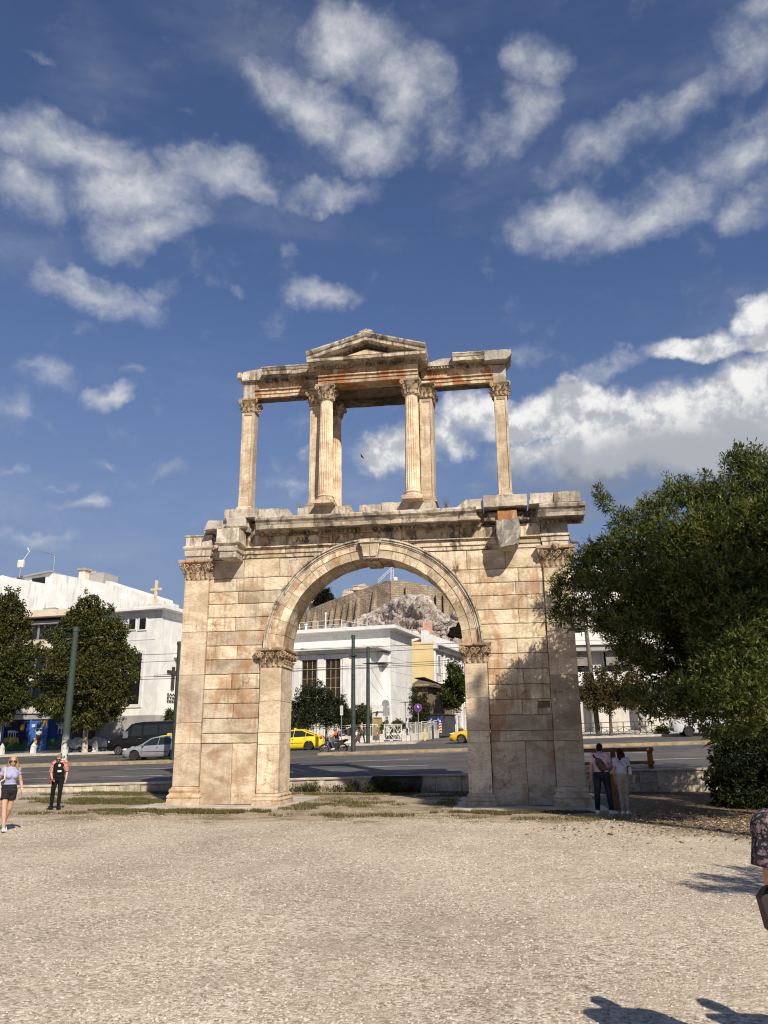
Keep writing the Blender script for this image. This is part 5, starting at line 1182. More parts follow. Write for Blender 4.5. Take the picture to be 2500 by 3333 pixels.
f3, H3, s0, zt3, g3 = house('white_house', 'white house with a stepped parapet farther up the side street', 1440, 1468, 98, 2134, 14, M_WWALL, M_NEO)
m = MB(); f3.box(m, -5, .8, -.3, 14.4, zt3 + .003, zt3 + .35, bev=.02); f3.box(m, -4, .3, -.1, 13, zt3 + .352, zt3 + 1.3); m.build('parapet', M_WWALL, H3); street_front(f3, H3, .4, 13.6, g3, zt3, 3, 4, M_WWALL); balcony(f3, H3, 2, 6, zt3 - 5)
f4, H4, s0, zt4, g4 = house('cream_house', 'cream house at the far end of the side street, beside the right pier', 1466, 1500, 116, 2148, 20, M_WWALL, plain('pale_yellow_render', (.70, .64, .42), .9))
m = MB(); f4.box(m, -5, .8, -.3, 20, zt4 + .003, zt4 + .5, bev=.02); m.build('parapet', M_WWALL, H4); street_front(f4, H4, .4, 19, g4, zt4, 3, 5, M_WWALL)
# old brick house
f5, H5, s0, zt5, g5 = house('brick_house', 'small derelict brick house with an old tiled roof below the yellow wall', 1338, 1394, 56, 2232, 8.5, plain('old_brick', (.30, .185, .11), .95, var=.4, scale=5, bump=.4), plain('scorched_brick', (.20, .13, .085), .95, var=.5, scale=4, bump=.4))
def tiles(name, f, s0, s1, t0, t1, z0, h, T, m_):
    m = MB(); nu = int((s1 - s0) / .24); V = []
    for j in range(15):
        v = j / 14; row = []
        for i in range(nu * 4 + 1):
            u = i / (nu * 4); a = s0 + (s1 - s0) * u; t = t0 + (t1 - t0) * v; z = z0 + h * min(1, v * 1.0) - max(0, (a - (s1 - (t - t0) * 0.9))) * h / (t1 - t0) * 1.0
            row.append(f.w(a, t, z + .06 * abs(sin(pi * u * nu)) + (.03 if j % 2 else 0)))
        V.append(row)
    m.loft(V, closed=False, caps=False); lo = [[p - Vector((0, 0, .12)) for p in r] for r in V]
    m.prism([f.w(s0, t0, z0 - .15), f.w(s1, t0, z0 - .15), f.w(s1, t0, z0 - .02), f.w(s0, t0, z0 - .02)], f.v * .1); return m.build(name, m_, T)
tiles('tiled_roof', f5, s0, .5, -.5, 4.2, zt5 + .05, 1.25, H5, plain('old_brown_tiles', (.13, .095, .065), .95, var=.45, scale=7))
m = MB(); m.add([f5.w(.5, -.5, zt5), f5.w(.55, 9, zt5), f5.w(-3, 4.2, zt5 + 1.2), f5.w(s0, 4.2, zt5 + 1.25), f5.w(s0, 9, zt5)], [(0, 1, 2), (2, 1, 4, 3)]); f5.box(m, .02, .6, -.4, 8.8, zt5 - .12, zt5 + .02); m.build('roof_flank', plain('old_brown_tiles', (.13, .095, .065)), H5)
for k in range(4): m = MB(); f5.box(m, .005, .06, .6 + 2 * k, 1.5 + 2 * k, g5 + 2.2, zt5 - .6); m.build('boarded_window', plain('grey_boards', (.16, .13, .10), .9), H5)
m = MB(); f5.box(m, -3.6, -3.5, -.12, -.002, zt5 - 1.9, zt5 - .4); f5.box(m, -4.2, -2.9, -.12, -.1, zt5 - 1.0, zt5 - .92); f5.box(m, -4.0, -3.1, -.12, -.1, zt5 - 1.5, zt5 - 1.42); m.build('wire_bracket', M_IRON, H5)
# dark corrugated kiosk with arrows
q = at_y(1441, 2395, 49); KF = Frame((q.x, q.y), -16); kg = pz(q.x, 49) - .1; k0, kz = KF.front(1388, 2328)
KI = thing('kiosk', 'dark grey corrugated kiosk with graffiti and two blue arrow signs at the street corner', 'kiosk', (q.x, q.y, kg))
M_CORR = plain('dark_corrugated_metal', (.075, .08, .085), .5, var=.25)
m = MB(); n = 22; V = []
for j in range(n * 2 + 1): z = kg + .1 + (kz - kg - .1) * j / (n * 2); d = -.03 if j % 2 else 0; V.append([KF.w(k0, d, z), KF.w(0, d, z), KF.w(.0 - d, 0.02, z), KF.w(0 - d, 3.4, z), KF.w(k0, 3.4, z)])
m.loft(V); m.build('shell', M_CORR, KI)
m = MB(); KF.box(m, k0 - .08, .1, -.1, 3.5, kz + .003, kz + .1, bev=.02); m.build('lid', M_IRON, KI)
for (px_, py_, s) in ((1401, 2345, -1), (1430, 2345, 1)):
    a, z = KF.front(px_, py_, -.06); m = MB(); KF.box(m, a - .24, a + .24, -.07, -.045, z - .24, z + .24, bev=.005); sg = m.build('arrow_sign', M_BLUE, KI); m = MB()
    P_ = lambda x, y: KF.w(a + s * x, -.076, z + y)
    m.prism([P_(-.17, .13), P_(-.13, .17), P_(.08, -.04), P_(.03, -.09)][::1], KF.v * -.004); m.prism([P_(.16, -.17), P_(.14, .04), P_(-.05, -.15)], KF.v * -.004); m.build('arrow', M_WHITE, sg)
a, z = KF.front(1432, 2366, -.06); m = MB(); KF.box(m, a - .16, a + .16, -.065, -.045, z - .5, z + .5); st = m.build('stripe_board', M_WHITE, KI); m = MB()
for k in range(4): m.prism([KF.w(a - .15, -.067, z - .46 + .25 * k), KF.w(a + .15, -.067, z - .36 + .25 * k), KF.w(a + .15, -.067, z - .24 + .25 * k), KF.w(a - .15, -.067, z - .34 + .25 * k)], KF.v * -.003)
m.build('red_stripes', M_RED, st)
a, z = KF.front(1415, 2362, -.06); m = MB(); m.tube([KF.w(a + .42 * cos(k * pi / 9), -.05, z + .42 * sin(k * pi / 9)) for k in range(19)], .035, 5); m.tube([KF.w(a - .2, -.05, z - .1), KF.w(a, -.05, z + .12), KF.w(a + .25, -.05, z + .1)], .09, 5); m.build('graffiti_ring', M_WIRE, KI)
a, z = KF.front(1399, 2335, -.06); text_mesh('graffiti', "XCLK", .42, KF.M @ Matrix.Translation((a, -.05, z - .12)) @ Matrix.Rotation(pi / 2, 4, 'X'), M_WIRE, KI, .006, 1.5)
# ------------------------------------------------------------------ the citadel rock far behind
HY = 330.0
def H(px, py, y=HY): return at_y(px, py, y)
M_ROCK = None
def f_rock(t, b):
    p = t.pos(); n = t.noise(p, .10, 8, .7, .5); c = t.mix(t.sstep(n, .3, .7), (.33, .275, .235), (.66, .58, .52))
    r = t.noise(t.mulv(p, (1, 1, 1.6)), .42, 8, .75, 1.2); c = t.mix(t.math('MULTIPLY', t.sstep(r, .50, .58), .8), c, (.11, .09, .075))
    c = t.mix(t.math('MULTIPLY', t.sstep(t.noise(p, .06, 5, .6), .55, .68), .6), c, (.36, .22, .12))
    c = t.mix(t.math('MULTIPLY', t.sstep(t.noise(p, .16, 6, .7), .62, .70), .7), c, (.10, .105, .045))
    t.l.new(c, b.inputs['Base Color']); t.l.new(t.bump(t.noise(p, .5, 8, .75), 1.0, 1.2), b.inputs['Normal'])
M_ROCK = mat('limestone_rock', f_rock, rough=.95, spec=.05)
def f_fort(t, b):
    p = t.pos(); n = t.noise(p, .12, 7, .65); c = t.mix(t.sstep(n, .35, .65), (.27, .215, .155), (.46, .37, .27))
    br = t('ShaderNodeTexBrick', {'Vector': t('ShaderNodeCombineXYZ', {0: t.math('ADD', t('ShaderNodeSeparateXYZ', {0: p}, 0), t('ShaderNodeSeparateXYZ', {0: p}, 1)), 1: t('ShaderNodeSeparateXYZ', {0: p}, 2)}), 'Color1': (.8, .8, .8, 1), 'Color2': (1.15, 1.1, 1.05, 1), 'Mortar': (.55, .5, .45, 1), 'Scale': .30, 'Mortar Size': .03})
    c = t.mix(.8, c, br, 'MULTIPLY'); s1 = t.noise(t.mulv(p, (1, 1, .18)), .35, 6, .65); c = t.mix(t.math('MULTIPLY', t.sstep(s1, .5, .7), .6), c, (.13, .115, .10))
    t.l.new(c, b.inputs['Base Color']); t.l.new(t.bump(t.noise(p, .8, 6, .7), .8, .5), b.inputs['Normal'])
M_FORT = mat('fortress_masonry', f_fort, rough=.95, spec=.05)
# rock: a rugged slope facing the avenue
prof = [(880, 2075), (960, 2060), (1090, 2042), (1140, 2030), (1185, 2005), (1225, 1990), (1262, 1970), (1290, 1950), (1330, 1940), (1372, 1938), (1400, 1948), (1425, 1980), (1450, 2000), (1490, 2015), (1540, 2030), (1620, 2060), (1700, 2090)]
cols_ = 200; rows_ = 90; V = []
for i in range(cols_ + 1):
    px = 880 + (1700 - 880) * i / cols_
    for a, b_ in zip(prof, prof[1:]):
        if a[0] <= px <= b_[0]: pt = a[1] + (b_[1] - a[1]) * (px - a[0]) / (b_[0] - a[0]); break
    top = H(px, pt); 
    for j in range(rows_ + 1):
        v = j / rows_; zz = top.z * (1 - v) + (8.0) * v; y = HY - 2 - 95 * v ** 1.25; x = CAM.x + (top.x - CAM.x) * (1 - .16 * v)
        q = Vector((x, y, zz)); n1 = noise.fractal(q * .06, .8, 2.0, 7); n2 = noise.ridged_multi_fractal(Vector((q.x * .10 + q.z * .09, q.y * .06, q.z * .16 - q.x * .06)), .75, 2.1, 7, 1.0, 2.0)
        fade = min(1, v * 7 + .25); V.append((q.x + n1 * 2.5 * fade, q.y - (n1 * 6 + n2 * 4.6) * fade, q.z + (n2 - 1.1) * 2.4 * fade * (1 if v > .02 else .6)))
F = [(i * (rows_ + 1) + j, (i + 1) * (rows_ + 1) + j, (i + 1) * (rows_ + 1) + j + 1, i * (rows_ + 1) + j + 1) for i in range(cols_) for j in range(rows_)]
struct(np_mesh('rock_hill', V, F, M_ROCK))
# cave mouth: black lumps painted as the shade inside a hollow
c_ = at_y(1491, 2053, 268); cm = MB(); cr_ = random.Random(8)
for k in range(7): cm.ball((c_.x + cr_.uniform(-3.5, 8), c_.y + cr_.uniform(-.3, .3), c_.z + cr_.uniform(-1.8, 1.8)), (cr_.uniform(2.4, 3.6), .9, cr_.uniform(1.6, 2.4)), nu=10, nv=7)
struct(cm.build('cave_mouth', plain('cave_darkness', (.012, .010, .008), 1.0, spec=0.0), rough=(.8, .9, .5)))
bo = MB()
for k in range(34):
    a = RAD(-20 + 220 * cr_.random()) if k % 3 else RAD(200 + 140 * cr_.random()); rr = cr_.uniform(.95, 1.5); bo.ball((c_.x + 2 + 7.2 * rr * cos(a), c_.y - cr_.uniform(.5, 2.5), c_.z + 4.3 * rr * sin(a)), (cr_.uniform(1.0, 2.8), 1.6, cr_.uniform(.8, 1.8)), nu=9, nv=6)
struct(bo.build('rock_boulders', M_ROCK, rough=(.7, .9, .55)))
# fortress wall: left flank runs back from the corner, right flank faces the avenue
FW = thing('fortress_wall', 'huge brown fortress wall with tall buttresses crowning the rock', 'fortress', H(1272, 1900))
top_r = [(1272, 1889), (1300, 1890), (1330, 1893), (1380, 1903), (1415, 1912), (1440, 1922), (1480, 1940), (1520, 1956), (1580, 1975)]
m = MB(); q = [H(*p) for p in top_r]; low = [Vector((p.x, p.y, 22)) for p in q[::-1]]; m.prism(q + low, (0, 8, 0)); m.build('front_flank', M_FORT, FW, rough=(3, .35, .4))
c0_ = H(1272, 1890); dirl = Vector((-1, .62, 0)).normalized(); pang = atan2(dirl.y, dirl.x)
def HL(px, py, off=0): 
    n = Vector((-dirl.y, dirl.x, 0)); return at_plane(px, py, c0_ + n * off, pang)
top_l = [(1271, 1889), (1250, 1892), (1195, 1912), (1125, 1938), (1075, 1955), (1020, 1978), (985, 1990), (940, 2003), (880, 2020), (800, 2045)]
q = [HL(*p) for p in top_l]; low = [Vector((p.x, p.y, 22)) for p in q[::-1]]; m = MB(); m.prism(q + low, (2, 8, 0)); m.build('side_flank', M_FORT, FW, rough=(3, .35, .4))
for (xa_, xb_, yt, yb) in ((1205, 1226, 1918, 2030), (1157, 1170, 1945, 2030), (1132, 1146, 1955, 2040), (1115, 1124, 1966, 2040), (1093, 1103, 1962, 2050), (1074, 1083, 1976, 2050), (1020, 1028, 1993, 2050), (1000, 1007, 1990, 2050)):
    m = MB(); a, b_ = HL(xa_, yb, 0), HL(xb_, yb, 0); tz = HL(xb_, yt, 0).z; n = Vector((-dirl.y, dirl.x, 0)); n = n if n.y < 0 else -n
    e1 = HL(xb_ - (xb_ - xa_) * .35, yb, 0); ou = 9.0
    m.loft([[b_ + n * ou + Vector((0, 0, 20 - b_.z)), e1 + n * ou + Vector((0, 0, 20 - e1.z)), e1 + Vector((0, 0, 20 - e1.z)), b_ + Vector((0, 0, 20 - b_.z))], [Vector((b_.x, b_.y, tz)) + n * .8, Vector((e1.x, e1.y, tz)) + n * .8, Vector((e1.x, e1.y, tz)), Vector((b_.x, b_.y, tz))]])
    m.build('buttress', M_FORT, FW, rough=(3, .3, .5))
for px in (1330, 1428, 1452):
    m = MB(); p = H(px, 1925); m.box(p.x - 1.2, p.x + 1.2, p.y - 2.0, p.y, 25, p.z + (2.8 if px < 1400 else -1), bev=.1); m.build('buttress', M_FORT, FW, rough=(3, .3, .5))
# ruined temple on top
M_TEMP = stone('temple_marble', lo=(.52, .44, .35), hi=(.70, .62, .52), rust=.1, crust=.1, streak=.2, sc=.2)
TY = 420
TE = thing('temple', 'pale ruined marble temple with a broken gable rising above the fortress wall', 'temple', at_y(1160, 1930, TY))
def tb_(px0, py0, px1, py1, name, d=10):
    a, b_ = at_y(px0, py0, TY), at_y(px1, py1, TY); m = MB(); m.box(a.x, b_.x, TY, TY + d, b_.z, a.z, bev=.3); return m.build(name, M_TEMP, TE, rough=(4, .5, .3))
tb_(1113, 1925, 1150, 1932, 'entablature'); tb_(1147, 1911, 1200, 1921, 'entablature'); tb_(1113, 1932, 1147, 1945, 'wall_stump', 4)
a = [at_y(px, py, TY) for px, py in ((1146, 1909), (1150, 1905), (1172, 1903), (1187, 1898), (1189, 1909))]; m = MB(); m.prism(a, (0, 8, 0)); m.build('gable_corner', M_TEMP, TE, rough=(3, .4, .4))
for k in range(6): px = 1117 + 6 * k; a = at_y(px, 1917 - k, TY); b_ = at_y(px + 3.2, 1926 - k * .8, TY); m = MB(); m.box(a.x, b_.x, TY + 1, TY + 4, b_.z - .5, a.z, bev=.2); m.build('cornice_stub', M_TEMP, TE)
for k in range(9): px = 1115 + 9 * k; a = at_y(px, 1930, TY); m = MB(); m.lathe([(1.1, -14), (.95, -.9), (1.3, -.3), (1.3, 0)], 10, (a.x, TY + 5, a.z)); m.build('column', M_TEMP, TE, smooth=50)
TE2 = thing('temple', 'small piece of colonnade showing at the left end of the fortress wall', 'temple', at_y(1010, 1965, TY))
for k in range(4): px = 1005 + 7 * k; a = at_y(px, 1962 - k, TY); m = MB(); m.lathe([(1.2, -14), (1.0, -.9), (1.4, -.3), (1.4, 0)], 10, (a.x, TY + 5, a.z)); m.build('column', M_TEMP, TE2, smooth=50)
a, b_ = at_y(1001, 1952, TY), at_y(1034, 1962, TY); m = MB(); m.box(a.x, b_.x, TY, TY + 10, b_.z + .02, a.z, bev=.3); m.build('entablature', M_TEMP, TE2, rough=(4, .5, .3))
# crane
CRN = thing('crane', 'white lattice crane boom and mast standing on the fortress wall', 'crane', H(1273, 1890, 345)); M_CR = plain('white_steel', (.62, .64, .66), .5)
m = MB(); a, b_ = H(1272, 1893, 345), H(1273, 1848, 345); c2, d2 = H(1281, 1892, 345), H(1281, 1853, 345)
m.tube([a, b_], .24, 6); m.tube([c2, d2], .15, 6); m.tube([b_, H(1281, 1849, 345)], .2, 6)
for k in range(5): m.tube([a.lerp(b_, k / 5), c2.lerp(d2, (k + .5) / 5)], .09, 5)
m.build('mast', M_CR, CRN)
m = MB(); p0, p1 = H(1230, 1897, 345), H(1271, 1858, 345); up = Vector((0, 0, 1.3))
m.tube([p0, p1], .10, 5); m.tube([p0 + up, p1 + up], .10, 5)
for k in range(16): m.tube([p0.lerp(p1, k / 16) + (up if k % 2 else Vector()), p0.lerp(p1, (k + 1) / 16) + (Vector() if k % 2 else up)], .05, 4)
m.build('boom', M_CR, CRN)
m = MB(); m.tube([H(1206, 1907, 345), H(1268, 1851, 345)], .09, 4); m.build('stay_cable', M_GREYM, CRN)
a = H(1288, 1886, 345); m = MB(); m.box(a.x - .9, a.x + .9, 344, 346, a.z - 1, a.z + 1, bev=.1); m.build('cabin', M_CR, CRN)
# ------------------------------------------------------------------ trees and shrubs
def leafmat(name, c, spec=.25, trans=.25, rough=.45):
    m = bpy.data.materials.new(name); m.use_nodes = True; t = NT(m.node_tree); b = m.node_tree.nodes['Principled BSDF']; o = m.node_tree.nodes['Material Output']
    r = t.island(); col = t.mix(1.0, (c[0], c[1], c[2]), t.ramp(r, [(0, (.62, .66, .62)), (.6, (1, 1, 1)), (1, (1.35, 1.25, 1.0))]), 'MULTIPLY')
    t.l.new(col, b.inputs['Base Color']); b.inputs['Roughness'].default_value = rough; b.inputs['Specular IOR Level'].default_value = spec
    tr = t('ShaderNodeBsdfTranslucent', {'Color': t.mix(1.0, col, (1.1, 1.25, .5), 'MULTIPLY')})
    mx = t('ShaderNodeMixShader', {0: trans, 1: b.outputs[0], 2: tr}); t.l.new(mx, o.inputs['Surface']); return m
def foliage(name, clumps, n_clust, per, L, Wd, mats, parent, seed=1, up=.25, spread=.9, shell=.55, fold=.25, droop=0.0, wts=None):
    """leaf clusters through the clumps' volume: many small folded blades"""
    r = np.random.default_rng(seed); C_ = np.array([list(c[0]) for c in clumps]); S_ = np.array([c[1] if isinstance(c[1], (tuple, list)) else (c[1],) * 3 for c in clumps])
    vol = np.prod(S_, axis=1) ** .75; pick = r.choice(len(clumps), n_clust, p=vol / vol.sum())
    d = r.normal(size=(n_clust, 3)); d /= np.linalg.norm(d, axis=1)[:, None]; rad = r.random(n_clust) ** (1 - shell) 
    lump = 1 + .30 * np.sin(d[:, 0] * 5 + pick) * np.sin(d[:, 1] * 4 + 2 * pick) + .16 * np.sin(d[:, 2] * 7 + pick * 3)
    P = C_[pick] + d * S_[pick] * (rad * lump)[:, None]
    out = d * .8 + np.array([0, 0, up]); N_ = n_clust * per
    P = np.repeat(P, per, 0); o = np.repeat(out, per, 0) + r.normal(size=(N_, 3)) * spread; o[:, 2] -= droop; o /= np.linalg.norm(o, axis=1)[:, None]
    P = P + r.normal(size=(N_, 3)) * L * .35
    w = np.cross(o, r.normal(size=(N_, 3))); w /= np.linalg.norm(w, axis=1)[:, None] + 1e-9; nn = np.cross(o, w)
    ln = L * r.uniform(.65, 1.25, N_)[:, None]; wd = Wd * r.uniform(.7, 1.2, N_)[:, None]
    V = np.empty((N_, 4, 3)); V[:, 0] = P; V[:, 1] = P + o * ln * .5 + w * wd * .5 + nn * wd * fold; V[:, 2] = P + o * ln; V[:, 3] = P + o * ln * .5 - w * wd * .5 + nn * wd * fold
    F = np.arange(N_ * 4).reshape(-1, 4); 
    mi = np.repeat(r.choice(len(mats), n_clust, p=wts), per)
    return np_mesh(name, V.reshape(-1, 3), F, mats, parent, mi=mi)
M_BARK = plain('bark', (.10, .075, .055), .95, var=.4, scale=6, bump=.5)
def f_plane_bark(t, b):
    p = t.pos(); n = t.noise(p, 3.2, 5, .6); t.l.new(t.ramp(n, [(.35, (.20, .15, .10)), (.5, (.42, .36, .27)), (.65, (.52, .47, .36))]), b.inputs['Base Color'])
M_PBARK = mat('plane_bark', f_plane_bark, rough=.9)
def branchy(name, base, h, r0, tips, m_, parent, seed=1):
    q = random.Random(seed); m = MB(); b = Vector(base); top = b + Vector((q.uniform(-.15, .15), q.uniform(-.1, .1), h))
    m.tube([b - Vector((0, 0, .1)), b + Vector((0, 0, .12)), b.lerp(top, .35), top], [r0 * 1.5, r0 * 1.1, r0 * .9, r0 * .75], 9)
    for tp in tips:
        tp = Vector(tp); mid = top.lerp(tp, .5) + Vector((q.uniform(-.2, .2), q.uniform(-.2, .2), .1 * (tp - top).length)); m.tube([top - Vector((0, 0, .1)), mid, tp], [r0 * .55, r0 * .35, r0 * .1], 6)
    return m.build(name, m_, parent, smooth=True)
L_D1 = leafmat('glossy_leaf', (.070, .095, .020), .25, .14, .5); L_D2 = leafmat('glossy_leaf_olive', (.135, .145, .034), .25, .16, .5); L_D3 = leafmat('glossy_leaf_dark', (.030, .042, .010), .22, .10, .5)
# ---- the big evergreen at the right: clumps read off its outline, each at its own depth
BT = thing('evergreen_tree', 'large dark evergreen tree with long narrow leaves overhanging the right pier', 'tree', (11.6, -4.2, 0))
tree_r = random.Random(21)
CLP = [  # photo x, y, radius (px), Y depth
 (2430,1530,62,-4.0),(2490,1580,90,-4.5),(2360,1640,80,-4.2),(2290,1620,48,-4.0),(2226,1610,42,-3.8),(2180,1600,28,-3.6),(2150,1660,52,-3.8),(2085,1700,52,-3.6),(2020,1700,40,-3.2),(1972,1640,26,-3.0),(1946,1606,16,-3.0),
 (2300,1740,110,-4.6),(2440,1720,110,-5.0),(2180,1760,90,-4.6),(2060,1790,80,-4.0),(1985,1800,62,-3.6),(1930,1810,44,-3.2),(1900,1860,58,-3.2),(1850,1900,50,-3.0),(1815,1905,26,-2.9),(1830,1985,36,-2.9),(1815,2010,24,-2.8),(1880,2000,48,-3.2),(1960,1900,86,-4.2),(2080,1900,90,-4.8),(2210,1890,100,-5.2),(2350,1880,110,-5.4),(2470,1880,90,-5.4),
 (1985,2010,64,-3.8),(1940,2030,34,-3.2),(2075,2020,80,-4.6),(2010,2080,46,-3.8),(2060,2110,50,-4.0),(2030,2140,28,-3.6),(2110,2150,44,-4.2),(2180,2000,70,-3.6),(2290,2000,80,-5.6),(2400,2010,100,-6.0),(2490,2060,80,-6.0),
 (2390,2120,90,-6.4),(2320,2180,70,-6.4),(2290,2090,50,-6.0),(2470,2180,90,-6.6),(2390,2260,90,-6.8),(2290,2270,66,-6.6),(2220,2240,50,-6.2),(2160,2270,48,-6.0),(2100,2280,40,-5.6),(2050,2265,26,-5.2),(2480,2300,70,-6.8),(2360,2330,62,-6.8),(2260,2325,44,-6.4),(2180,2315,36,-6.0),(2120,2320,24,-5.6),(2310,2375,26,-6.4),(2430,2360,40,-6.6),
 (2580,1700,150,-4.8),(2620,1950,160,-5.6),(2620,2200,150,-6.0),(2720,1820,150,-5)]
cl = []
for x, y, r, Y in CLP:
    p = at_y(x, y, Y); k = (p - CAM).dot(_f) / FPX; cl.append((p, (r * k * .93, r * k * 1.3 + .2, r * k * .93)))
for (x, y, r_, Y) in ((2222,1545,12,-3.7),(2230,1575,18,-3.7),(2180,1555,11,-3.6),(2175,1580,16,-3.6),(2292,1550,14,-4),(2285,1575,20,-4),(2355,1505,16,-4.2),(2400,1480,26,-4.2),(2455,1475,26,-4.3),(2145,1612,14,-3.6),(2105,1640,18,-3.6),(1938,1595,10,-3),(1958,1622,14,-3),(1920,1775,14,-3.1),(1870,1830,16,-3),(1795,1880,9,-2.9),(1800,1940,14,-2.9),(1850,2040,14,-2.9),(1975,1770,14,-3.2)):
    p = at_y(x, y, Y); k = (p - CAM).dot(_f) / FPX; cl.append((p, (r_ * k, r_ * k, r_ * k * 1.3)))
foliage('crown', cl, 12500, 10, .155, .037, [L_D1, L_D2, L_D3], BT, 3, up=.35, spread=.75, shell=.60, wts=[.45, .33, .22])
# inner, deeper leaves so that the heart of the crown is closed
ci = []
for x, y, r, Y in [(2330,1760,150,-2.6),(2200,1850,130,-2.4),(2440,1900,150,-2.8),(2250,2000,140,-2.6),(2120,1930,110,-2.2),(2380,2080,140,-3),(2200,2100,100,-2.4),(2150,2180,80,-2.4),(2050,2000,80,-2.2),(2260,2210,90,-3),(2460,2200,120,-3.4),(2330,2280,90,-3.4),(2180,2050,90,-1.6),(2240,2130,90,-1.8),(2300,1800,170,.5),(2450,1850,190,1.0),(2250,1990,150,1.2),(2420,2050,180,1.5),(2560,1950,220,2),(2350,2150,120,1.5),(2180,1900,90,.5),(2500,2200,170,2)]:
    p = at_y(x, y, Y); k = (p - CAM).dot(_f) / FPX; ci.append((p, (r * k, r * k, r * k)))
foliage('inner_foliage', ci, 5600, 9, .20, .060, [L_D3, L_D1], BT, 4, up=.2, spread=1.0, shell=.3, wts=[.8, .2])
branchy('trunk', (11.8, -4.0, 0), 2.6, .26, [tuple(c[0]) for c in ci[:9]] + [tuple(cl[i][0]) for i in (0, 2, 7, 15, 17, 23, 40, 46)], M_BARK, BT, 5)
# ---- dark bushes below it
SB = thing('dark_bush', 'dense dark bush in deep shade at the right end of the low wall', 'bush', (13, .5, 0))
cb = []
for x, y, r, Y in [(2350,2480,40,2.0),(2340,2540,46,1.5),(2390,2450,60,2),(2460,2440,70,2.5),(2400,2540,80,.5),(2480,2540,90,.5),(2420,2620,70,-.5),(2500,2640,70,-.5),(2350,2600,36,.5),(2560,2500,120,0),(2480,2380,60,3),(2400,2400,40,3),(2580,2380,90,3),(2340,2440,20,2)]:
    p = at_y(x, y, Y); k = (p - CAM).dot(_f) / FPX; cb.append((p, (r * k, r * k * 1.2, r * k)))
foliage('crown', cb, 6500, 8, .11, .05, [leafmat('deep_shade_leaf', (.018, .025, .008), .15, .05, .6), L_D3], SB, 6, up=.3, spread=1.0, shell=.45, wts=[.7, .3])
branchy('stems', (12.8, .5, 0), .5, .08, [tuple(c[0]) for c in cb[:8]], M_BARK, SB, 2)
# a young palm showing its fan at the bush's top
PM = thing('small_palm', 'small palm with spiky fronds at the top of the dark bush', 'palm', (at_y(2345, 2400, 3).x, 3.0, 0)); m = MB(); c_ = at_y(2352, 2412, 2.6); pr = random.Random(4)
m2 = MB(); m2.tube([(c_.x + .25, 3.0, 0), (c_.x + .1, 2.8, c_.z - .5), c_], [.09, .07, .05], 7); m2.build('trunk', M_BARK, PM, smooth=True)
for k in range(26):
    a = RAD(-10 + 200 * k / 25 + pr.uniform(-5, 5)); ln = pr.uniform(.5, .85); d = Vector((cos(a), pr.uniform(-.5, .1), sin(a))).normalized(); w = d.cross(Vector((0, 1, 0))).normalized() * .022
    m.add([c_ - w, c_ + w, c_ + d * ln * .6 + w * 1.3, c_ + d * ln - Vector((0, 0, .12)), c_ + d * ln * .6 - w * 1.3], [(0, 1, 2, 3, 4)])
m.build('fronds', leafmat('palm_leaf', (.06, .07, .025), .3, .1), PM)
# ---- plane trees on the far pavement, left
L_P1 = leafmat('plane_leaf', (.078, .092, .024), .22, .30); L_P2 = leafmat('plane_leaf_yellowing', (.13, .112, .03), .22, .3); L_P3 = leafmat('plane_leaf_dark', (.042, .056, .016), .2, .25)
def px_clumps(lst, Y, ky=1.0, rag=1.0):
    o = []; q = random.Random(len(lst) * 7 + int(lst[0][0])); lst = list(lst)
    for e in list(lst):                                   # small sprays that break the outline
        for _ in range(2):
            a = q.uniform(-.4, pi + .4); d = q.uniform(.85, 1.25); lst.append((e[0] + cos(a) * e[2] * d, e[1] - sin(a) * e[2] * d * 1.1, e[2] * q.uniform(.18, .34)))
    for e in lst:
        x, y, r = e[:3]; dy = e[3] if len(e) > 3 else 0; p = at_y(x, y, Y + dy + q.uniform(-.6, .6)); k = (p - CAM).dot(_f) / FPX; r *= .90; o.append((p, (r * k, r * k * ky, r * k)))
    return o
YT = 37.6
p0 = at_y(275, 2452, YT + .6); p0.z = pz(p0.x, YT + .6) - .05
PT = thing('plane_tree', 'full plane tree with a pale mottled trunk between the murals and the church', 'tree', p0)
cp = px_clumps([(280,1955,22),(315,1960,20),(270,1985,34),(320,1990,32),(240,2000,22),(360,1985,16),(225,2030,36),(290,2040,60),(350,2040,44),(395,2050,30),(185,2070,34),(240,2100,60),(310,2120,70),(380,2110,52),(410,2150,40),(150,2130,30),(200,2170,60),(280,2200,80),(360,2200,64),(415,2210,30),(150,2220,40),(210,2250,60),(300,2270,70),(370,2270,54),(410,2270,28),(140,2290,30),(190,2310,44),(250,2330,44),(320,2330,44),(370,2320,32),(125,2200,20),(300,2355,30),(240,2365,20),(130,2320,16),(430,2120,14),(436,2180,16)], YT, 1.0)
foliage('crown', cp, 11000, 6, .18, .15, [L_P1, L_P2, L_P3], PT, 8, up=.1, spread=1.0, shell=.5, droop=.3, wts=[.5, .25, .25])
branchy('trunk', p0, 3.0, .24, [tuple(c[0]) for c in cp[6:24:2]], M_PBARK, PT, 4)
p1 = at_y(-15, 2460, YT + .6); p1.z = pz(p1.x, YT + .6) - .05
PT2 = thing('plane_tree', 'plane tree cut off by the left edge, before the office block', 'tree', p1)
cp = px_clumps([(40,1935,22),(20,1960,34),(60,1975,28),(0,1990,50),(65,2010,34),(85,2060,26),(30,2050,60),(90,2110,30),(-20,2080,70),(60,2140,60),(105,2130,16),(20,2180,70),(80,2200,40),(95,2180,24),(30,2260,60),(70,2270,32),(-20,2240,80),(-10,2310,50),(40,2310,30),(-60,2000,60),(-80,2150,90),(-70,2260,80),(20,2340,20)], YT, 1.0)
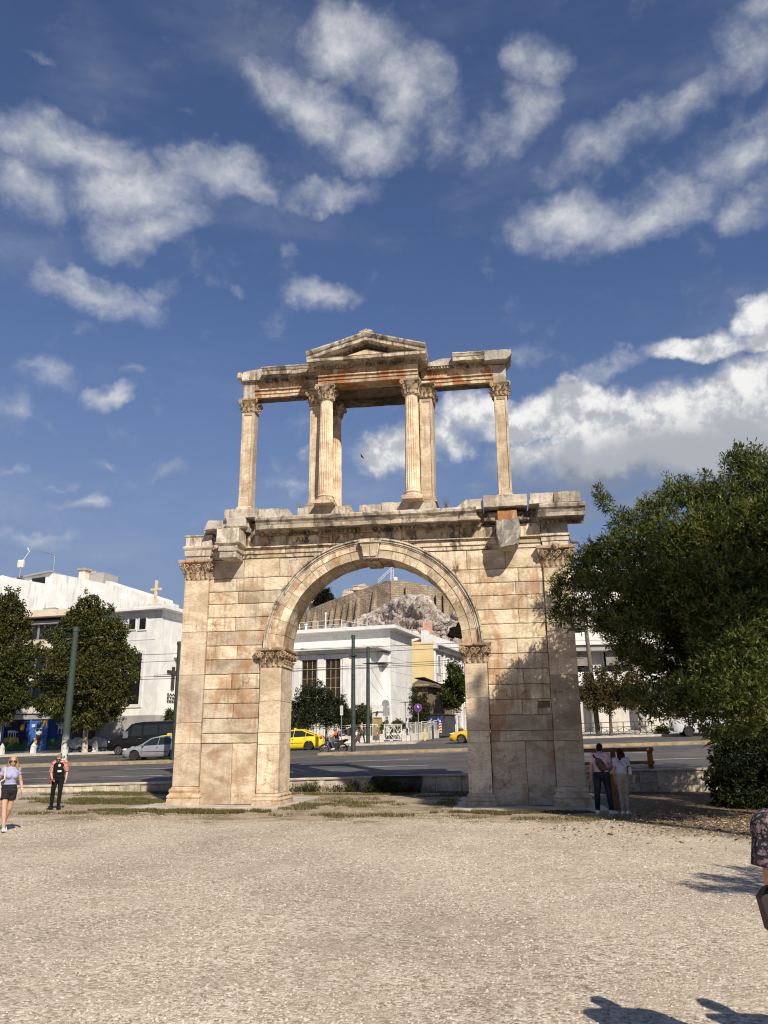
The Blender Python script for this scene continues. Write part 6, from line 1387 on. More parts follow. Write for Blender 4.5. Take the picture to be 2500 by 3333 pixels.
foliage('crown', cp, 9000, 6, .18, .15, [L_P1, L_P2, L_P3], PT2, 9, up=.1, spread=1.0, shell=.5, droop=.3, wts=[.5, .2, .3])
branchy('trunk', p1, 3.0, .24, [tuple(c[0]) for c in cp[4:20:2]], M_PBARK, PT2, 6)
# ---- small trees and shrubs by the church
L_C1 = leafmat('small_dark_leaf', (.024, .032, .016), .25, .12); L_C2 = leafmat('small_dark_leaf_green', (.040, .052, .020), .25, .15); L_O1 = leafmat('orange_tree_leaf', (.060, .075, .015), .3, .2); L_O2 = leafmat('orange_tree_leaf_dark', (.03, .042, .010), .3, .15)
def small_tree(name, label, base, Y, lst, n, per, L, Wd, mats, seed, cat='tree', r0=.10, th=1.3, wts=None, trunk=True, group=None):
    p = at_y(*base, Y); p.z = pz(p.x, min(Y, 58)) - .05; T = thing(name, label, cat, p, group=group); c = px_clumps(lst, Y)
    foliage('crown', c, n, per, L, Wd, mats, T, seed, up=.15, spread=1.0, shell=.5, wts=wts)
    branchy('trunk' if trunk else 'stems', p, th, r0, [tuple(q[0]) for q in c[::2][:9]], M_BARK, T, seed); return T
small_tree('street_tree', 'small dark leafed tree before the church windows, seen through the arch', (1062, 2415), 40.2, [(1033,2225,14),(1010,2245,24),(1045,2250,24),(985,2265,26),(1075,2275,26),(1020,2280,40),(970,2300,34),(1060,2300,40),(1105,2285,24),(1120,2305,22),(1000,2325,44),(1050,2330,40),(1100,2330,36),(960,2335,30),(1128,2330,16),(1010,2350,28),(1070,2352,24),(948,2350,20),(975,2360,16)], 3200, 6, .15, .085, [L_C1, L_C2], 11, th=1.5, r0=.12, wts=[.65, .35])
small_tree('orange_tree', 'small green orange tree between the two dark poles in the arch', (1172, 2400), 42.6, [(1175,2310,20),(1192,2315,18),(1160,2325,20),(1180,2335,26),(1200,2338,14),(1168,2350,18),(1188,2352,14)], 900, 6, .13, .07, [L_O1, L_O2], 12, th=1.0, r0=.07)
small_tree('orange_tree', 'green orange tree behind the rider, left of the poles in the arch', (1128, 2400), 42.4, [(1125,2330,22),(1112,2345,22),(1135,2350,20),(1120,2365,18),(1140,2335,12)], 800, 6, .13, .07, [L_O1, L_O2], 13, th=.9, r0=.07)
small_tree('orange_tree', 'green shrub at the left pier, partly behind the yellow taxi', (960, 2400), 42.3, [(955,2350,24),(975,2362,20),(945,2370,20),(990,2372,14)], 600, 6, .13, .07, [L_O1, L_O2], 14, th=.7, r0=.06, cat='shrub')
small_tree('round_bush', 'rounded clipped green bush behind the white gate', (1280, 2390), 43.0, [(1275,2350,18),(1260,2358,16),(1295,2358,18),(1310,2364,12),(1280,2366,22),(1250,2366,10)], 1100, 6, .11, .06, [L_O1, L_O2, L_C2], 15, cat='bush', trunk=False, th=.4, r0=.05)
small_tree('cypress_bush', 'dark upright bushy evergreen at the church corner, left of the kiosk', (1362, 2385), 47.0, [(1352,2250,12),(1385,2258,10),(1350,2275,20),(1378,2280,18),(1355,2300,26),(1385,2305,22),(1360,2330,28),(1390,2325,16),(1350,2350,22),(1375,2355,24),(1352,2372,18),(1345,2240,8)], 2600, 6, .12, .06, [L_C2, L_O2, L_C1], 16, th=1.2, r0=.1)
small_tree('street_tree', 'leafy tree hiding the fronts of the far houses up the side street', (1478, 2372), 57.0, [(1470,2175,16),(1490,2190,18),(1478,2205,22),(1500,2215,18),(1455,2240,16),(1480,2240,28),(1505,2240,14),(1450,2265,18),(1475,2270,28),(1500,2265,16),(1460,2292,18),(1485,2292,18)], 2000, 6, .22, .18, [L_P1, L_O1, L_P3], 17, th=2.4, r0=.12)
small_tree('street_tree', 'small green shrub by the church door, cut by the dark pole', (560, 2400), 41.0, [(552,2325,14),(562,2335,16),(548,2345,14),(568,2350,10)], 500, 6, .14, .08, [L_O1, L_O2], 18, th=1.2, r0=.06, cat='shrub')
L_B1 = leafmat('withering_leaf', (.16, .105, .05), .15, .3); L_B2 = leafmat('withering_leaf_dark', (.07, .055, .025), .15, .2); L_B3 = leafmat('withering_leaf_green', (.075, .075, .028), .15, .2)
small_tree('withering_tree', 'small tree with brownish withering leaves beside the wooden pole', (1990, 2392), 38.8, [(1905,2200,18),(1960,2190,26),(2010,2190,22),(2060,2195,24),(1920,2235,34),(1975,2230,40),(2040,2230,44),(2090,2225,30),(1905,2265,30),(1960,2270,44),(2030,2270,46),(2080,2265,36),(1930,2295,26),(1985,2300,28),(2050,2295,26)], 2600, 6, .17, .10, [L_B1, L_B2, L_B3], 19, th=2.2, r0=.13, wts=[.35, .4, .25])
small_tree('low_plant', 'low green plant at the foot of the stone post near the parked truck', (2155, 2392), 39.6, [(2150,2375,14),(2165,2380,14),(2140,2384,10)], 300, 6, .13, .08, [L_O1, L_O2], 20, cat='plant', trunk=False, th=.3, r0=.04)
# dark pine by the temple
PN = thing('pine_tree', 'dark conifer standing on top of the fortress wall, left of the temple', 'tree', H(1052, 1965, 360)); c = []
for x, y, r in ((1066,1922,8),(1058,1932,14),(1072,1938,10),(1045,1940,16),(1062,1948,20),(1035,1952,14),(1078,1950,10),(1050,1960,20),(1030,1966,12),(1070,1958,14)): p = H(x, y, 360); k = (p - CAM).dot(_f) / FPX; c.append((p, r * k))
foliage('crown', c, 1500, 5, 1.1, .30, [leafmat('pine_needles', (.016, .022, .014), .1, .05)], PN, 22, up=.2, spread=1.0, shell=.4); m = MB(); b_ = H(1055, 1985, 360); m.tube([b_, H(1056, 1945, 360)], [.6, .3], 7); m.build('trunk', M_BARK, PN)
# creeper over the iron frame, weeds along the wall, tufts on the arch
def stuff_leaves(name, label, cat, cl_, n, per, L, Wd, mats, seed, up=.6):
    T = thing(name, label, cat, cl_[0][0]); foliage('leaves', cl_, n, per, L, Wd, mats, T, seed, up=up, spread=.8, shell=.3); return T
stuff_leaves('creeper', 'green creeper spreading over the left half of the iron frame', 'plant', [((-.8, 7.0, .22), (.5, .22, .26)), ((-.2, 7.0, .18), (.5, .22, .22)), ((.5, 7.05, .12), (.4, .2, .16)), ((-1.2, 7.1, .14), (.3, .2, .2)), ((-.6, 7.25, .4), (.5, .2, .14))], 620, 6, .09, .045, [L_O2, L_C2, L_O1], 31)
for x, w, lab in ((-4.2, 1.0, 'clump of weeds at the wall foot nearest the left pier'), (-2.6, .8, 'clump of weeds at the wall foot, left of the iron frame')):
    stuff_leaves('weeds', lab, 'plant', [((x, 7.75, .08), (w, .18, .16)), ((x + .5, 7.75, .12), (.4, .15, .26))], 240, 6, .11, .02, [L_O2, L_B3], 33 + int(x), up=1.2)
for (x, z, y, lab) in ((-2.68, 10.0, .3, 'dry sprig growing between the parapet blocks left of the columns'), (2.65, 9.9, .2, 'dry sprig growing between the parapet blocks right of the columns'), (2.95, 7.55, -.05, 'dry grass tuft growing on the arch ring at its right shoulder')):
    m = MB(); q = random.Random(int(x * 10))
    for k in range(14): a = q.uniform(-.5, .5); m.tube([(x + q.uniform(-.1, .1), y, z - .05), (x + a * .3, y + q.uniform(-.08, .02), z + q.uniform(.15, .38))], [.008, .004], 4)
    tag(m.build('dry_sprig', plain('dry_stalk', (.16, .12, .06), .9)), lab, 'plant')
# ---- grass patches
gr = np.random.default_rng(5); pts = []
def patch(cx, cy, rx, ry, n):
    a = gr.random(n) * 2 * np.pi; r = np.sqrt(gr.random(n)); x = cx + rx * r * np.cos(a); y = cy + ry * r * np.sin(a)
    keep = np.array([noise.noise(Vector((xx * 1.1, yy * 1.1, 2.0))) + .45 * noise.noise(Vector((xx * 3, yy * 3, 8.0))) > -.10 + .75 * (rr - .6) for xx, yy, rr in zip(x, y, r)]); pts.append(np.stack([x[keep], y[keep]], 1))
patch(-5.2, -2.5, 3.3, .75, 15000); patch(4.6, -2.75, 2.5, .8, 12000); patch(-8.6, .8, 1.6, .9, 4200); patch(-2.0, 6.2, 3.4, .8, 5200); patch(2.6, 5.2, 2.2, 1.4, 4200); patch(-10.5, 6.4, 5.0, 1.7, 20000); patch(-9.9, 2.0, 3.2, 1.8, 14000); patch(-1.3, 2.6, 1.2, 2.2, 1500); patch(5, 7.2, 4, .5, 2600); patch(-13.5, 3.2, 2.4, .6, 2000); patch(-2.1, -.4, .7, 2.2, 2400); patch(2.3, 1.0, .5, 2.4, 1500); patch(.3, -3.6, 3.0, .7, 2600); patch(5.5, -4.6, 2.6, .6, 1900); patch(-.5, .8, 1.6, 1.6, 3000); patch(-8, -3.4, 3, .6, 2600)
G = np.concatenate(pts); n = len(G); hgt = gr.uniform(.025, .085, n); ang = gr.random(n) * 2 * np.pi; ln = gr.normal(size=(n, 2)) * .025; w = .010
V = np.empty((n, 3, 3)); V[:, 0, 0] = G[:, 0] - w * np.cos(ang); V[:, 0, 1] = G[:, 1] - w * np.sin(ang); V[:, 1, 0] = G[:, 0] + w * np.cos(ang); V[:, 1, 1] = G[:, 1] + w * np.sin(ang); V[:, 0:2, 2] = -.03; V[:, 2, 0] = G[:, 0] + ln[:, 0]; V[:, 2, 1] = G[:, 1] + ln[:, 1]; V[:, 2, 2] = hgt
stuff(np_mesh('grass', V.reshape(-1, 3), np.arange(n * 3).reshape(-1, 3), [leafmat('grass_blade', (.085, .085, .028), .1, .2), leafmat('dry_grass_blade', (.20, .155, .075), .1, .2)], mi=(gr.random(n) < .38).astype(int)), 'thin patchy grass on the trodden earth round the arch', 'grass')
# ---- loose gravel and fallen leaves
def pebbles(n, seed):
    r = np.random.default_rng(seed); d = 4.2 + 26 * r.random(n) ** 1.6; a = r.uniform(-.62, .62, n); fx = Vector((_f.x, _f.y)).normalized(); hx = atan2(fx.y, fx.x)
    x = CAM.x + d * np.cos(hx + a); y = CAM.y + d * np.sin(hx + a); keep = (y < -4.6 + 1.6 * np.sin(x * .9)) | (r.random(n) < .12); keep &= (y < 6)
    x, y, d = x[keep], y[keep], d[keep]; m = len(x)
    keep2 = np.array([noise.noise(Vector((xx * .55, yy * .55, 5.0))) + .5 * noise.noise(Vector((xx * 2.1, yy * 2.1, 1.0))) for xx, yy in zip(x, y)]) + r.normal(size=m) * .25 > -.28; x, y, d = x[keep2], y[keep2], d[keep2]; m = len(x)
    base = np.array([(1, 0, 0), (.4, .9, 0), (-.6, .75, 0), (-1, -.1, 0), (-.35, -.9, 0), (.65, -.7, 0), (.35, .1, .75), (-.3, .05, .8)]); F = np.array([(0, 1, 6), (1, 2, 7), (1, 7, 6), (2, 3, 7), (3, 4, 7), (4, 5, 6), (4, 6, 7), (5, 0, 6)])
    s = (.0045 + .011 * r.random(m) ** 2.6) * (1 + .030 * d); s = np.where(r.random(m) < .002, s * 1.9, s); th = r.random(m) * 2 * np.pi; c, si = np.cos(th), np.sin(th)
    B = base[None] * (1 + r.normal(size=(m, 8, 3)) * .14) * np.stack([s * r.uniform(.8, 1.4, m), s, s * r.uniform(.7, 1.2, m)], 1)[:, None]
    zz = np.array([noise.noise(Vector((xx * .12, yy * .12, 3))) * .05 if yy < -2.5 else 0 for xx, yy in zip(x, y)]) - .016
    V = np.empty((m, 8, 3)); V[..., 0] = B[..., 0] * c[:, None] - B[..., 1] * si[:, None] + x[:, None]; V[..., 1] = B[..., 0] * si[:, None] + B[..., 1] * c[:, None] + y[:, None]; V[..., 2] = B[..., 2] + zz[:, None]
    return V.reshape(-1, 3), (F[None] + 8 * np.arange(m)[:, None, None]).reshape(-1, 3)
def f_peb(t, b):
    t.l.new(t.ramp(t.island(), [(0, (.22, .17, .125)), (.3, (.40, .325, .25)), (.7, (.53, .45, .365)), (.96, (.57, .50, .41)), (1, (.66, .60, .52))]), b.inputs['Base Color'])
V, F = pebbles(230000, 3)
stuff(np_mesh('gravel', V, F, mat('loose_gravel', f_peb, rough=.9, spec=.1)), 'loose pale gravel strewn over the forecourt', 'gravel')
r = np.random.default_rng(9); n = 2600; x = r.normal(11.0, 3.0, n); y = r.normal(-5.6, 2.0, n); k = x > 4.5; x, y = x[k], y[k]; n = len(x); th = r.random(n) * 6.28; s = r.uniform(.03, .07, n)
V = np.empty((n, 4, 3))
for i, (u, v) in enumerate(((1, 0), (0, .4), (-1, 0), (0, -.4))): V[:, i, 0] = x + s * (u * np.cos(th) - v * np.sin(th)); V[:, i, 1] = y + s * (u * np.sin(th) + v * np.cos(th)); V[:, i, 2] = r.uniform(.0, .03, n) + (.02 if i % 2 else 0)
stuff(np_mesh('fallen_leaves', V.reshape(-1, 3), np.arange(n * 4).reshape(-1, 4), [plain('fallen_leaf', (.19, .12, .06), .9, var=.4), plain('fallen_leaf_pale', (.45, .36, .24), .9)], mi=(r.random(n) < .25).astype(int)), 'fallen brown leaves scattered under the evergreen tree', 'leaf litter')
# ------------------------------------------------------------------ vehicles (nose towards -x in their own axes; placed on the sloping avenue)
def paint(name, c, rough=.28): return plain(name, c, rough, .0, .5, var=.06)
M_TYRE = plain('tyre_rubber', (.018, .018, .018), .85); M_RIM = plain('dull_rim', (.30, .30, .31), .35, .7); M_STEEL = plain('black_steel_rim', (.035, .033, .03), .6); M_CARGL = plain('car_glass', (.015, .018, .02), .08, spec=.6); M_TRIM = plain('black_trim', (.015, .015, .015), .6)
M_HEAD = plain('headlight_glass', (.55, .56, .56), .15); M_TAIL = plain('tail_lamp', (.35, .02, .015), .3)
def slope_matrix(p, heading):
    """stand a vehicle on the avenue: heading is the direction its nose points to"""
    n = Vector((-RX, -RY, 1)).normalized(); f = Vector((cos(heading), sin(heading), 0)); f = (f - n * f.dot(n)).normalized(); x = -f; y = n.cross(x)
    return Matrix(((x.x, y.x, n.x, p[0]), (x.y, y.y, n.y, p[1]), (x.z, y.z, n.z, p[2]), (0, 0, 0, 1)))
def vthing(name, label, cat, p, heading, group=None):
    T = thing(name, label, cat, p, group=group); T.matrix_world = slope_matrix(p, heading); return T
def local(o, T): o.parent = T; return o
def wheel(T, x, y, r, w, rim, side, spokes=5):
    m = MB(); m.loft([[(x + rr * cos(a), y + yy, r + rr * sin(a)) for a in [2 * pi * k / 26 for k in range(26)]] for rr, yy in ((r * .62, -w / 2), (r * .93, -w / 2), (r, -w * .34), (r, w * .34), (r * .93, w / 2), (r * .62, w / 2))], caps=True)
    o = local(m.build('wheel', M_TYRE, None, smooth=40), T); m = MB(); yo = y + side * (w / 2 - .02)
    rr = r * .64; ring = [(x + rr * cos(a), r + rr * sin(a)) for a in [2 * pi * k / 24 for k in range(24)]]
    m.loft([[(px, yo - side * .05, pz_) for px, pz_ in ring], [(px, yo + side * .022, pz_) for px, pz_ in ring], [(x + (px - x) * .86, yo + side * .022, r + (pz_ - r) * .86) for px, pz_ in ring], [(x + (px - x) * .86, yo - side * .03, r + (pz_ - r) * .86) for px, pz_ in ring]], caps=True)
    for k in range(spokes):
        a = 2 * pi * k / spokes + .3; d = Vector((cos(a), 0, sin(a))); m.bar(Vector((x, yo + side * .005, r)), Vector((x, yo + side * .01, r)) + d * rr * .88, r * .17, .03)
    m.tube([(x, yo - side * .02, r), (x, yo + side * .03, r)], r * .17, 10); q = m.build('rim', rim, None, smooth=40); q.parent = o; return o
def lerp_tab(tab, x):
    for (a, v), (b, w) in zip(tab, tab[1:]):
        if a <= x <= b: return v + (w - v) * (x - a) / (b - a)
    return tab[0][1] if x < tab[0][0] else tab[-1][1]
def car_body(T, L, W, top, belt, halfw, x_wheels, rw, z0, m_paint, roofw=.72, nm='body'):
    """top: bonnet / boot line; the body closes at the belt; wheel arches are cut into its lower edge"""
    n = 64; rings = []
    for i in range(n + 1):
        x = L * i / n; hw = lerp_tab(halfw, x) * W / 2; zb = lerp_tab(belt, x); zt = max(zb + .01, lerp_tab(top, x)); z_low = z0 + (.10 * max(0, 1 - x / .35) + .08 * max(0, 1 - (L - x) / .4))
        arch = 0
        for xw in x_wheels:
            d = abs(x - xw); R = rw * 1.17
            if d < R: arch = max(arch, rw + sqrt(R * R - d * d))
        zl = max(z_low, arch); mid = max(zl + .02, z_low + (zb - z_low) * .45)
        half = [(hw * .90, zl), (hw * .985, max(zl + .01, z_low + .10)), (hw, mid), (hw * .985, max(mid + .01, zb - .08)), (hw * .95, max(mid + .02, zb)), (hw * .70, zb + (zt - zb) * .85), (0, zt)]
        ring = [(x, y, z) for y, z in half] + [(x, -y, z) for y, z in half[-2::-1]] + [(x, -hw * .6, zl + .02), (x, 0, zl + .02), (x, hw * .6, zl + .02)]
        rings.append(ring)
    m = MB(); m.loft(rings); return local(m.build(nm, m_paint, None, smooth=45), T)
def cabin(T, prof, W, zb, m_paint, tumble=.80, pillars=(), nm='cabin'):
    """prof: side outline of the glasshouse (x, z) from the windscreen foot over the roof to the rear; glass with painted roof and pillars"""
    g = MB(); rings = []
    zmax = max(z for _, z in prof)
    def hw(z): return W / 2 * (.93 - (.93 - tumble) * (z - zb) / (zmax - zb))
    g.loft([[(x, s * hw(z), z) for x, z in prof] for s in (-1, 1)]); go = local(g.build('windows', M_CARGL, None), T)
    r = MB(); up = [p for p in prof if p[1] > zmax - .13]; x0, x1 = up[0][0] - .02, up[-1][0] + .02
    roofp = [(x, z + .012) for x, z in up]
    rings = [[(x, y * hw(z) * 1.01, z + .022 * (1 - abs(y) ** 3) - (.05 if abs(y) == 1 else 0)) for y in (-1, -.9, -.5, 0, .5, .9, 1)] for x, z in roofp]; lo = [[(a, b, c - .05) for a, b, c in q] for q in rings]
    r.loft([a + b[::-1] for a, b in zip(rings, lo)]); local(r.build('roof', m_paint, None, smooth=40), T)
    for s in (-1, 1):
        p = MB(); edge = [Vector((x, s * (hw(z) + .006), z)) for x, z in prof]
        for a, b in zip(edge, edge[1:]): p.bar(a, b, .05, .07)
        for px, lean in pillars: 
            zt = lerp_tab(sorted([(x, z) for x, z in prof]), px + lean); p.bar((px, s * (hw(zb) + .004), zb), (px + lean, s * (hw(zt) + .004), zt), .03, .08)
        local(p.build('pillars', m_paint, None), T)
    return go
def small_parts(T, L, W, zh, zt_, m_paint, y_mirror, x_mirror, zm, handles=(), rear=True):
    for s in (-1, 1):
        m = MB(); m.ball((.16, s * W * .36, zh), (.20, .17, .09), nu=10, nv=6); local(m.build('headlight', M_HEAD, None, smooth=True), T)
        if rear: m = MB(); m.ball((L - .10, s * W * .40, zt_), (.12, .13, .12), nu=10, nv=6); local(m.build('tail_lamp', M_TAIL, None, smooth=True), T)
        m = MB(); m.ball((x_mirror, s * (W / 2 + .08), zm), (.06, .11, .075), nu=8, nv=6); local(m.build('mirror', m_paint, None, smooth=True), T)
        for hx, hz in handles: m = MB(); m.box(hx, hx + .17, s * W / 2 * .985 - .02, s * W / 2 * .985 + .02, hz, hz + .035, bev=.008); local(m.build('door_handle', M_RIM, None), T)
def saloon(name, label, p, heading, c, rim, taxi=False, L=4.65, W=1.80, H=1.47, hatch=False, group=None):
    T = vthing(name, label, 'taxi' if taxi else 'car', p, heading, group); mp = paint('paint_' + name + '_%d' % int(c[0] * 100), c); r = .315; xw = (.90, L - .98)
    belt = [(0, .62), (.25, .72), (1.1, .88), (1.6, .92), (L - .9, .98), (L - .2, .96), (L, .80)]; top = [(0, .64), (.2, .76), (.8, .90), (1.45, .99), (2.0, 1.0), (L - .9, 1.02), (L - .15, 1.03), (L, .82)]; hwd = [(0, .78), (.2, .90), (.6, .98), (1.2, 1.0), (L - 1, 1.0), (L - .25, .94), (L, .84)]
    car_body(T, L, W, top, belt, hwd, xw, r, .20, mp)
    rear = [(L - 1.25, H - .12), (L - .55, 1.08), (L - .45, .98)] if not hatch else [(L - .9, H - .08), (L - .35, 1.15), (L - .25, .98)]
    prof = [(1.25, .93), (1.45, 1.02), (2.05, H - .09), (2.35, H - .03), (2.75, H), (3.2, H - .02)] + rear
    cabin(T, prof, W, .93, mp, pillars=((2.52, .12), (3.45, .05)))
    for x in xw:
        for s in (-1, 1): wheel(T, x, s * (W / 2 - .12), r, .20, rim, s)
    m = MB(); m.box(.02, L - .02, -W * .40, W * .40, .19, .30, bev=.03); local(m.build('underside', M_TRIM, None), T)
    m = MB(); m.box(-.015, .10, -W * .33, W * .33, .30, .50, bev=.03); m.box(L - .08, L + .012, -W * .33, W * .33, .26, .38, bev=.03); local(m.build('bumper_trim', M_TRIM, None), T)
    small_parts(T, L, W, .70, .86, mp, 0, 1.55, .98, ((2.40, .80), (3.30, .82)))
    m = MB()
    for s in (-1, 1):
        for x in (1.42, 2.50, 3.55): m.box(x, x + .008, s * W / 2 * .99 - .012, s * W / 2 * .99 + .005, .34, .90)
        m.box(1.35, L - 1.35, s * W / 2 * .995 - .01, s * W / 2 * .995 + .012, .52, .56)
    local(m.build('door_seams', M_TRIM, None), T)
    m = MB(); m.box(L - .02, L + .02, -.26, .26, .62, .74, bev=.006); local(m.build('number_plate', M_WHITE, None), T)
    if taxi: m = MB(); m.box(2.5, 2.65, -.28, .28, H + .01, H + .14, bev=.03); local(m.build('roof_sign', paint('taxi_sign_yellow', (.75, .55, .05)), None), T)
    return T
YEL = (.82, .60, .015); YEL2 = (.80, .46, .015)
def road_p(px, py, y): 
    q = at_y(px, py, y); return (q.x, y, road_z(q.x, y) + .005)
SV = saloon('silver_car', 'silver saloon car driving left beside the dark pole, with its driver inside', road_p(560, 2468, 27.0), pi, (.25, .26, .28), M_STEEL)
SV.location = road_p(412, 2470, 27.0)
def nose(T, px, y, heading): # put the nose (own origin) at a photo pixel column
    q = road_p(px, 2460, y); T.matrix_world = slope_matrix(q, heading)
nose(SV, 413, 27.0, pi + .02)
TX1 = saloon('taxi', 'yellow taxi half hidden behind the silver car', (0, 0, 0), pi, YEL, M_RIM, True); nose(TX1, 438, 30.2, pi + .02)
TX2 = saloon('taxi', 'yellow taxi seen from its rear quarter inside the left side of the arch', (0, 0, 0), pi, YEL, M_STEEL, True)
q = road_p(1046, 2440, 33.6); TX2.matrix_world = slope_matrix((q[0] - 4.65, q[1] + .3, road_z(q[0] - 4.65, q[1])), pi + .10)
TX3 = saloon('taxi', 'orange yellow taxi with a bright wheel rim, nosing out behind the right pier', (0, 0, 0), pi, YEL2, M_RIM, True, hatch=True, H=1.5); nose(TX3, 1471, 37.4, pi - .10)
# driver of the silver car: head and shoulders behind the glass are dark; seen as a pale arm and face at the open window
# ---- black van
def van(name, label, p, heading, c, L=5.6, W=1.95, H=2.45, m_win=None, cat='van'):
    T = vthing(name, label, cat, p, heading); mp = paint('paint_' + name, c, .2); r = .345; xw = (1.0, L - 1.3); n = 70; rings = []
    top = [(0, .95), (.12, 1.12), (.6, 1.28), (1.0, 1.42), (1.25, 1.6), (1.95, 2.28), (2.3, H - .06), (2.9, H), (L - .2, H), (L - .06, H - .08), (L, H - .3)]; hwd = [(0, .80), (.25, .94), (.7, 1.0), (L - .3, 1.0), (L, .94)]
    for i in range(n + 1):
        x = L * i / n; hw = lerp_tab(hwd, x) * W / 2; zt = lerp_tab(top, x); zl = .32 + .08 * max(0, 1 - x / .3)
        for xx in xw:
            d = abs(x - xx); R = r * 1.2
            if d < R: zl = max(zl, r + sqrt(R * R - d * d))
        zs = min(zt - .03, 1.35); k = .90 if zt > 1.6 else .8
        half = [(hw * .93, zl), (hw, max(zl + .02, .55)), (hw, max(zl + .03, min(zs, .95))), (hw * .985, max(zl + .04, zs)), (hw * k * (1 if zt > 1.6 else .9), zt - .10), (hw * k * .85, zt - .01), (0, zt + .01)]
        rings.append([(x, y, z) for y, z in half] + [(x, -y, z) for y, z in half[-2::-1]] + [(x, 0, zl + .02)])
    m = MB(); m.loft(rings); local(m.build('body', mp, None, smooth=35), T)
    for s in (-1, 1):
        yb, yt = W / 2 * .985, W / 2 * .905
        def pane(pts, nm='side_window'):
            m = MB(); f = lambda z: s * (yb + (yt - yb) * max(0, (z - 1.35)) / (H - .10 - 1.35) + .006); m.prism([(x, f(z), z) for x, z in pts], (0, s * .006, 0)); local(m.build(nm, m_win or M_CARGL, None), T)
        pane([(1.52, 1.40), (1.92, 1.40), (1.92, 2.05)], 'quarter_window'); pane([(1.98, 1.40), (2.85, 1.40), (2.85, 2.18), (2.08, 2.18)]); pane([(3.0, 1.45), (4.15, 1.45), (4.15, 2.2), (3.0, 2.2)]); pane([(4.25, 1.45), (L - .25, 1.45), (L - .25, 2.2), (4.25, 2.2)])
        m = MB(); m.ball((.26, s * W * .40, 1.0), (.20, .14, .13), nu=10, nv=6); local(m.build('headlight', M_HEAD, None, smooth=True), T)
        m = MB(); m.box(1.55, 1.68, s * (W / 2 + .02), s * (W / 2 + .24), 1.36, 1.66, bev=.03); local(m.build('mirror', M_RIM, None), T)
        m = MB(); m.box(2.62, 2.85, s * W / 2 * .99 - .02, s * W / 2 * .99 + .025, 1.16, 1.20, bev=.006); local(m.build('door_handle', M_RIM, None), T)
        for x in xw: wheel(T, x, s * (W / 2 - .13), r, .23, M_RIM if c[0] < .3 else M_STEEL, s)
    m = MB(); m.prism([(1.28, -W * .38, 1.63), (1.28, W * .38, 1.63), (1.94, W * .36, 2.28), (1.94, -W * .36, 2.28)], (-.02, 0, .02)); local(m.build('windscreen', M_CARGL, None), T)
    m = MB(); m.box(-.02, .2, -W * .38, W * .38, .42, .62, bev=.04); m.box(.2, L - .1, -W * .38, W * .38, .32, .42); local(m.build('bumper', M_TRIM, None), T); return T
VN = van('black_van', 'black passenger van parked in front of the church, behind the silver car', (0, 0, 0), pi, (.006, .006, .007)); nose(VN, 361, 35.6, pi + .03)
TRK = van('white_van', 'white van parked on the far side, mostly hidden behind the evergreen leaves', (0, 0, 0), pi, (.62, .62, .62), L=5.9, H=2.3); nose(TRK, 2196, 37.0, pi)
# ---- motorcycle
MC = vthing('motorcycle', 'black motorcycle ridden leftwards past the end of the median', 'motorcycle', (0, 0, 0), pi)
def mwheel(x, r):
    m = MB(); m.tube([(x + r * cos(a), 0, r + r * sin(a)) for a in [2 * pi * k / 24 for k in range(25)]], .045, 8, caps=False); o = local(m.build('wheel', M_TYRE, None, smooth=True), MC); m = MB()
    m.tube([(x + r * .86 * cos(a), 0, r + r * .86 * sin(a)) for a in [2 * pi * k / 24 for k in range(25)]], .016, 5, caps=False)
    for k in range(10): a = 2 * pi * k / 10; m.tube([(x, .02, r), (x + r * .86 * cos(a), 0, r + r * .86 * sin(a))], .008, 4)
    m.tube([(x, -.06, r), (x, .06, r)], .05, 8); q = m.build('rim', M_RIM, None); q.parent = o
mwheel(.30, .29); mwheel(1.55, .29)
m = MB(); m.loft([[(x, s * w, z) for s, z in ((-1, a), (-.8, b), (.8, b), (1, a), (.7, c_), (-.7, c_))] for x, w, a, b, c_ in ((.58, .05, .72, .86, .5), (.72, .10, .60, .72, .34), (.95, .14, .52, .66, .26), (1.25, .13, .62, .72, .36), (1.60, .10, .76, .82, .62), (1.85, .05, .84, .88, .78))]); local(m.build('fairing', M_TRIM, None, smooth=40), MC)
m = MB(); m.loft([[(x, s * w, z) for s, z in ((-1, a), (-.7, a + .06), (.7, a + .06), (1, a), (0, a - .04))] for x, w, a in ((.88, .09, .72), (1.1, .14, .75), (1.5, .14, .78), (1.75, .08, .84))]); local(m.build('seat', M_TRIM, None, smooth=40), MC)
m = MB(); m.tube([(.30, .07, .29), (.48, .06, .72), (.60, .05, .98)], .025, 6); m.tube([(.30, -.07, .29), (.48, -.06, .72), (.60, -.05, .98)], .025, 6); m.tube([(.70, -.33, 1.02), (.60, -.12, 1.0), (.58, 0, .98), (.60, .12, 1.0), (.70, .33, 1.02)], .018, 6); m.tube([(.72, .3, 1.02), (.62, .36, 1.22)], .01, 5); local(m.build('fork_and_bars', M_STEEL, None), MC)
m = MB(); m.ball((.47, 0, .88), (.10, .10, .12), nu=10, nv=7); m.loft([[(.30 + .36 * cos(a), s, .29 + .36 * sin(a)) for s in (-.06, .06)] for a in [RAD(40 + 14 * k) for k in range(8)]], caps=False, closed=False); local(m.build('nose_cowl', M_TRIM, None, smooth=True), MC)
m = MB(); m.box(1.45, 1.85, -.10, .10, .84, .87, bev=.01); m.box(1.7, 2.0, -.03, .03, .86, .89); m.tube([(1.15, .12, .28), (1.75, .15, .40), (1.95, .15, .45)], [.03, .05, .05], 8); m.box(.85, 1.2, -.12, .12, .22, .48, bev=.05); local(m.build('engine_and_exhaust', M_STEEL, None, smooth=40), MC)
m = MB(); m.ball((1.88, 0, .80), (.05, .08, .05)); local(m.build('tail_lamp', M_TAIL, None, smooth=True), MC)
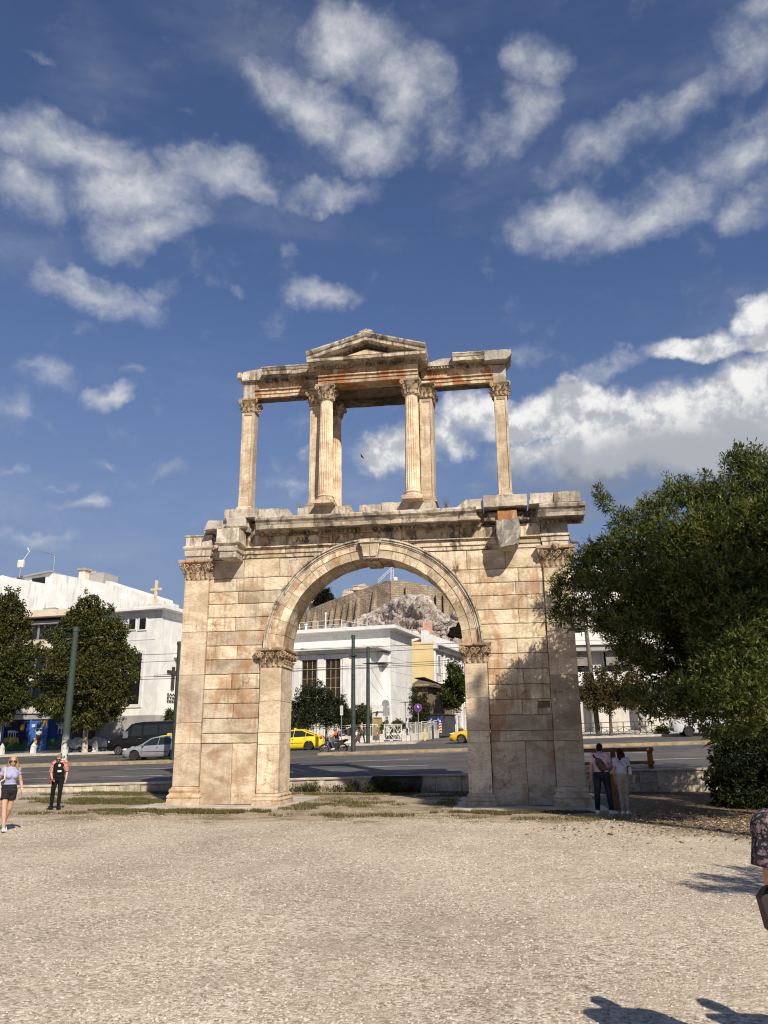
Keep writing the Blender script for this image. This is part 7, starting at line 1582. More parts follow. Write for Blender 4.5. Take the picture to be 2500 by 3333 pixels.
nose(MC, 1041, 27.6, pi + .05)
# ---- motorcycles under grey covers by the plane tree, and a scooter behind the gate
def covered(px, y, label, w, h, seed, wheels=True):
    p = at_y(px, 2450, y); z = pz(p.x, y); T = thing('covered_motorcycle', label, 'motorcycle', (p.x, y, z), group='covered motorcycles by the plane tree'); q = random.Random(seed); m = MB(); rings = []
    for i in range(13):
        t = i / 12; x = p.x - w / 2 + w * t; hh = h * (.62 + .38 * sin(pi * t) ** .6 + q.uniform(-.07, .05)) * (1 if 0 < i < 12 else .6); lo = .38 + q.uniform(-.05, .1) + .1 * sin(t * 9); ww = .34 * (.5 + .5 * sin(pi * t))
        rings.append([(x, y - ww - .08, z + lo), (x, y - ww * .8, z + hh * .75), (x, y - .08, z + hh), (x, y + .08, z + hh), (x, y + ww * .8, z + hh * .75), (x, y + ww + .08, z + lo)])
    m.loft(rings); m.build('cover', plain('grey_cover_cloth', (.33, .33, .32), .8, var=.25), T, rough=(.12, .05, 4), smooth=True)
    for dx in (-.32, .32): m = MB(); m.tube([(p.x + dx * w + .29 * cos(a), y, z + .30 + .29 * sin(a)) for a in [2 * pi * k / 20 for k in range(21)]], .05, 7, caps=False); m.build('wheel', M_TYRE, T, smooth=True)
covered(246, 39.6, 'motorcycle under a grey cover, left of the plane tree trunk', 1.7, 1.2, 3); covered(312, 40.2, 'motorcycle under a grey cover, right of the plane tree trunk', 1.9, 1.15, 5)
p = at_y(1268, 2400, 42.6); z = pz(p.x, 42.6); T = thing('scooter', 'dark scooter with white panels parked behind the white gate', 'scooter', (p.x, 42.6, z)); m = MB()
for dx in (-.6, .65): m.tube([(p.x + dx + .24 * cos(a), 42.6, z + .25 + .24 * sin(a)) for a in [2 * pi * k / 18 for k in range(19)]], .05, 7, caps=False)
m.build('wheels', M_TYRE, T, smooth=True); m = MB(); m.loft([[(p.x + x, 42.6 + s * w, z + zz) for s, zz in ((-1, a), (1, a), (.8, b), (-.8, b))] for x, w, a, b in ((-.62, .08, .45, .95), (-.45, .16, .3, 1.0), (-.3, .16, .25, .45), (.0, .16, .25, .42), (.2, .16, .3, .8), (.7, .14, .5, .85), (.95, .05, .7, .8))]); m.tube([(p.x - .5, 42.3, z + 1.1), (p.x - .45, 42.9, z + 1.1)], .02, 6); m.build('body', M_TRIM, T, smooth=40); m = MB(); m.box(p.x - .56, p.x - .40, 42.40, 42.45, z + .5, z + .9, bev=.02); m.box(p.x + .2, p.x + .6, 42.42, 42.45, z + .45, z + .65, bev=.02); m.build('side_panel', M_WHITE, T)
# ------------------------------------------------------------------ people
def remesh(mb, name, m_, parent, voxel=.012, smooth=4, M=None):
    """melt overlapping tapered limbs into one continuous skin"""
    me = bpy.data.meshes.new(name); me.from_pydata(mb.v, [], mb.f); bm = bmesh.new(); bm.from_mesh(me); bmesh.ops.recalc_face_normals(bm, faces=bm.faces); bm.to_mesh(me); bm.free()
    o = bpy.data.objects.new(name, me); COL.objects.link(o); md = o.modifiers.new('r', 'REMESH'); md.mode = 'VOXEL'; md.voxel_size = voxel; md.use_smooth_shade = True
    s = o.modifiers.new('s', 'SMOOTH'); s.factor = .5; s.iterations = smooth
    bpy.context.view_layer.update(); dg = bpy.context.evaluated_depsgraph_get(); me2 = bpy.data.meshes.new_from_object(o.evaluated_get(dg)); o.modifiers.clear(); old = o.data; o.data = me2; bpy.data.meshes.remove(old); me2.name = name
    me2.polygons.foreach_set('use_smooth', [True] * len(me2.polygons)); me2.materials.clear(); me2.materials.append(m_)
    if M: o.matrix_basis = M
    if parent is not None: put(o, parent)
    return o
M_SKIN = plain('skin', (.52, .30, .20), .55, var=.08, scale=20); M_SKIN2 = plain('skin_tanned', (.40, .22, .14), .55, var=.08, scale=20)
def cloth(name, c, var=.18, rough=.9):
    def fn(t, b):
        o = t.obj(); n = t.noise(o, 7, 5, .6); t.l.new(t.mix(t.sstep(n, .3, .7), tuple(x * (1 - var) for x in c), tuple(min(1, x * (1 + var)) for x in c)), b.inputs['Base Color']); t.l.new(t.bump(t.noise(o, 14, 4, .6), .4, .012), b.inputs['Normal'])
    return mat(name, fn, rough=rough, spec=.15)
V3 = Vector
def limb(mb, pts, rs, n=12):
    mb.tube(pts, rs, n)
    for p, r in zip(pts, rs): mb.ball(p, r * .99, nu=n, nv=8)
def hand(mb, wrist, d, palm_n, side, s=1.0, curl=.5):
    """palm, four bent fingers of unequal length, thumb from the side of the palm"""
    d = V3(d).normalized(); pn = V3(palm_n); pn = (pn - d * pn.dot(d)).normalized(); u = d.cross(pn).normalized() * side
    w = V3(wrist); c = w + d * .045 * s
    rings = [[w + d * t * s + (u * a * x + pn * b_ * y) * s for x, y in ((-1, -.6), (-1, .6), (-.3, 1), (.3, 1), (1, .6), (1, -.6), (.3, -1), (-.3, -1))] for t, a, b_ in ((-.01, .026, .018), (.03, .034, .015), (.065, .040, .014), (.088, .038, .012))]
    mb.loft(rings)
    for k, (off, ln) in enumerate(((-.030, .064), (-.010, .074), (.011, .068), (.030, .052))):
        b0 = w + (d * .082 + u * off) * s; d1 = (d + pn * curl * .35).normalized(); d2 = (d + pn * curl * 1.0).normalized(); d3 = (d * .7 + pn * curl * 1.6).normalized(); p1 = b0 + d1 * ln * .45 * s; p2 = p1 + d2 * ln * .33 * s; p3 = p2 + d3 * ln * .26 * s
        mb.tube([b0 - d * .01 * s, p1, p2, p3], [.0092 * s, .0086 * s, .0078 * s, .0060 * s], 8)
    t0 = w + (d * .025 - u * .026) * s; t1 = t0 + (d * .55 - u * .75 + pn * .35).normalized() * .034 * s; t2 = t1 + (d * .9 - u * .25 + pn * .4).normalized() * .028 * s; mb.tube([t0, t1, t2], [.012 * s, .010 * s, .0075 * s], 8)
def head(mb, c, f, up, s=1.0):
    """c = centre of the skull, f = facing; egg skull, jaw, nose, brow, ears"""
    f = V3(f).normalized(); up = V3(up).normalized(); r = f.cross(up).normalized(); up = r.cross(f)
    M = Matrix((r, f, up)).transposed().to_4x4()
    P = lambda x, y, z: V3(c) + r * x * s + f * y * s + up * z * s
    mb.ball(c, (.076 * s, .096 * s, .098 * s), M=M, nu=16, nv=12); mb.ball(P(0, .022, -.062), (.058 * s, .068 * s, .062 * s), M=M, nu=14, nv=10); mb.ball(P(0, .050, -.098), (.032 * s, .030 * s, .026 * s), M=M)
    mb.ball(P(0, .096, -.030), (.012 * s, .020 * s, .028 * s), M=M); mb.ball(P(0, .104, -.044), (.017 * s, .014 * s, .012 * s), M=M); mb.ball(P(0, .080, .012), (.05 * s, .016 * s, .012 * s), M=M)
    for sx in (-1, 1): mb.ball(P(sx * .076, -.005, -.022), (.010 * s, .020 * s, .032 * s), M=M); mb.ball(P(sx * .040, .068, -.036), (.020 * s, .018 * s, .018 * s), M=M)
    return P, M, r, f, up
def face(P, M, T, s=1.0, glasses=False, lips=(.42, .16, .13)):
    m = MB()
    if glasses:
        for sx in (-1, 1): m.ball(P(sx * .034, .092, -.012), (.032 * s, .010 * s, .024 * s), M=M); m.tube([P(sx * .062, .085, -.008), P(sx * .080, .03, -.004), P(sx * .080, -.01, -.008)], .004 * s, 5)
        m.tube([P(-.012, .102, -.006), P(.012, .102, -.006)], .005 * s, 5); m.build('sunglasses', M_TRIM, T, smooth=True)
    else:
        for sx in (-1, 1): m.ball(P(sx * .031, .082, -.010), (.013 * s, .009 * s, .008 * s), M=M)
        m.build('eyes', M_TRIM, T, smooth=True)
    m = MB(); m.ball(P(0, .088, -.072), (.024 * s, .010 * s, .007 * s), M=M); m.build('mouth', plain('lips', lips, .5), T, smooth=True)
def person(label, loc, rz, J, H=1.72, sex='f', top=None, bottom=None, shoes=None, hair=None, hairc=(.05, .03, .02), skin=None, sleeve=.55, leg=1.0, facing=None, headup=None, glasses=False, vox=.012, build=1.0, hands=True, fem=None, group=None, curls=(.5, .5), loose=.0, collar=True, crop=0.0):
    """J: joint positions in the figure's own axes (x to its right, y forwards, z up, metres for a 1.72 m figure)"""
    k = H / 1.72; T = thing('person', label, 'person', loc, rz, group); Mx = Matrix.Translation(loc) @ Matrix.Rotation(rz, 4, 'Z'); skin = skin or M_SKIN; b = build
    D = dict(pel=(0, 0, .95), waist=(0, 0, 1.08), chest=(0, .0, 1.27), neck=(0, -.01, 1.45), skull=(0, .025, 1.605), shR=(.175, -.01, 1.395), shL=(-.175, -.01, 1.395), elR=(.225, -.03, 1.12), elL=(-.225, -.03, 1.12), wrR=(.235, .05, .88), wrL=(-.235, .05, .88), hipR=(.088, 0, .92), hipL=(-.088, 0, .92), knR=(.095, .02, .50), knL=(-.095, .02, .50), anR=(.10, -.01, .085), anL=(-.10, -.01, .085), toR=(.115, .14, .03), toL=(-.115, .14, .03), hdR=None, hdL=None, pnR=None, pnL=None)
    if sex == 'f': D.update(shR=(.160, -.01, 1.39), shL=(-.160, -.01, 1.39))
    D.update(J); Q = {a: (Mx @ (V3(v) * k) if v is not None and not a.startswith(('hd', 'pn')) else v) for a, v in D.items()}
    R3 = Mx.to_3x3(); dirw = lambda v: (R3 @ V3(v)).normalized(); fw = dirw((0, 1, 0)); rt = dirw((1, 0, 0)); up = V3((0, 0, 1))
    faced = dirw(facing) if facing else fw; hup = dirw(headup) if headup else up
    def torso(mb, g=0.0, z_from='pel', lo=0.0):
        sw = (.150 if sex == 'm' else .135) * b; hw = (.155 if sex == 'm' else .168) * b; ww = (.138 if sex == 'm' else .118) * b
        def ring(c, a, d, e=g): return [c + rt * cos(t) * (a * k + e) + fw * sin(t) * (d * k + e) for t in [2 * pi * i / 18 for i in range(18)]]
        pel, wa, ch, ne = Q['pel'], Q['waist'], Q['chest'], Q['neck']; shz = (Q['shR'] + Q['shL']) / 2
        rs = []
        if z_from == 'pel': rs += [ring(pel - up * .10 * k, hw * .75, .10 * b), ring(pel - up * .03 * k, hw, .115 * b)]
        rs += [ring(pel.lerp(wa, .45 + lo), hw * .94, .108 * b), ring(wa, ww, .092 * b), ring(wa.lerp(ch, .55), ww * 1.12, .105 * b), ring(ch, sw * 1.12, .115 * b), ring(ch.lerp(shz, .6), sw * 1.12, .10 * b), ring(shz - up * .0, sw * .98, .075 * b), ring(shz.lerp(ne, .6) , .075, .065), ring(ne, .054, .054)]
        mb.loft(rs)
        if sex == 'f':
            for s in (-1, 1): mb.ball(ch + rt * s * .068 * k + fw * .082 * k - up * .02 * k, .060 * k + g, nu=12, nv=8)
        for s in ('R', 'L'): mb.ball(Q['sh' + s], .062 * k * b + g, nu=12, nv=8); mb.tube([shz.lerp(ne, .3), Q['sh' + s]], [.06 * k + g, .056 * k * b + g], 12)
    m = MB(); torso(m)
    m.tube([Q['neck'] - up * .03 * k, Q['skull'] - up * .06 * k], .050 * k, 12); P, HM, r_, f_, u_ = head(m, Q['skull'], faced, hup, k * (1.0 if sex == 'm' else .97))
    for s in ('R', 'L'):
        sh, el, wr = Q['sh' + s], Q['el' + s], Q['wr' + s]; limb(m, [sh, sh.lerp(el, .35), el, el.lerp(wr, .3), wr], [.050 * k * b, .046 * k * b, .038 * k * b, .039 * k * b, .026 * k])
        if hands:
            d = dirw(D['hd' + s]) if D['hd' + s] else (wr - el).normalized(); pn = dirw(D['pn' + s]) if D['pn' + s] else (-rt if s == 'R' else rt)
            hand(m, wr, d, pn, 1 if s == 'R' else -1, k * 1.0, curls[0 if s == 'R' else 1])
        hp, kn, an, to = Q['hip' + s], Q['kn' + s], Q['an' + s], Q['to' + s]; limb(m, [hp, hp.lerp(kn, .4), kn, kn.lerp(an, .3), an], [.090 * k * b, .076 * k * b, .053 * k * b, .055 * k * b, .036 * k]); limb(m, [an - up * .03 * k, an.lerp(to, .5) - up * .02 * k, to], [.036 * k, .032 * k, .024 * k], 8)
    body = remesh(m, 'body', skin, T, vox, 3)
    face(P, HM, T, k, glasses)
    if top:
        m = MB(); torso(m, .014 + loose, 'waist' if bottom else 'pel', lo=crop)
        for s in ('R', 'L'):
            sh, el, wr = Q['sh' + s], Q['el' + s], Q['wr' + s]; path = [sh]; L1, L2 = (el - sh).length, (wr - el).length; tot = sleeve * (L1 + L2)
            if tot <= L1: end = sh.lerp(el, tot / L1); m.tube([sh, sh.lerp(end, .5), end], [.062 * k * b + loose, .060 * k * b + loose, .058 * k * b + loose], 12)
            else: end = el.lerp(wr, (tot - L1) / L2); m.tube([sh, sh.lerp(el, .5), el, end], [.062 * k * b + loose, .058 * k * b + loose, .050 * k * b + loose, .040 * k * b + loose], 12); m.ball(el, .050 * k * b + loose)
        remesh(m, 'top', top, T, vox, 3)
    if bottom:
        m = MB(); pel, wa = Q['pel'], Q['waist']; hw = (.155 if sex == 'm' else .168) * b
        ring = lambda c, a, d: [c + rt * cos(t) * a * k + fw * sin(t) * d * k for t in [2 * pi * i / 18 for i in range(18)]]
        m.loft([ring(pel - up * .11 * k, hw * .8 + .012, .115), ring(pel - up * .03 * k, hw + .018, .13 * b), ring(pel.lerp(wa, .5), hw * .95 + .016, .122 * b), ring(wa - up * .02 * k, .13 * b + .008, .106 * b)])
        for s in ('R', 'L'):
            hp, kn, an = Q['hip' + s], Q['kn' + s], Q['an' + s]
            if leg < .5: e = hp.lerp(kn, leg * 2); limb(m, [hp, hp.lerp(e, .6)], [.105 * k * b, .102 * k * b]); m.tube([hp, e], [.105 * k * b, .100 * k * b], 14)
            else: e = kn.lerp(an, leg * 2 - 1); limb(m, [hp, hp.lerp(kn, .45), kn], [.104 * k * b, .088 * k * b, .066 * k * b]); m.tube([kn, kn.lerp(e, .4), e], [.066 * k * b, .064 * k * b, .054 * k * b], 12)
        remesh(m, 'trousers' if leg > .5 else 'shorts', bottom, T, vox, 3)
    if shoes:
        for s in ('R', 'L'):
            an, to = Q['an' + s], Q['to' + s]; d = (to - an); d.z = 0; L_ = max(.12 * k, d.length); d.normalize(); u = d.cross(up); sl = V3((0, 0, (to.z - .03 * k) - (an.z - .085 * k))) / L_; m = MB(); rings = []
            for t, w, h in ((-.075, .030, .060), (-.05, .040, .085), (0, .043, .095), (.05, .046, .080), (.10, .052, .062), (.15, .046, .050), (.18, .028, .038)):
                c = an + d * t * k * (L_ / (.15 * k)) ** .5 + sl * max(0, t) * k; c = V3((c.x, c.y, an.z - .085 * k + sl.z * max(0, t) * k)); rings.append([c + u * w * k + up * .004, c + u * w * k * .95 + up * h * .6 * k, c + u * w * k * .5 + up * h * k, c - u * w * k * .5 + up * h * k, c - u * w * k * .95 + up * h * .6 * k, c - u * w * k + up * .004])
            m.loft(rings); m.build('shoe', shoes, T, smooth=60)
    if hair:
        m = MB(); s_ = k * (1.0 if sex == 'm' else .97); hm = cloth('hair_%d_%d' % (int(hairc[0] * 1000), int(hairc[1] * 1000)), hairc, .35, .6)
        m.ball(P(0, -.012, .022), (.084 * s_, .098 * s_, .092 * s_), M=HM, nu=16, nv=12); m.ball(P(0, -.045, -.03), (.078 * s_, .066 * s_, .070 * s_), M=HM)
        if hair == 'short': m.ball(P(0, .045, .072), (.062 * s_, .045 * s_, .032 * s_), M=HM)
        if hair in ('long', 'wavy'):
            for sx in (-1, 0, 1):
                w = .05 if hair == 'long' else .058; off = V3((0, 0, 0)); pts = [P(sx * .045, -.05, .02), P(sx * .072, -.06, -.08), P(sx * (.07 if hair == 'long' else .11), -.065, -.17), P(sx * (.055 if hair == 'long' else .13), -.07, -.25 - (.10 if hair == 'long' else 0))]
                m.tube(pts, [w * s_, w * 1.05 * s_, w * s_, w * .5 * s_], 10)
                for q in pts[:-1]: m.ball(q, w * s_, nu=10, nv=8)
        if hair == 'wavy':
            for sx in (-1, 1): m.tube([P(sx * .06, .02, .06), P(sx * .085, .025, -.03), P(sx * .10, .0, -.14), P(sx * .13, -.02, -.22)], [.03 * s_, .034 * s_, .036 * s_, .02 * s_], 8)
        # keep the face clear: cut what lies before it
        o = remesh(m, 'hair', hm, T, vox * .9, 2)
        bm = bmesh.new(); bm.from_mesh(o.data); inv = o.matrix_parent_inverse
        fr = P(0, .050, 0)
        kill = [v for v in bm.verts if (v.co - fr).dot(f_) > 0 and (v.co - Q['skull']).dot(u_) < .052 * s_ and abs((v.co - Q['skull']).dot(r_)) < .088 * s_]
        bmesh.ops.delete(bm, geom=kill, context='VERTS'); bm.to_mesh(o.data); bm.free()
    return T, Q, P, HM, rt, fw, k
def gz_(px, py, z=0.0): q = at_z(px, py, z); return V3((q.x, q.y, 0))
def toward(a, b): return atan2(b.y - a.y, b.x - a.x) - pi / 2          # heading so that +y points from a to b
CAMG = V3((CAM.x, CAM.y, 0))
# woman walking at the left edge
C_LIL = cloth('lilac_top', (.34, .34, .50)); C_BLKD = cloth('black_denim', (.020, .020, .024), .3); C_WSH = cloth('white_canvas', (.66, .65, .60)); C_CANV = cloth('cream_canvas', (.62, .56, .42))
wl_ = gz_(14, 2706); hd = toward(wl_, CAMG) + .30
T, Q, P, HM, rt, fw, k = person('woman in a lilac top and black shorts walking at the left edge', wl_, hd, dict(pel=(.01, .03, .95), chest=(0, .02, 1.27), neck=(0, .01, 1.45), skull=(-.01, .035, 1.60), hipR=(.095, .02, .92), hipL=(-.08, .03, .92), knR=(.105, .13, .52), anR=(.09, .20, .10), toR=(.105, .345, .055), knL=(-.06, -.02, .50), anL=(-.05, -.27, .17), toL=(-.06, -.15, .045), elR=(.26, -.11, 1.13), wrR=(.30, .0, .90), elL=(-.255, -.02, 1.13), wrL=(-.285, .06, .90)), 1.68, 'f', C_LIL, C_BLKD, C_WSH, 'wavy', (.36, .24, .12), M_SKIN, .24, .26, facing=(.35, 1, 0), glasses=True, vox=.011, crop=.35)
m = MB(); sh = Q['shR']; hp = Q['hipR']; pts = [sh + fw * .07 + V3((0, 0, .055)), sh + fw * .11 - V3((0, 0, .20)), hp + rt * .16 + fw * .10 + V3((0, 0, .20))]; pts2 = [sh + V3((0, 0, .062)), sh - fw * .10 - V3((0, 0, .2)), hp + rt * .16 - fw * .12 + V3((0, 0, .20))]
BAG = thing('shoulder_bag', 'cream canvas bag on the shoulder of the woman in the lilac top', 'bag', hp)
m.tube([pts[2], pts[1], pts[0], pts2[0], pts2[1], pts2[2]], .016, 6); m.build('strap', C_CANV, BAG, smooth=True); m = MB(); c_ = hp + rt * .20 + V3((0, 0, .02)); m.loft([[c_ + fw * a * w + rt * b_ * d + V3((0, 0, z)) for a, b_ in ((-1, -1), (1, -1), (1, 1), (-1, 1))] for z, w, d in ((-.22, .17, .05), (-.15, .19, .065), (.10, .19, .05), (.19, .18, .025))]); m.build('bag_body', C_CANV, BAG, rough=(.08, .02, 8), smooth=True)
m = MB(); m.tube([Q['wrL'] + (Q['elL'] - Q['wrL']) * .12, Q['wrL'] + (Q['elL'] - Q['wrL']) * .20], .034, 12); m.build('bracelet', C_WSH, T, smooth=True)
# man looking down in a black vest
C_VEST = cloth('black_vest', (.012, .012, .013), .4); C_BLK = cloth('black_trousers', (.011, .011, .012), .4); C_RED = cloth('red_patterned_shirt', (.46, .10, .09), .6); C_BSH = cloth('black_shoe', (.012, .012, .012))
def f_chk(t, b):
    o = t.obj(); n = t.noise(o, 28, 3, .6); c = t.mix(t.sstep(n, .44, .52), (.46, .05, .06), (.52, .36, .28)); c = t.mix(t.sstep(t.noise(o, 17, 3, .6), .56, .62), c, (.05, .03, .03)); t.l.new(c, b.inputs['Base Color'])
C_RED = mat('red_patterned_cloth', f_chk, rough=.9)
ml = gz_(180, 2634); hd = toward(ml, CAMG) - .28
T, Q, P, HM, rt, fw, k = person('man in a black vest and red patterned sleeves looking down, holding a red bottle', ml, hd, dict(chest=(0, .03, 1.27), neck=(0, .06, 1.44), skull=(.0, .135, 1.565), elR=(.25, .0, 1.12), wrR=(.14, .17, .93), hdR=(-.5, .55, -.6), pnR=(-.6, -.5, 0), elL=(-.235, -.05, 1.12), wrL=(-.25, .04, .90), knR=(.12, .03, .50), anR=(.14, -.01, .085), toR=(.20, .13, .03), knL=(-.10, .03, .50), anL=(-.09, .03, .085), toL=(-.17, .15, .03)), 1.70, 'm', C_RED, C_BLK, C_BSH, 'short', (.20, .15, .10), M_SKIN, .50, 1.0, facing=(.05, .85, -.5), headup=(0, .5, .85), glasses=True, vox=.011, curls=(1.3, .5), loose=.012)
m = MB(); rg = lambda c, a, d: [c + rt * cos(t) * a * k + fw * sin(t) * d * k for t in [2 * pi * i / 18 for i in range(18)]]
m.loft([rg(Q['pel'], .19, .155), rg(Q['waist'], .175, .145), rg(Q['chest'], .185, .155), rg(Q['chest'].lerp(Q['neck'], .55), .165, .125), rg(Q['neck'] - V3((0, 0, .02)), .085, .085)]); vest = remesh(m, 'vest', C_VEST, T, .011, 2)
m = MB(); c_ = Q['chest'] + fw * .168 * k - rt * .055 + V3((0, 0, .06)); m.tube([c_, c_ + fw * .008], .042, 16); m.build('round_badge', C_WSH, vest); m = MB(); c_ = Q['chest'] + fw * .166 * k - rt * .07 - V3((0, 0, .115)); m.bar(c_ - rt * .06, c_ + rt * .06, .012, .055); m.build('white_tag', C_WSH, vest)
BO = thing('bottle', 'red drinking bottle held in the hand of the man in the black vest', 'bottle', Q['wrR']); a = Q['wrR'] + fw * .065 - rt * .03 - V3((0, 0, .045)); d = (rt * .75 + fw * .15 - V3((0, 0, .6))).normalized(); m = MB(); m.tube([a - d * .05, a + d * .16], .032, 12); m.build('flask', plain('red_metal', (.26, .045, .03), .35), BO, smooth=40); m = MB(); m.tube([a - d * .085, a - d * .052], .022, 10); m.build('cap', M_TRIM, BO, smooth=40)
# couple at the board, seen from behind
C_PINK = cloth('pale_pink_shirt', (.50, .36, .42)); C_NAVY = cloth('navy_trousers', (.018, .022, .038), .3); C_LTOP = cloth('pale_blue_top', (.46, .48, .58)); C_BAG = cloth('brown_sling_bag', (.075, .055, .030), .3)
def f_leo(t, b):
    o = t.obj(); v = t('ShaderNodeTexVoronoi', {'Vector': o, 'Scale': 42.0}, 0); t.l.new(t.mix(t.sstep(v, .25, .42), (.05, .04, .035), (.34, .29, .24)), b.inputs['Base Color'])
C_LEO = mat('small_patterned_cloth', f_leo, rough=.9)
mr = gz_(1968, 2648); look = V3((8.2, 6.0, 0)); hd = toward(mr, look) 
T, Q, P, HM, rt, fw, k = person('man in a pale pink shirt and navy trousers reading a board in the shade', mr, hd, dict(elR=(.26, .02, 1.14), wrR=(.20, .20, 1.02), elL=(-.25, -.02, 1.12), wrL=(-.26, .04, .87), hipR=(.10, 0, .92), hipL=(-.10, 0, .92), knR=(.145, .0, .50), anR=(.185, -.02, .085), toR=(.30, .07, .03), knL=(-.14, .0, .50), anL=(-.16, -.03, .085), toL=(-.165, .13, .03)), 1.86, 'm', C_PINK, C_NAVY, C_WSH, 'short', (.012, .009, .008), M_SKIN2, .33, 1.0, facing=(.2, 1, -.15), vox=.011, build=1.15, loose=.012)
SL = thing('sling_bag', 'brown sling bag worn across the back of the man in pink', 'bag', Q['chest']); bk = Q['chest'] - fw * .165 * k
m = MB(); c_ = bk - V3((0, 0, .09)) - rt * .0; dg = (V3((0, 0, 1)) * .85 - rt * .5).normalized(); pp = dg.cross(fw); m.loft([[c_ + dg * t + (pp * w * cos(a) - fw * (d * sin(a)))for a in [2 * pi * i / 12 for i in range(12)]] for t, w, d in ((-.19, .05, .03), (-.15, .10, .055), (0, .115, .07), (.13, .09, .055), (.19, .04, .03))]); m.build('bag_body', C_BAG, SL, smooth=True)
m = MB(); m.tube([c_ + dg * .18, Q['shL'] - fw * .11 + V3((0, 0, .02)), Q['shL'] + rt * .05 + V3((0, 0, .085)), Q['shL'] + rt * .08 + fw * .11], .020, 6); m.build('strap', C_VEST, SL, smooth=True); m = MB(); m.tube([c_ - dg * .16, Q['waist'] + rt * .19 - fw * .06, Q['waist'] + rt * .20 + fw * .05], .016, 6); m.build('strap', C_VEST, SL, smooth=True)
wr_ = gz_(2036, 2650); hd = toward(wr_, look) + .12
T, Q, P, HM, rt, fw, k = person('woman in a pale blouse and patterned trousers standing by the board, seen from behind', wr_, hd, dict(skull=(-.02, .05, 1.60), neck=(-.01, .01, 1.45), elL=(-.215, .0, 1.12), wrL=(-.20, .06, .88), elR=(.22, .04, 1.13), wrR=(.12, .24, 1.08), knR=(.08, .03, .50), anR=(.06, -.03, .085), toR=(.13, .1, .03), knL=(-.06, .02, .50), anL=(-.06, -.02, .085), toL=(.02, .11, .03)), 1.73, 'f', C_LTOP, C_LEO, C_WSH, 'long', (.018, .011, .009), M_SKIN2, .28, .92, facing=(-.5, 1, -.15), vox=.011, loose=.006, crop=.3)
SB2 = thing('handbag', 'pale shoulder bag at the right side of the woman in patterned trousers', 'bag', Q['waist']); c_ = Q['waist'] + rt * .20 - fw * .02 + V3((0, 0, .05)); m = MB(); m.loft([[c_ + fw * a * w + rt * b_ * .035 + V3((0, 0, z)) for a, b_ in ((-1, -1), (1, -1), (1, 1), (-1, 1))] for z, w in ((-.11, .13), (.09, .09))]); m.build('bag_body', C_CANV, SB2, rough=(.1, .01, 6)); m = MB(); m.tube([c_ + V3((0, 0, .08)), Q['chest'] - fw * .14 + rt * .02, Q['shL'] - fw * .10 + rt * .06], .009, 5); m.tube([c_ + V3((0, 0, .08)), Q['shR'] + V3((0, 0, .075)), c_ + fw * .12 + V3((0, 0, .1))], .010, 5); m.build('strap', C_VEST, SB2)
# the board they read
ib = gz_(2011, 2636); ib = V3((ib.x, ib.y + .25, 0)); T = thing('information_board', 'slim brown lectern with a pale information panel between the reading couple', 'board', ib); m = MB(); m.box(ib.x - .12, ib.x + .12, ib.y - .06, ib.y + .06, 0, 1.02, bev=.01); m.build('stand', M_TIMB, T); m = MB(); m.prism([(ib.x - .40, ib.y - .16, .98), (ib.x + .40, ib.y - .16, .98), (ib.x + .40, ib.y + .30, 1.22), (ib.x - .40, ib.y + .30, 1.22)], (0, -.015, .03)); m.build('panel', plain('pale_panel', (.52, .50, .46), .5), T)
# woman in the flowered dress, cut by the right edge, near the camera
def f_flor(t, b):
    o = t.obj(); v = t('ShaderNodeTexVoronoi', {'Vector': t.vmath('ADD', o, t.scale(t.vmath('SUBTRACT', t.noise(o, 22, 3, .6, out=1), (.5, .5, .5)), .035)), 'Scale': 62.0}, None); c = t.ramp(t('ShaderNodeSeparateColor', {0: v.outputs['Color']}, 0), [(0, (.018, .018, .026)), (.44, (.03, .03, .04)), (.46, (.20, .09, .10)), (.62, (.26, .20, .21)), (.78, (.20, .10, .05)), (.84, (.13, .13, .17)), (1, (.30, .25, .24))]); t.l.new(t.mix(t.sstep(v.outputs['Distance'], .50, .75), c, (.018, .018, .026)), b.inputs['Base Color']); t.l.new(t.bump(t.noise(o, 12, 4, .6), .5, .02), b.inputs['Normal'])
C_FLO = mat('flowered_cloth', f_flor, rough=.85); C_WINE = plain('dark_wine_leather', (.014, .003, .003), .6)
pw = V3((5.945, -21.78, 0)); hd = RAD(4)
T, Q, P, HM, rt, fw, k = person('woman in a dark flowered dress cut off by the right edge, nearest the camera', pw, hd, dict(shL=(-.20, -.01, 1.375), elL=(-.25, -.02, 1.13), wrL=(-.18, .20, 1.08)), 1.71, 'f', C_FLO, None, C_BSH, 'short', (.30, .22, .13), M_SKIN, .42, 1.0, vox=.010, loose=.045)
m = MB(); rg = lambda c, a, d: [c + rt * cos(t) * a + fw * sin(t) * d for t in [2 * pi * i / 20 for i in range(20)]]; m.loft([rg(Q['waist'], .15, .13), rg(Q['pel'], .21, .17), rg(Q['pel'] - V3((0, 0, .3)), .27, .24), rg(V3((pw.x, pw.y, .38)), .33, .30)]); m.build('skirt', C_FLO, T, rough=(.1, .02, 5), smooth=True)
HBG = thing('handbag', 'dark wine red handbag hanging at the flowered dress woman at the right edge', 'bag', Q['wrL']); c_ = V3((5.785, -21.68, .950)); m = MB(); m.loft([[c_ + rt * a * w + fw * b_ * d + V3((0, 0, z)) for a, b_ in ((-1, -1), (1, -1), (1, 1), (-1, 1))] for z, w, d in ((-.125, .085, .045), (-.115, .095, .055), (.05, .125, .045), (.10, .09, .03), (.125, .04, .02))]); m.build('bag_body', C_WINE, HBG, smooth=40); m = MB(); m.tube([c_ - rt * .05 + V3((0, 0, .10)), c_ + V3((0, 0, .20)), c_ + rt * .08 + V3((0, 0, .10))], .010, 6); m.build('handle', C_WINE, HBG, smooth=True)
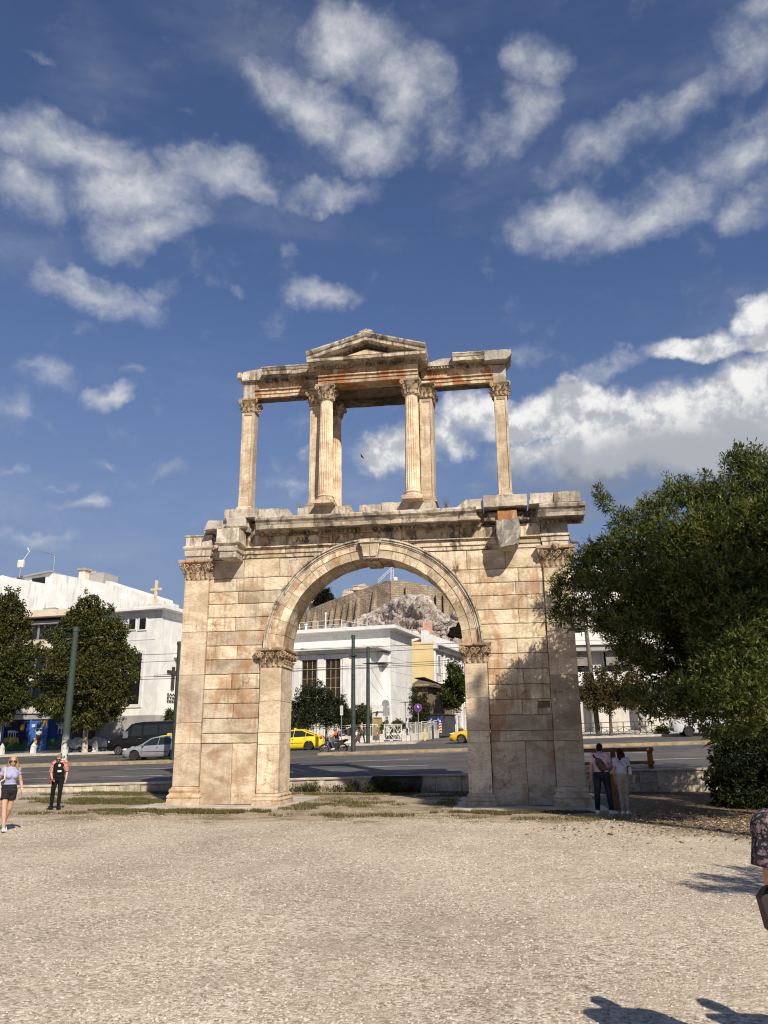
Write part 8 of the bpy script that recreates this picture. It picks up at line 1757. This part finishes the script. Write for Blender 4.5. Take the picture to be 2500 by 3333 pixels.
# her companion, just outside the right edge: only the shadow falls into view
person('person in dark clothes beside the flowered dress woman, beyond the right edge', V3((6.75, -21.75, 0)), RAD(6), dict(), 1.72, 'm', C_VEST, C_BLK, C_BSH, 'short', (.02, .015, .01), M_SKIN, .6, 1.0, vox=.014)
# far figures
C_GREY = cloth('grey_jumper', (.16, .17, .18)); C_TAN = cloth('tan_trousers', (.42, .30, .20)); C_BEIGE = cloth('beige_top', (.50, .36, .27)); C_KHAKI = cloth('khaki_leggings', (.10, .09, .065)); C_MAG = cloth('magenta_trousers', (.22, .03, .08)); C_ORG = cloth('orange_sleeve', (.80, .12, .02)); C_JEAN = cloth('blue_jeans', (.06, .085, .13))
p = at_y(1176, 2425, 39.6); p.z = pz(p.x, 39.6) + .005
T, Q, P, HM, rt, fw, k = person('woman in a beige top and dark leggings striding right on the far pavement', p, -pi / 2, dict(hipR=(.09, 0, .92), hipL=(-.09, 0, .92), knR=(.09, .22, .54), anR=(.09, .30, .10), toR=(.09, .45, .07), knL=(-.09, -.08, .50), anL=(-.09, -.36, .17), toL=(-.09, -.24, .05), elL=(-.24, -.14, 1.15), wrL=(-.25, -.34, 1.0), elR=(.22, .06, 1.12), wrR=(.22, .22, .98)), 1.68, 'f', C_BEIGE, C_KHAKI, C_WSH, 'long', (.02, .013, .01), M_SKIN, .35, 1.0, vox=.018)
p2 = at_y(1160, 2426, 39.4); p2.z = pz(p2.x, 39.4) + .005
person('child in a white top and magenta trousers led by the hand on the far pavement', p2, -pi / 2 - .1, dict(elL=(-.24, .10, 1.30), wrL=(-.22, .30, 1.36), knR=(.09, .12, .52), anR=(.09, .05, .10), toR=(.09, .2, .04), knL=(-.09, .0, .5), anL=(-.09, -.18, .13), toL=(-.09, -.05, .05)), 1.08, 'f', C_WSH, C_MAG, C_WSH, 'long', (.03, .02, .015), M_SKIN, .7, 1.0, vox=.016)
p = at_y(2090, 2394, 40.0); p.z = pz(p.x, 40.0) + .005
T, Q, P, HM, rt, fw, k = person('person in a grey jumper and tan trousers walking left along the dark railing', p, pi / 2, dict(chest=(0, .06, 1.27), neck=(0, .12, 1.43), skull=(0, .19, 1.57), shR=(.165, .08, 1.38), shL=(-.165, .08, 1.38), knR=(.09, .16, .52), anR=(.09, .05, .10), toR=(.09, .2, .04), knL=(-.09, -.10, .52), anL=(-.09, -.44, .20), toL=(-.09, -.34, .06), elL=(-.23, -.06, 1.12), wrL=(-.24, -.10, .86), elR=(.23, .02, 1.12), wrR=(.24, .10, .90)), 1.74, 'm', C_GREY, C_TAN, C_WSH, 'short', (.03, .02, .015), M_SKIN, .95, 1.0, facing=(0, 1, -.3), vox=.018)
BG = thing('carrier_bag', 'small grey bag carried by the walker at the dark railing', 'bag', Q['wrL']); c_ = Q['wrL'] - V3((0, 0, .26)); m = MB(); m.loft([[c_ + fw * a * w + rt * b_ * .05 + V3((0, 0, z)) for a, b_ in ((-1, -1), (1, -1), (1, 1), (-1, 1))] for z, w in ((-.14, .15), (.12, .13))]); m.tube([c_ + fw * .1 + V3((0, 0, .11)), c_ + V3((0, 0, .20)), c_ - fw * .1 + V3((0, 0, .11))], .012, 5); m.build('bag_body', C_GREY, BG)
# rider
mw = MC.matrix_world.copy(); seat = mw @ V3((1.12, 0, 0)); hdg = pi / 2 + .05
T, Q, P, HM, rt, fw, k = person('rider in jeans, dark vest and an olive helmet on the black motorcycle', V3((seat.x, seat.y, seat.z)), hdg, dict(pel=(0, -.05, .88), waist=(0, -.02, 1.0), chest=(0, .03, 1.18), neck=(0, .06, 1.35), skull=(0, .10, 1.50), shR=(.17, .05, 1.30), shL=(-.17, .05, 1.30), elR=(.25, .24, 1.10), elL=(-.25, .24, 1.10), wrR=(.29, .42, 1.02), wrL=(-.29, .42, 1.02), hipR=(.10, -.03, .86), hipL=(-.10, -.03, .86), knR=(.19, .34, .70), knL=(-.19, .34, .70), anR=(.18, .18, .33), anL=(-.18, .18, .33), toR=(.18, .32, .27), toL=(-.18, .32, .27)), 1.72, 'm', C_ORG, C_JEAN, C_WSH, None, skin=M_SKIN, sleeve=.45, vox=.016, curls=(1.2, 1.2))
m = MB(); rg = lambda c, a, d: [c + rt * cos(t) * a + fw * sin(t) * d for t in [2 * pi * i / 18 for i in range(18)]]; m.loft([rg(Q['pel'] + V3((0, 0, .05)), .175, .145), rg(Q['waist'], .168, .14), rg(Q['chest'], .178, .150), rg(Q['chest'].lerp(Q['neck'], .6), .15, .115), rg(Q['neck'], .07, .07)]); remesh(m, 'vest', C_VEST, T, .016, 2)
m = MB(); m.ball(Q['skull'] + V3((0, 0, .025)), (.128, .138, .125), nu=16, nv=10, M=Matrix.Rotation(hdg, 4, 'Z')); m.build('helmet', plain('olive_helmet', (.16, .15, .06), .3), T, smooth=True)
# driver of the silver car
sm = SV.matrix_world.copy(); dp = sm @ V3((2.15, .36, .40)); T = thing('person', 'driver in a dark top at the wheel of the silver car', 'person', dp); m = MB(); hz = V3((0, 0, 1)); m.tube([dp, dp + hz * .32, dp + hz * .46, dp + hz * .52], [.15, .18, .10, .05], 12); head(m, dp + hz * .68, (-1, 0, 0), hz); limb(m, [dp + hz * .40 + V3((0, -.18, 0)), dp + V3((-.18, -.22, .22)), dp + V3((-.42, -.12, .34))], [.05, .04, .03]); remesh(m, 'body', M_SKIN, T, .014, 2)
# ---- pigeon on the right capital, and a bird in the sky
def bird(name, label, c, s, fwd, m_, flying=False):
    T = thing(name, label, 'bird', c); m = MB(); f = V3(fwd).normalized(); u = V3((0, 0, 1)); c = V3(c); b0 = c + u * .09 * s; m.tube([b0 - f * .15 * s - u * .03 * s, b0 - f * .08 * s, b0, b0 + f * .07 * s + u * .02 * s, b0 + f * .10 * s + u * .08 * s, b0 + f * .12 * s + u * .13 * s], [x * s for x in (.02, .045, .06, .05, .03, .024)], 10); m.ball(b0 + f * .125 * s + u * .135 * s, .028 * s); m.tube([b0 + f * .15 * s + u * .135 * s, b0 + f * .175 * s + u * .125 * s], [.008 * s, .003 * s], 5); remesh(m, 'body', m_, T, .008 * s, 2)
    m = MB(); r = f.cross(u)
    if flying:
        for sg in (-1, 1): m.add([b0 + f * .06 * s, b0 - f * .06 * s, b0 + r * sg * .20 * s - f * .02 * s + u * .10 * s, b0 + r * sg * .38 * s - f * .06 * s + u * .02 * s, b0 + r * sg * .2 * s + f * .07 * s + u * .10 * s], [(0, 1, 2, 4), (4, 2, 3)])
    else:
        for sg in (-1, 1): m.tube([b0 + r * sg * .02 * s - u * .04 * s, c + r * sg * .02 * s - u * .005 * s], .006 * s, 5)
    m.build('wings' if flying else 'legs', m_, T)
bird('pigeon', 'grey pigeon perched on the right corner of the right capital', (6.93, .05, 8.295), 1.15, (-.9, -.1, 0), plain('pigeon_grey', (.10, .10, .11), .8))
bird('bird', 'tiny dark bird flying in the sky between the upper columns', at_y(1179, 1491, 30), 1.1, (-.6, 0, .5), plain('dark_bird', (.03, .03, .03), .8), True)
# ------------------------------------------------------------------ trees beyond the right edge that shade the pier and the forecourt
def off_tree(name, label, base, h, cl_, n, seed, L=.16, Wd=.05):
    T = thing(name, label, 'tree', base); foliage('crown', cl_, n, 8, L, Wd, [L_D1, L_D3], T, seed, up=.3, spread=.9, shell=.35); branchy('trunk', base, h, .28, [tuple(c[0]) for c in cl_[:8]], M_BARK, T, seed); return T
def sunward(p, d): return V3(p) + sun_dir / cos(SUN_EL) * d
c = []
for (x, z, r, d) in [(2.5,.7,.5,24),(3.0,1.3,.7,23),(3.7,1.9,.8,24),(3.3,.2,.8,25),(4.3,.9,.9,24),(4.3,2.3,.6,23),(3.1,2.3,.35,22),(3.8,3.0,.4,22),(5.2,.4,.9,25),(4.9,1.7,.7,24),(6.2,.3,1.0,25),(7.4,.2,1.0,24),(4.4,-.5,.7,25),(5.8,-.8,.8,25),(2.8,-.3,.5,24),(8.8,.0,1.1,25),(3.5,3.7,.22,22),(4.6,3.5,.3,22)]:
    c.append((sunward((x, 0, z), d), (r, r, r * 1.05)))
off_tree('tall_tree', 'tall tree outside the right edge of the view, shading the right pier', (c[4][0].x + 1.5, c[4][0].y - 1.5, 0), 14, c, 5200, 41, .2, .07)
c = []
for (x, y, r, d) in [(7.3,-14.2,.36,7),(8.1,-14.3,.55,7.5),(6.9,-14.9,.3,7),(7.6,-15.3,.42,7.2),(8.4,-15.6,.6,7.5),(9.2,-15.0,.8,7.6),(7.9,-13.3,.3,7.5),(9.0,-13.6,.6,7.4),(10.2,-14.6,.9,7.6),(9.8,-16.2,.8,7.5)]: c.append((sunward((x, y, 0), d), (r, r, r)))
off_tree('side_tree', 'small tree outside the right edge whose leaves shade the gravel', (c[6][0].x + .6, c[6][0].y, 0), 3.6, c, 1500, 43)
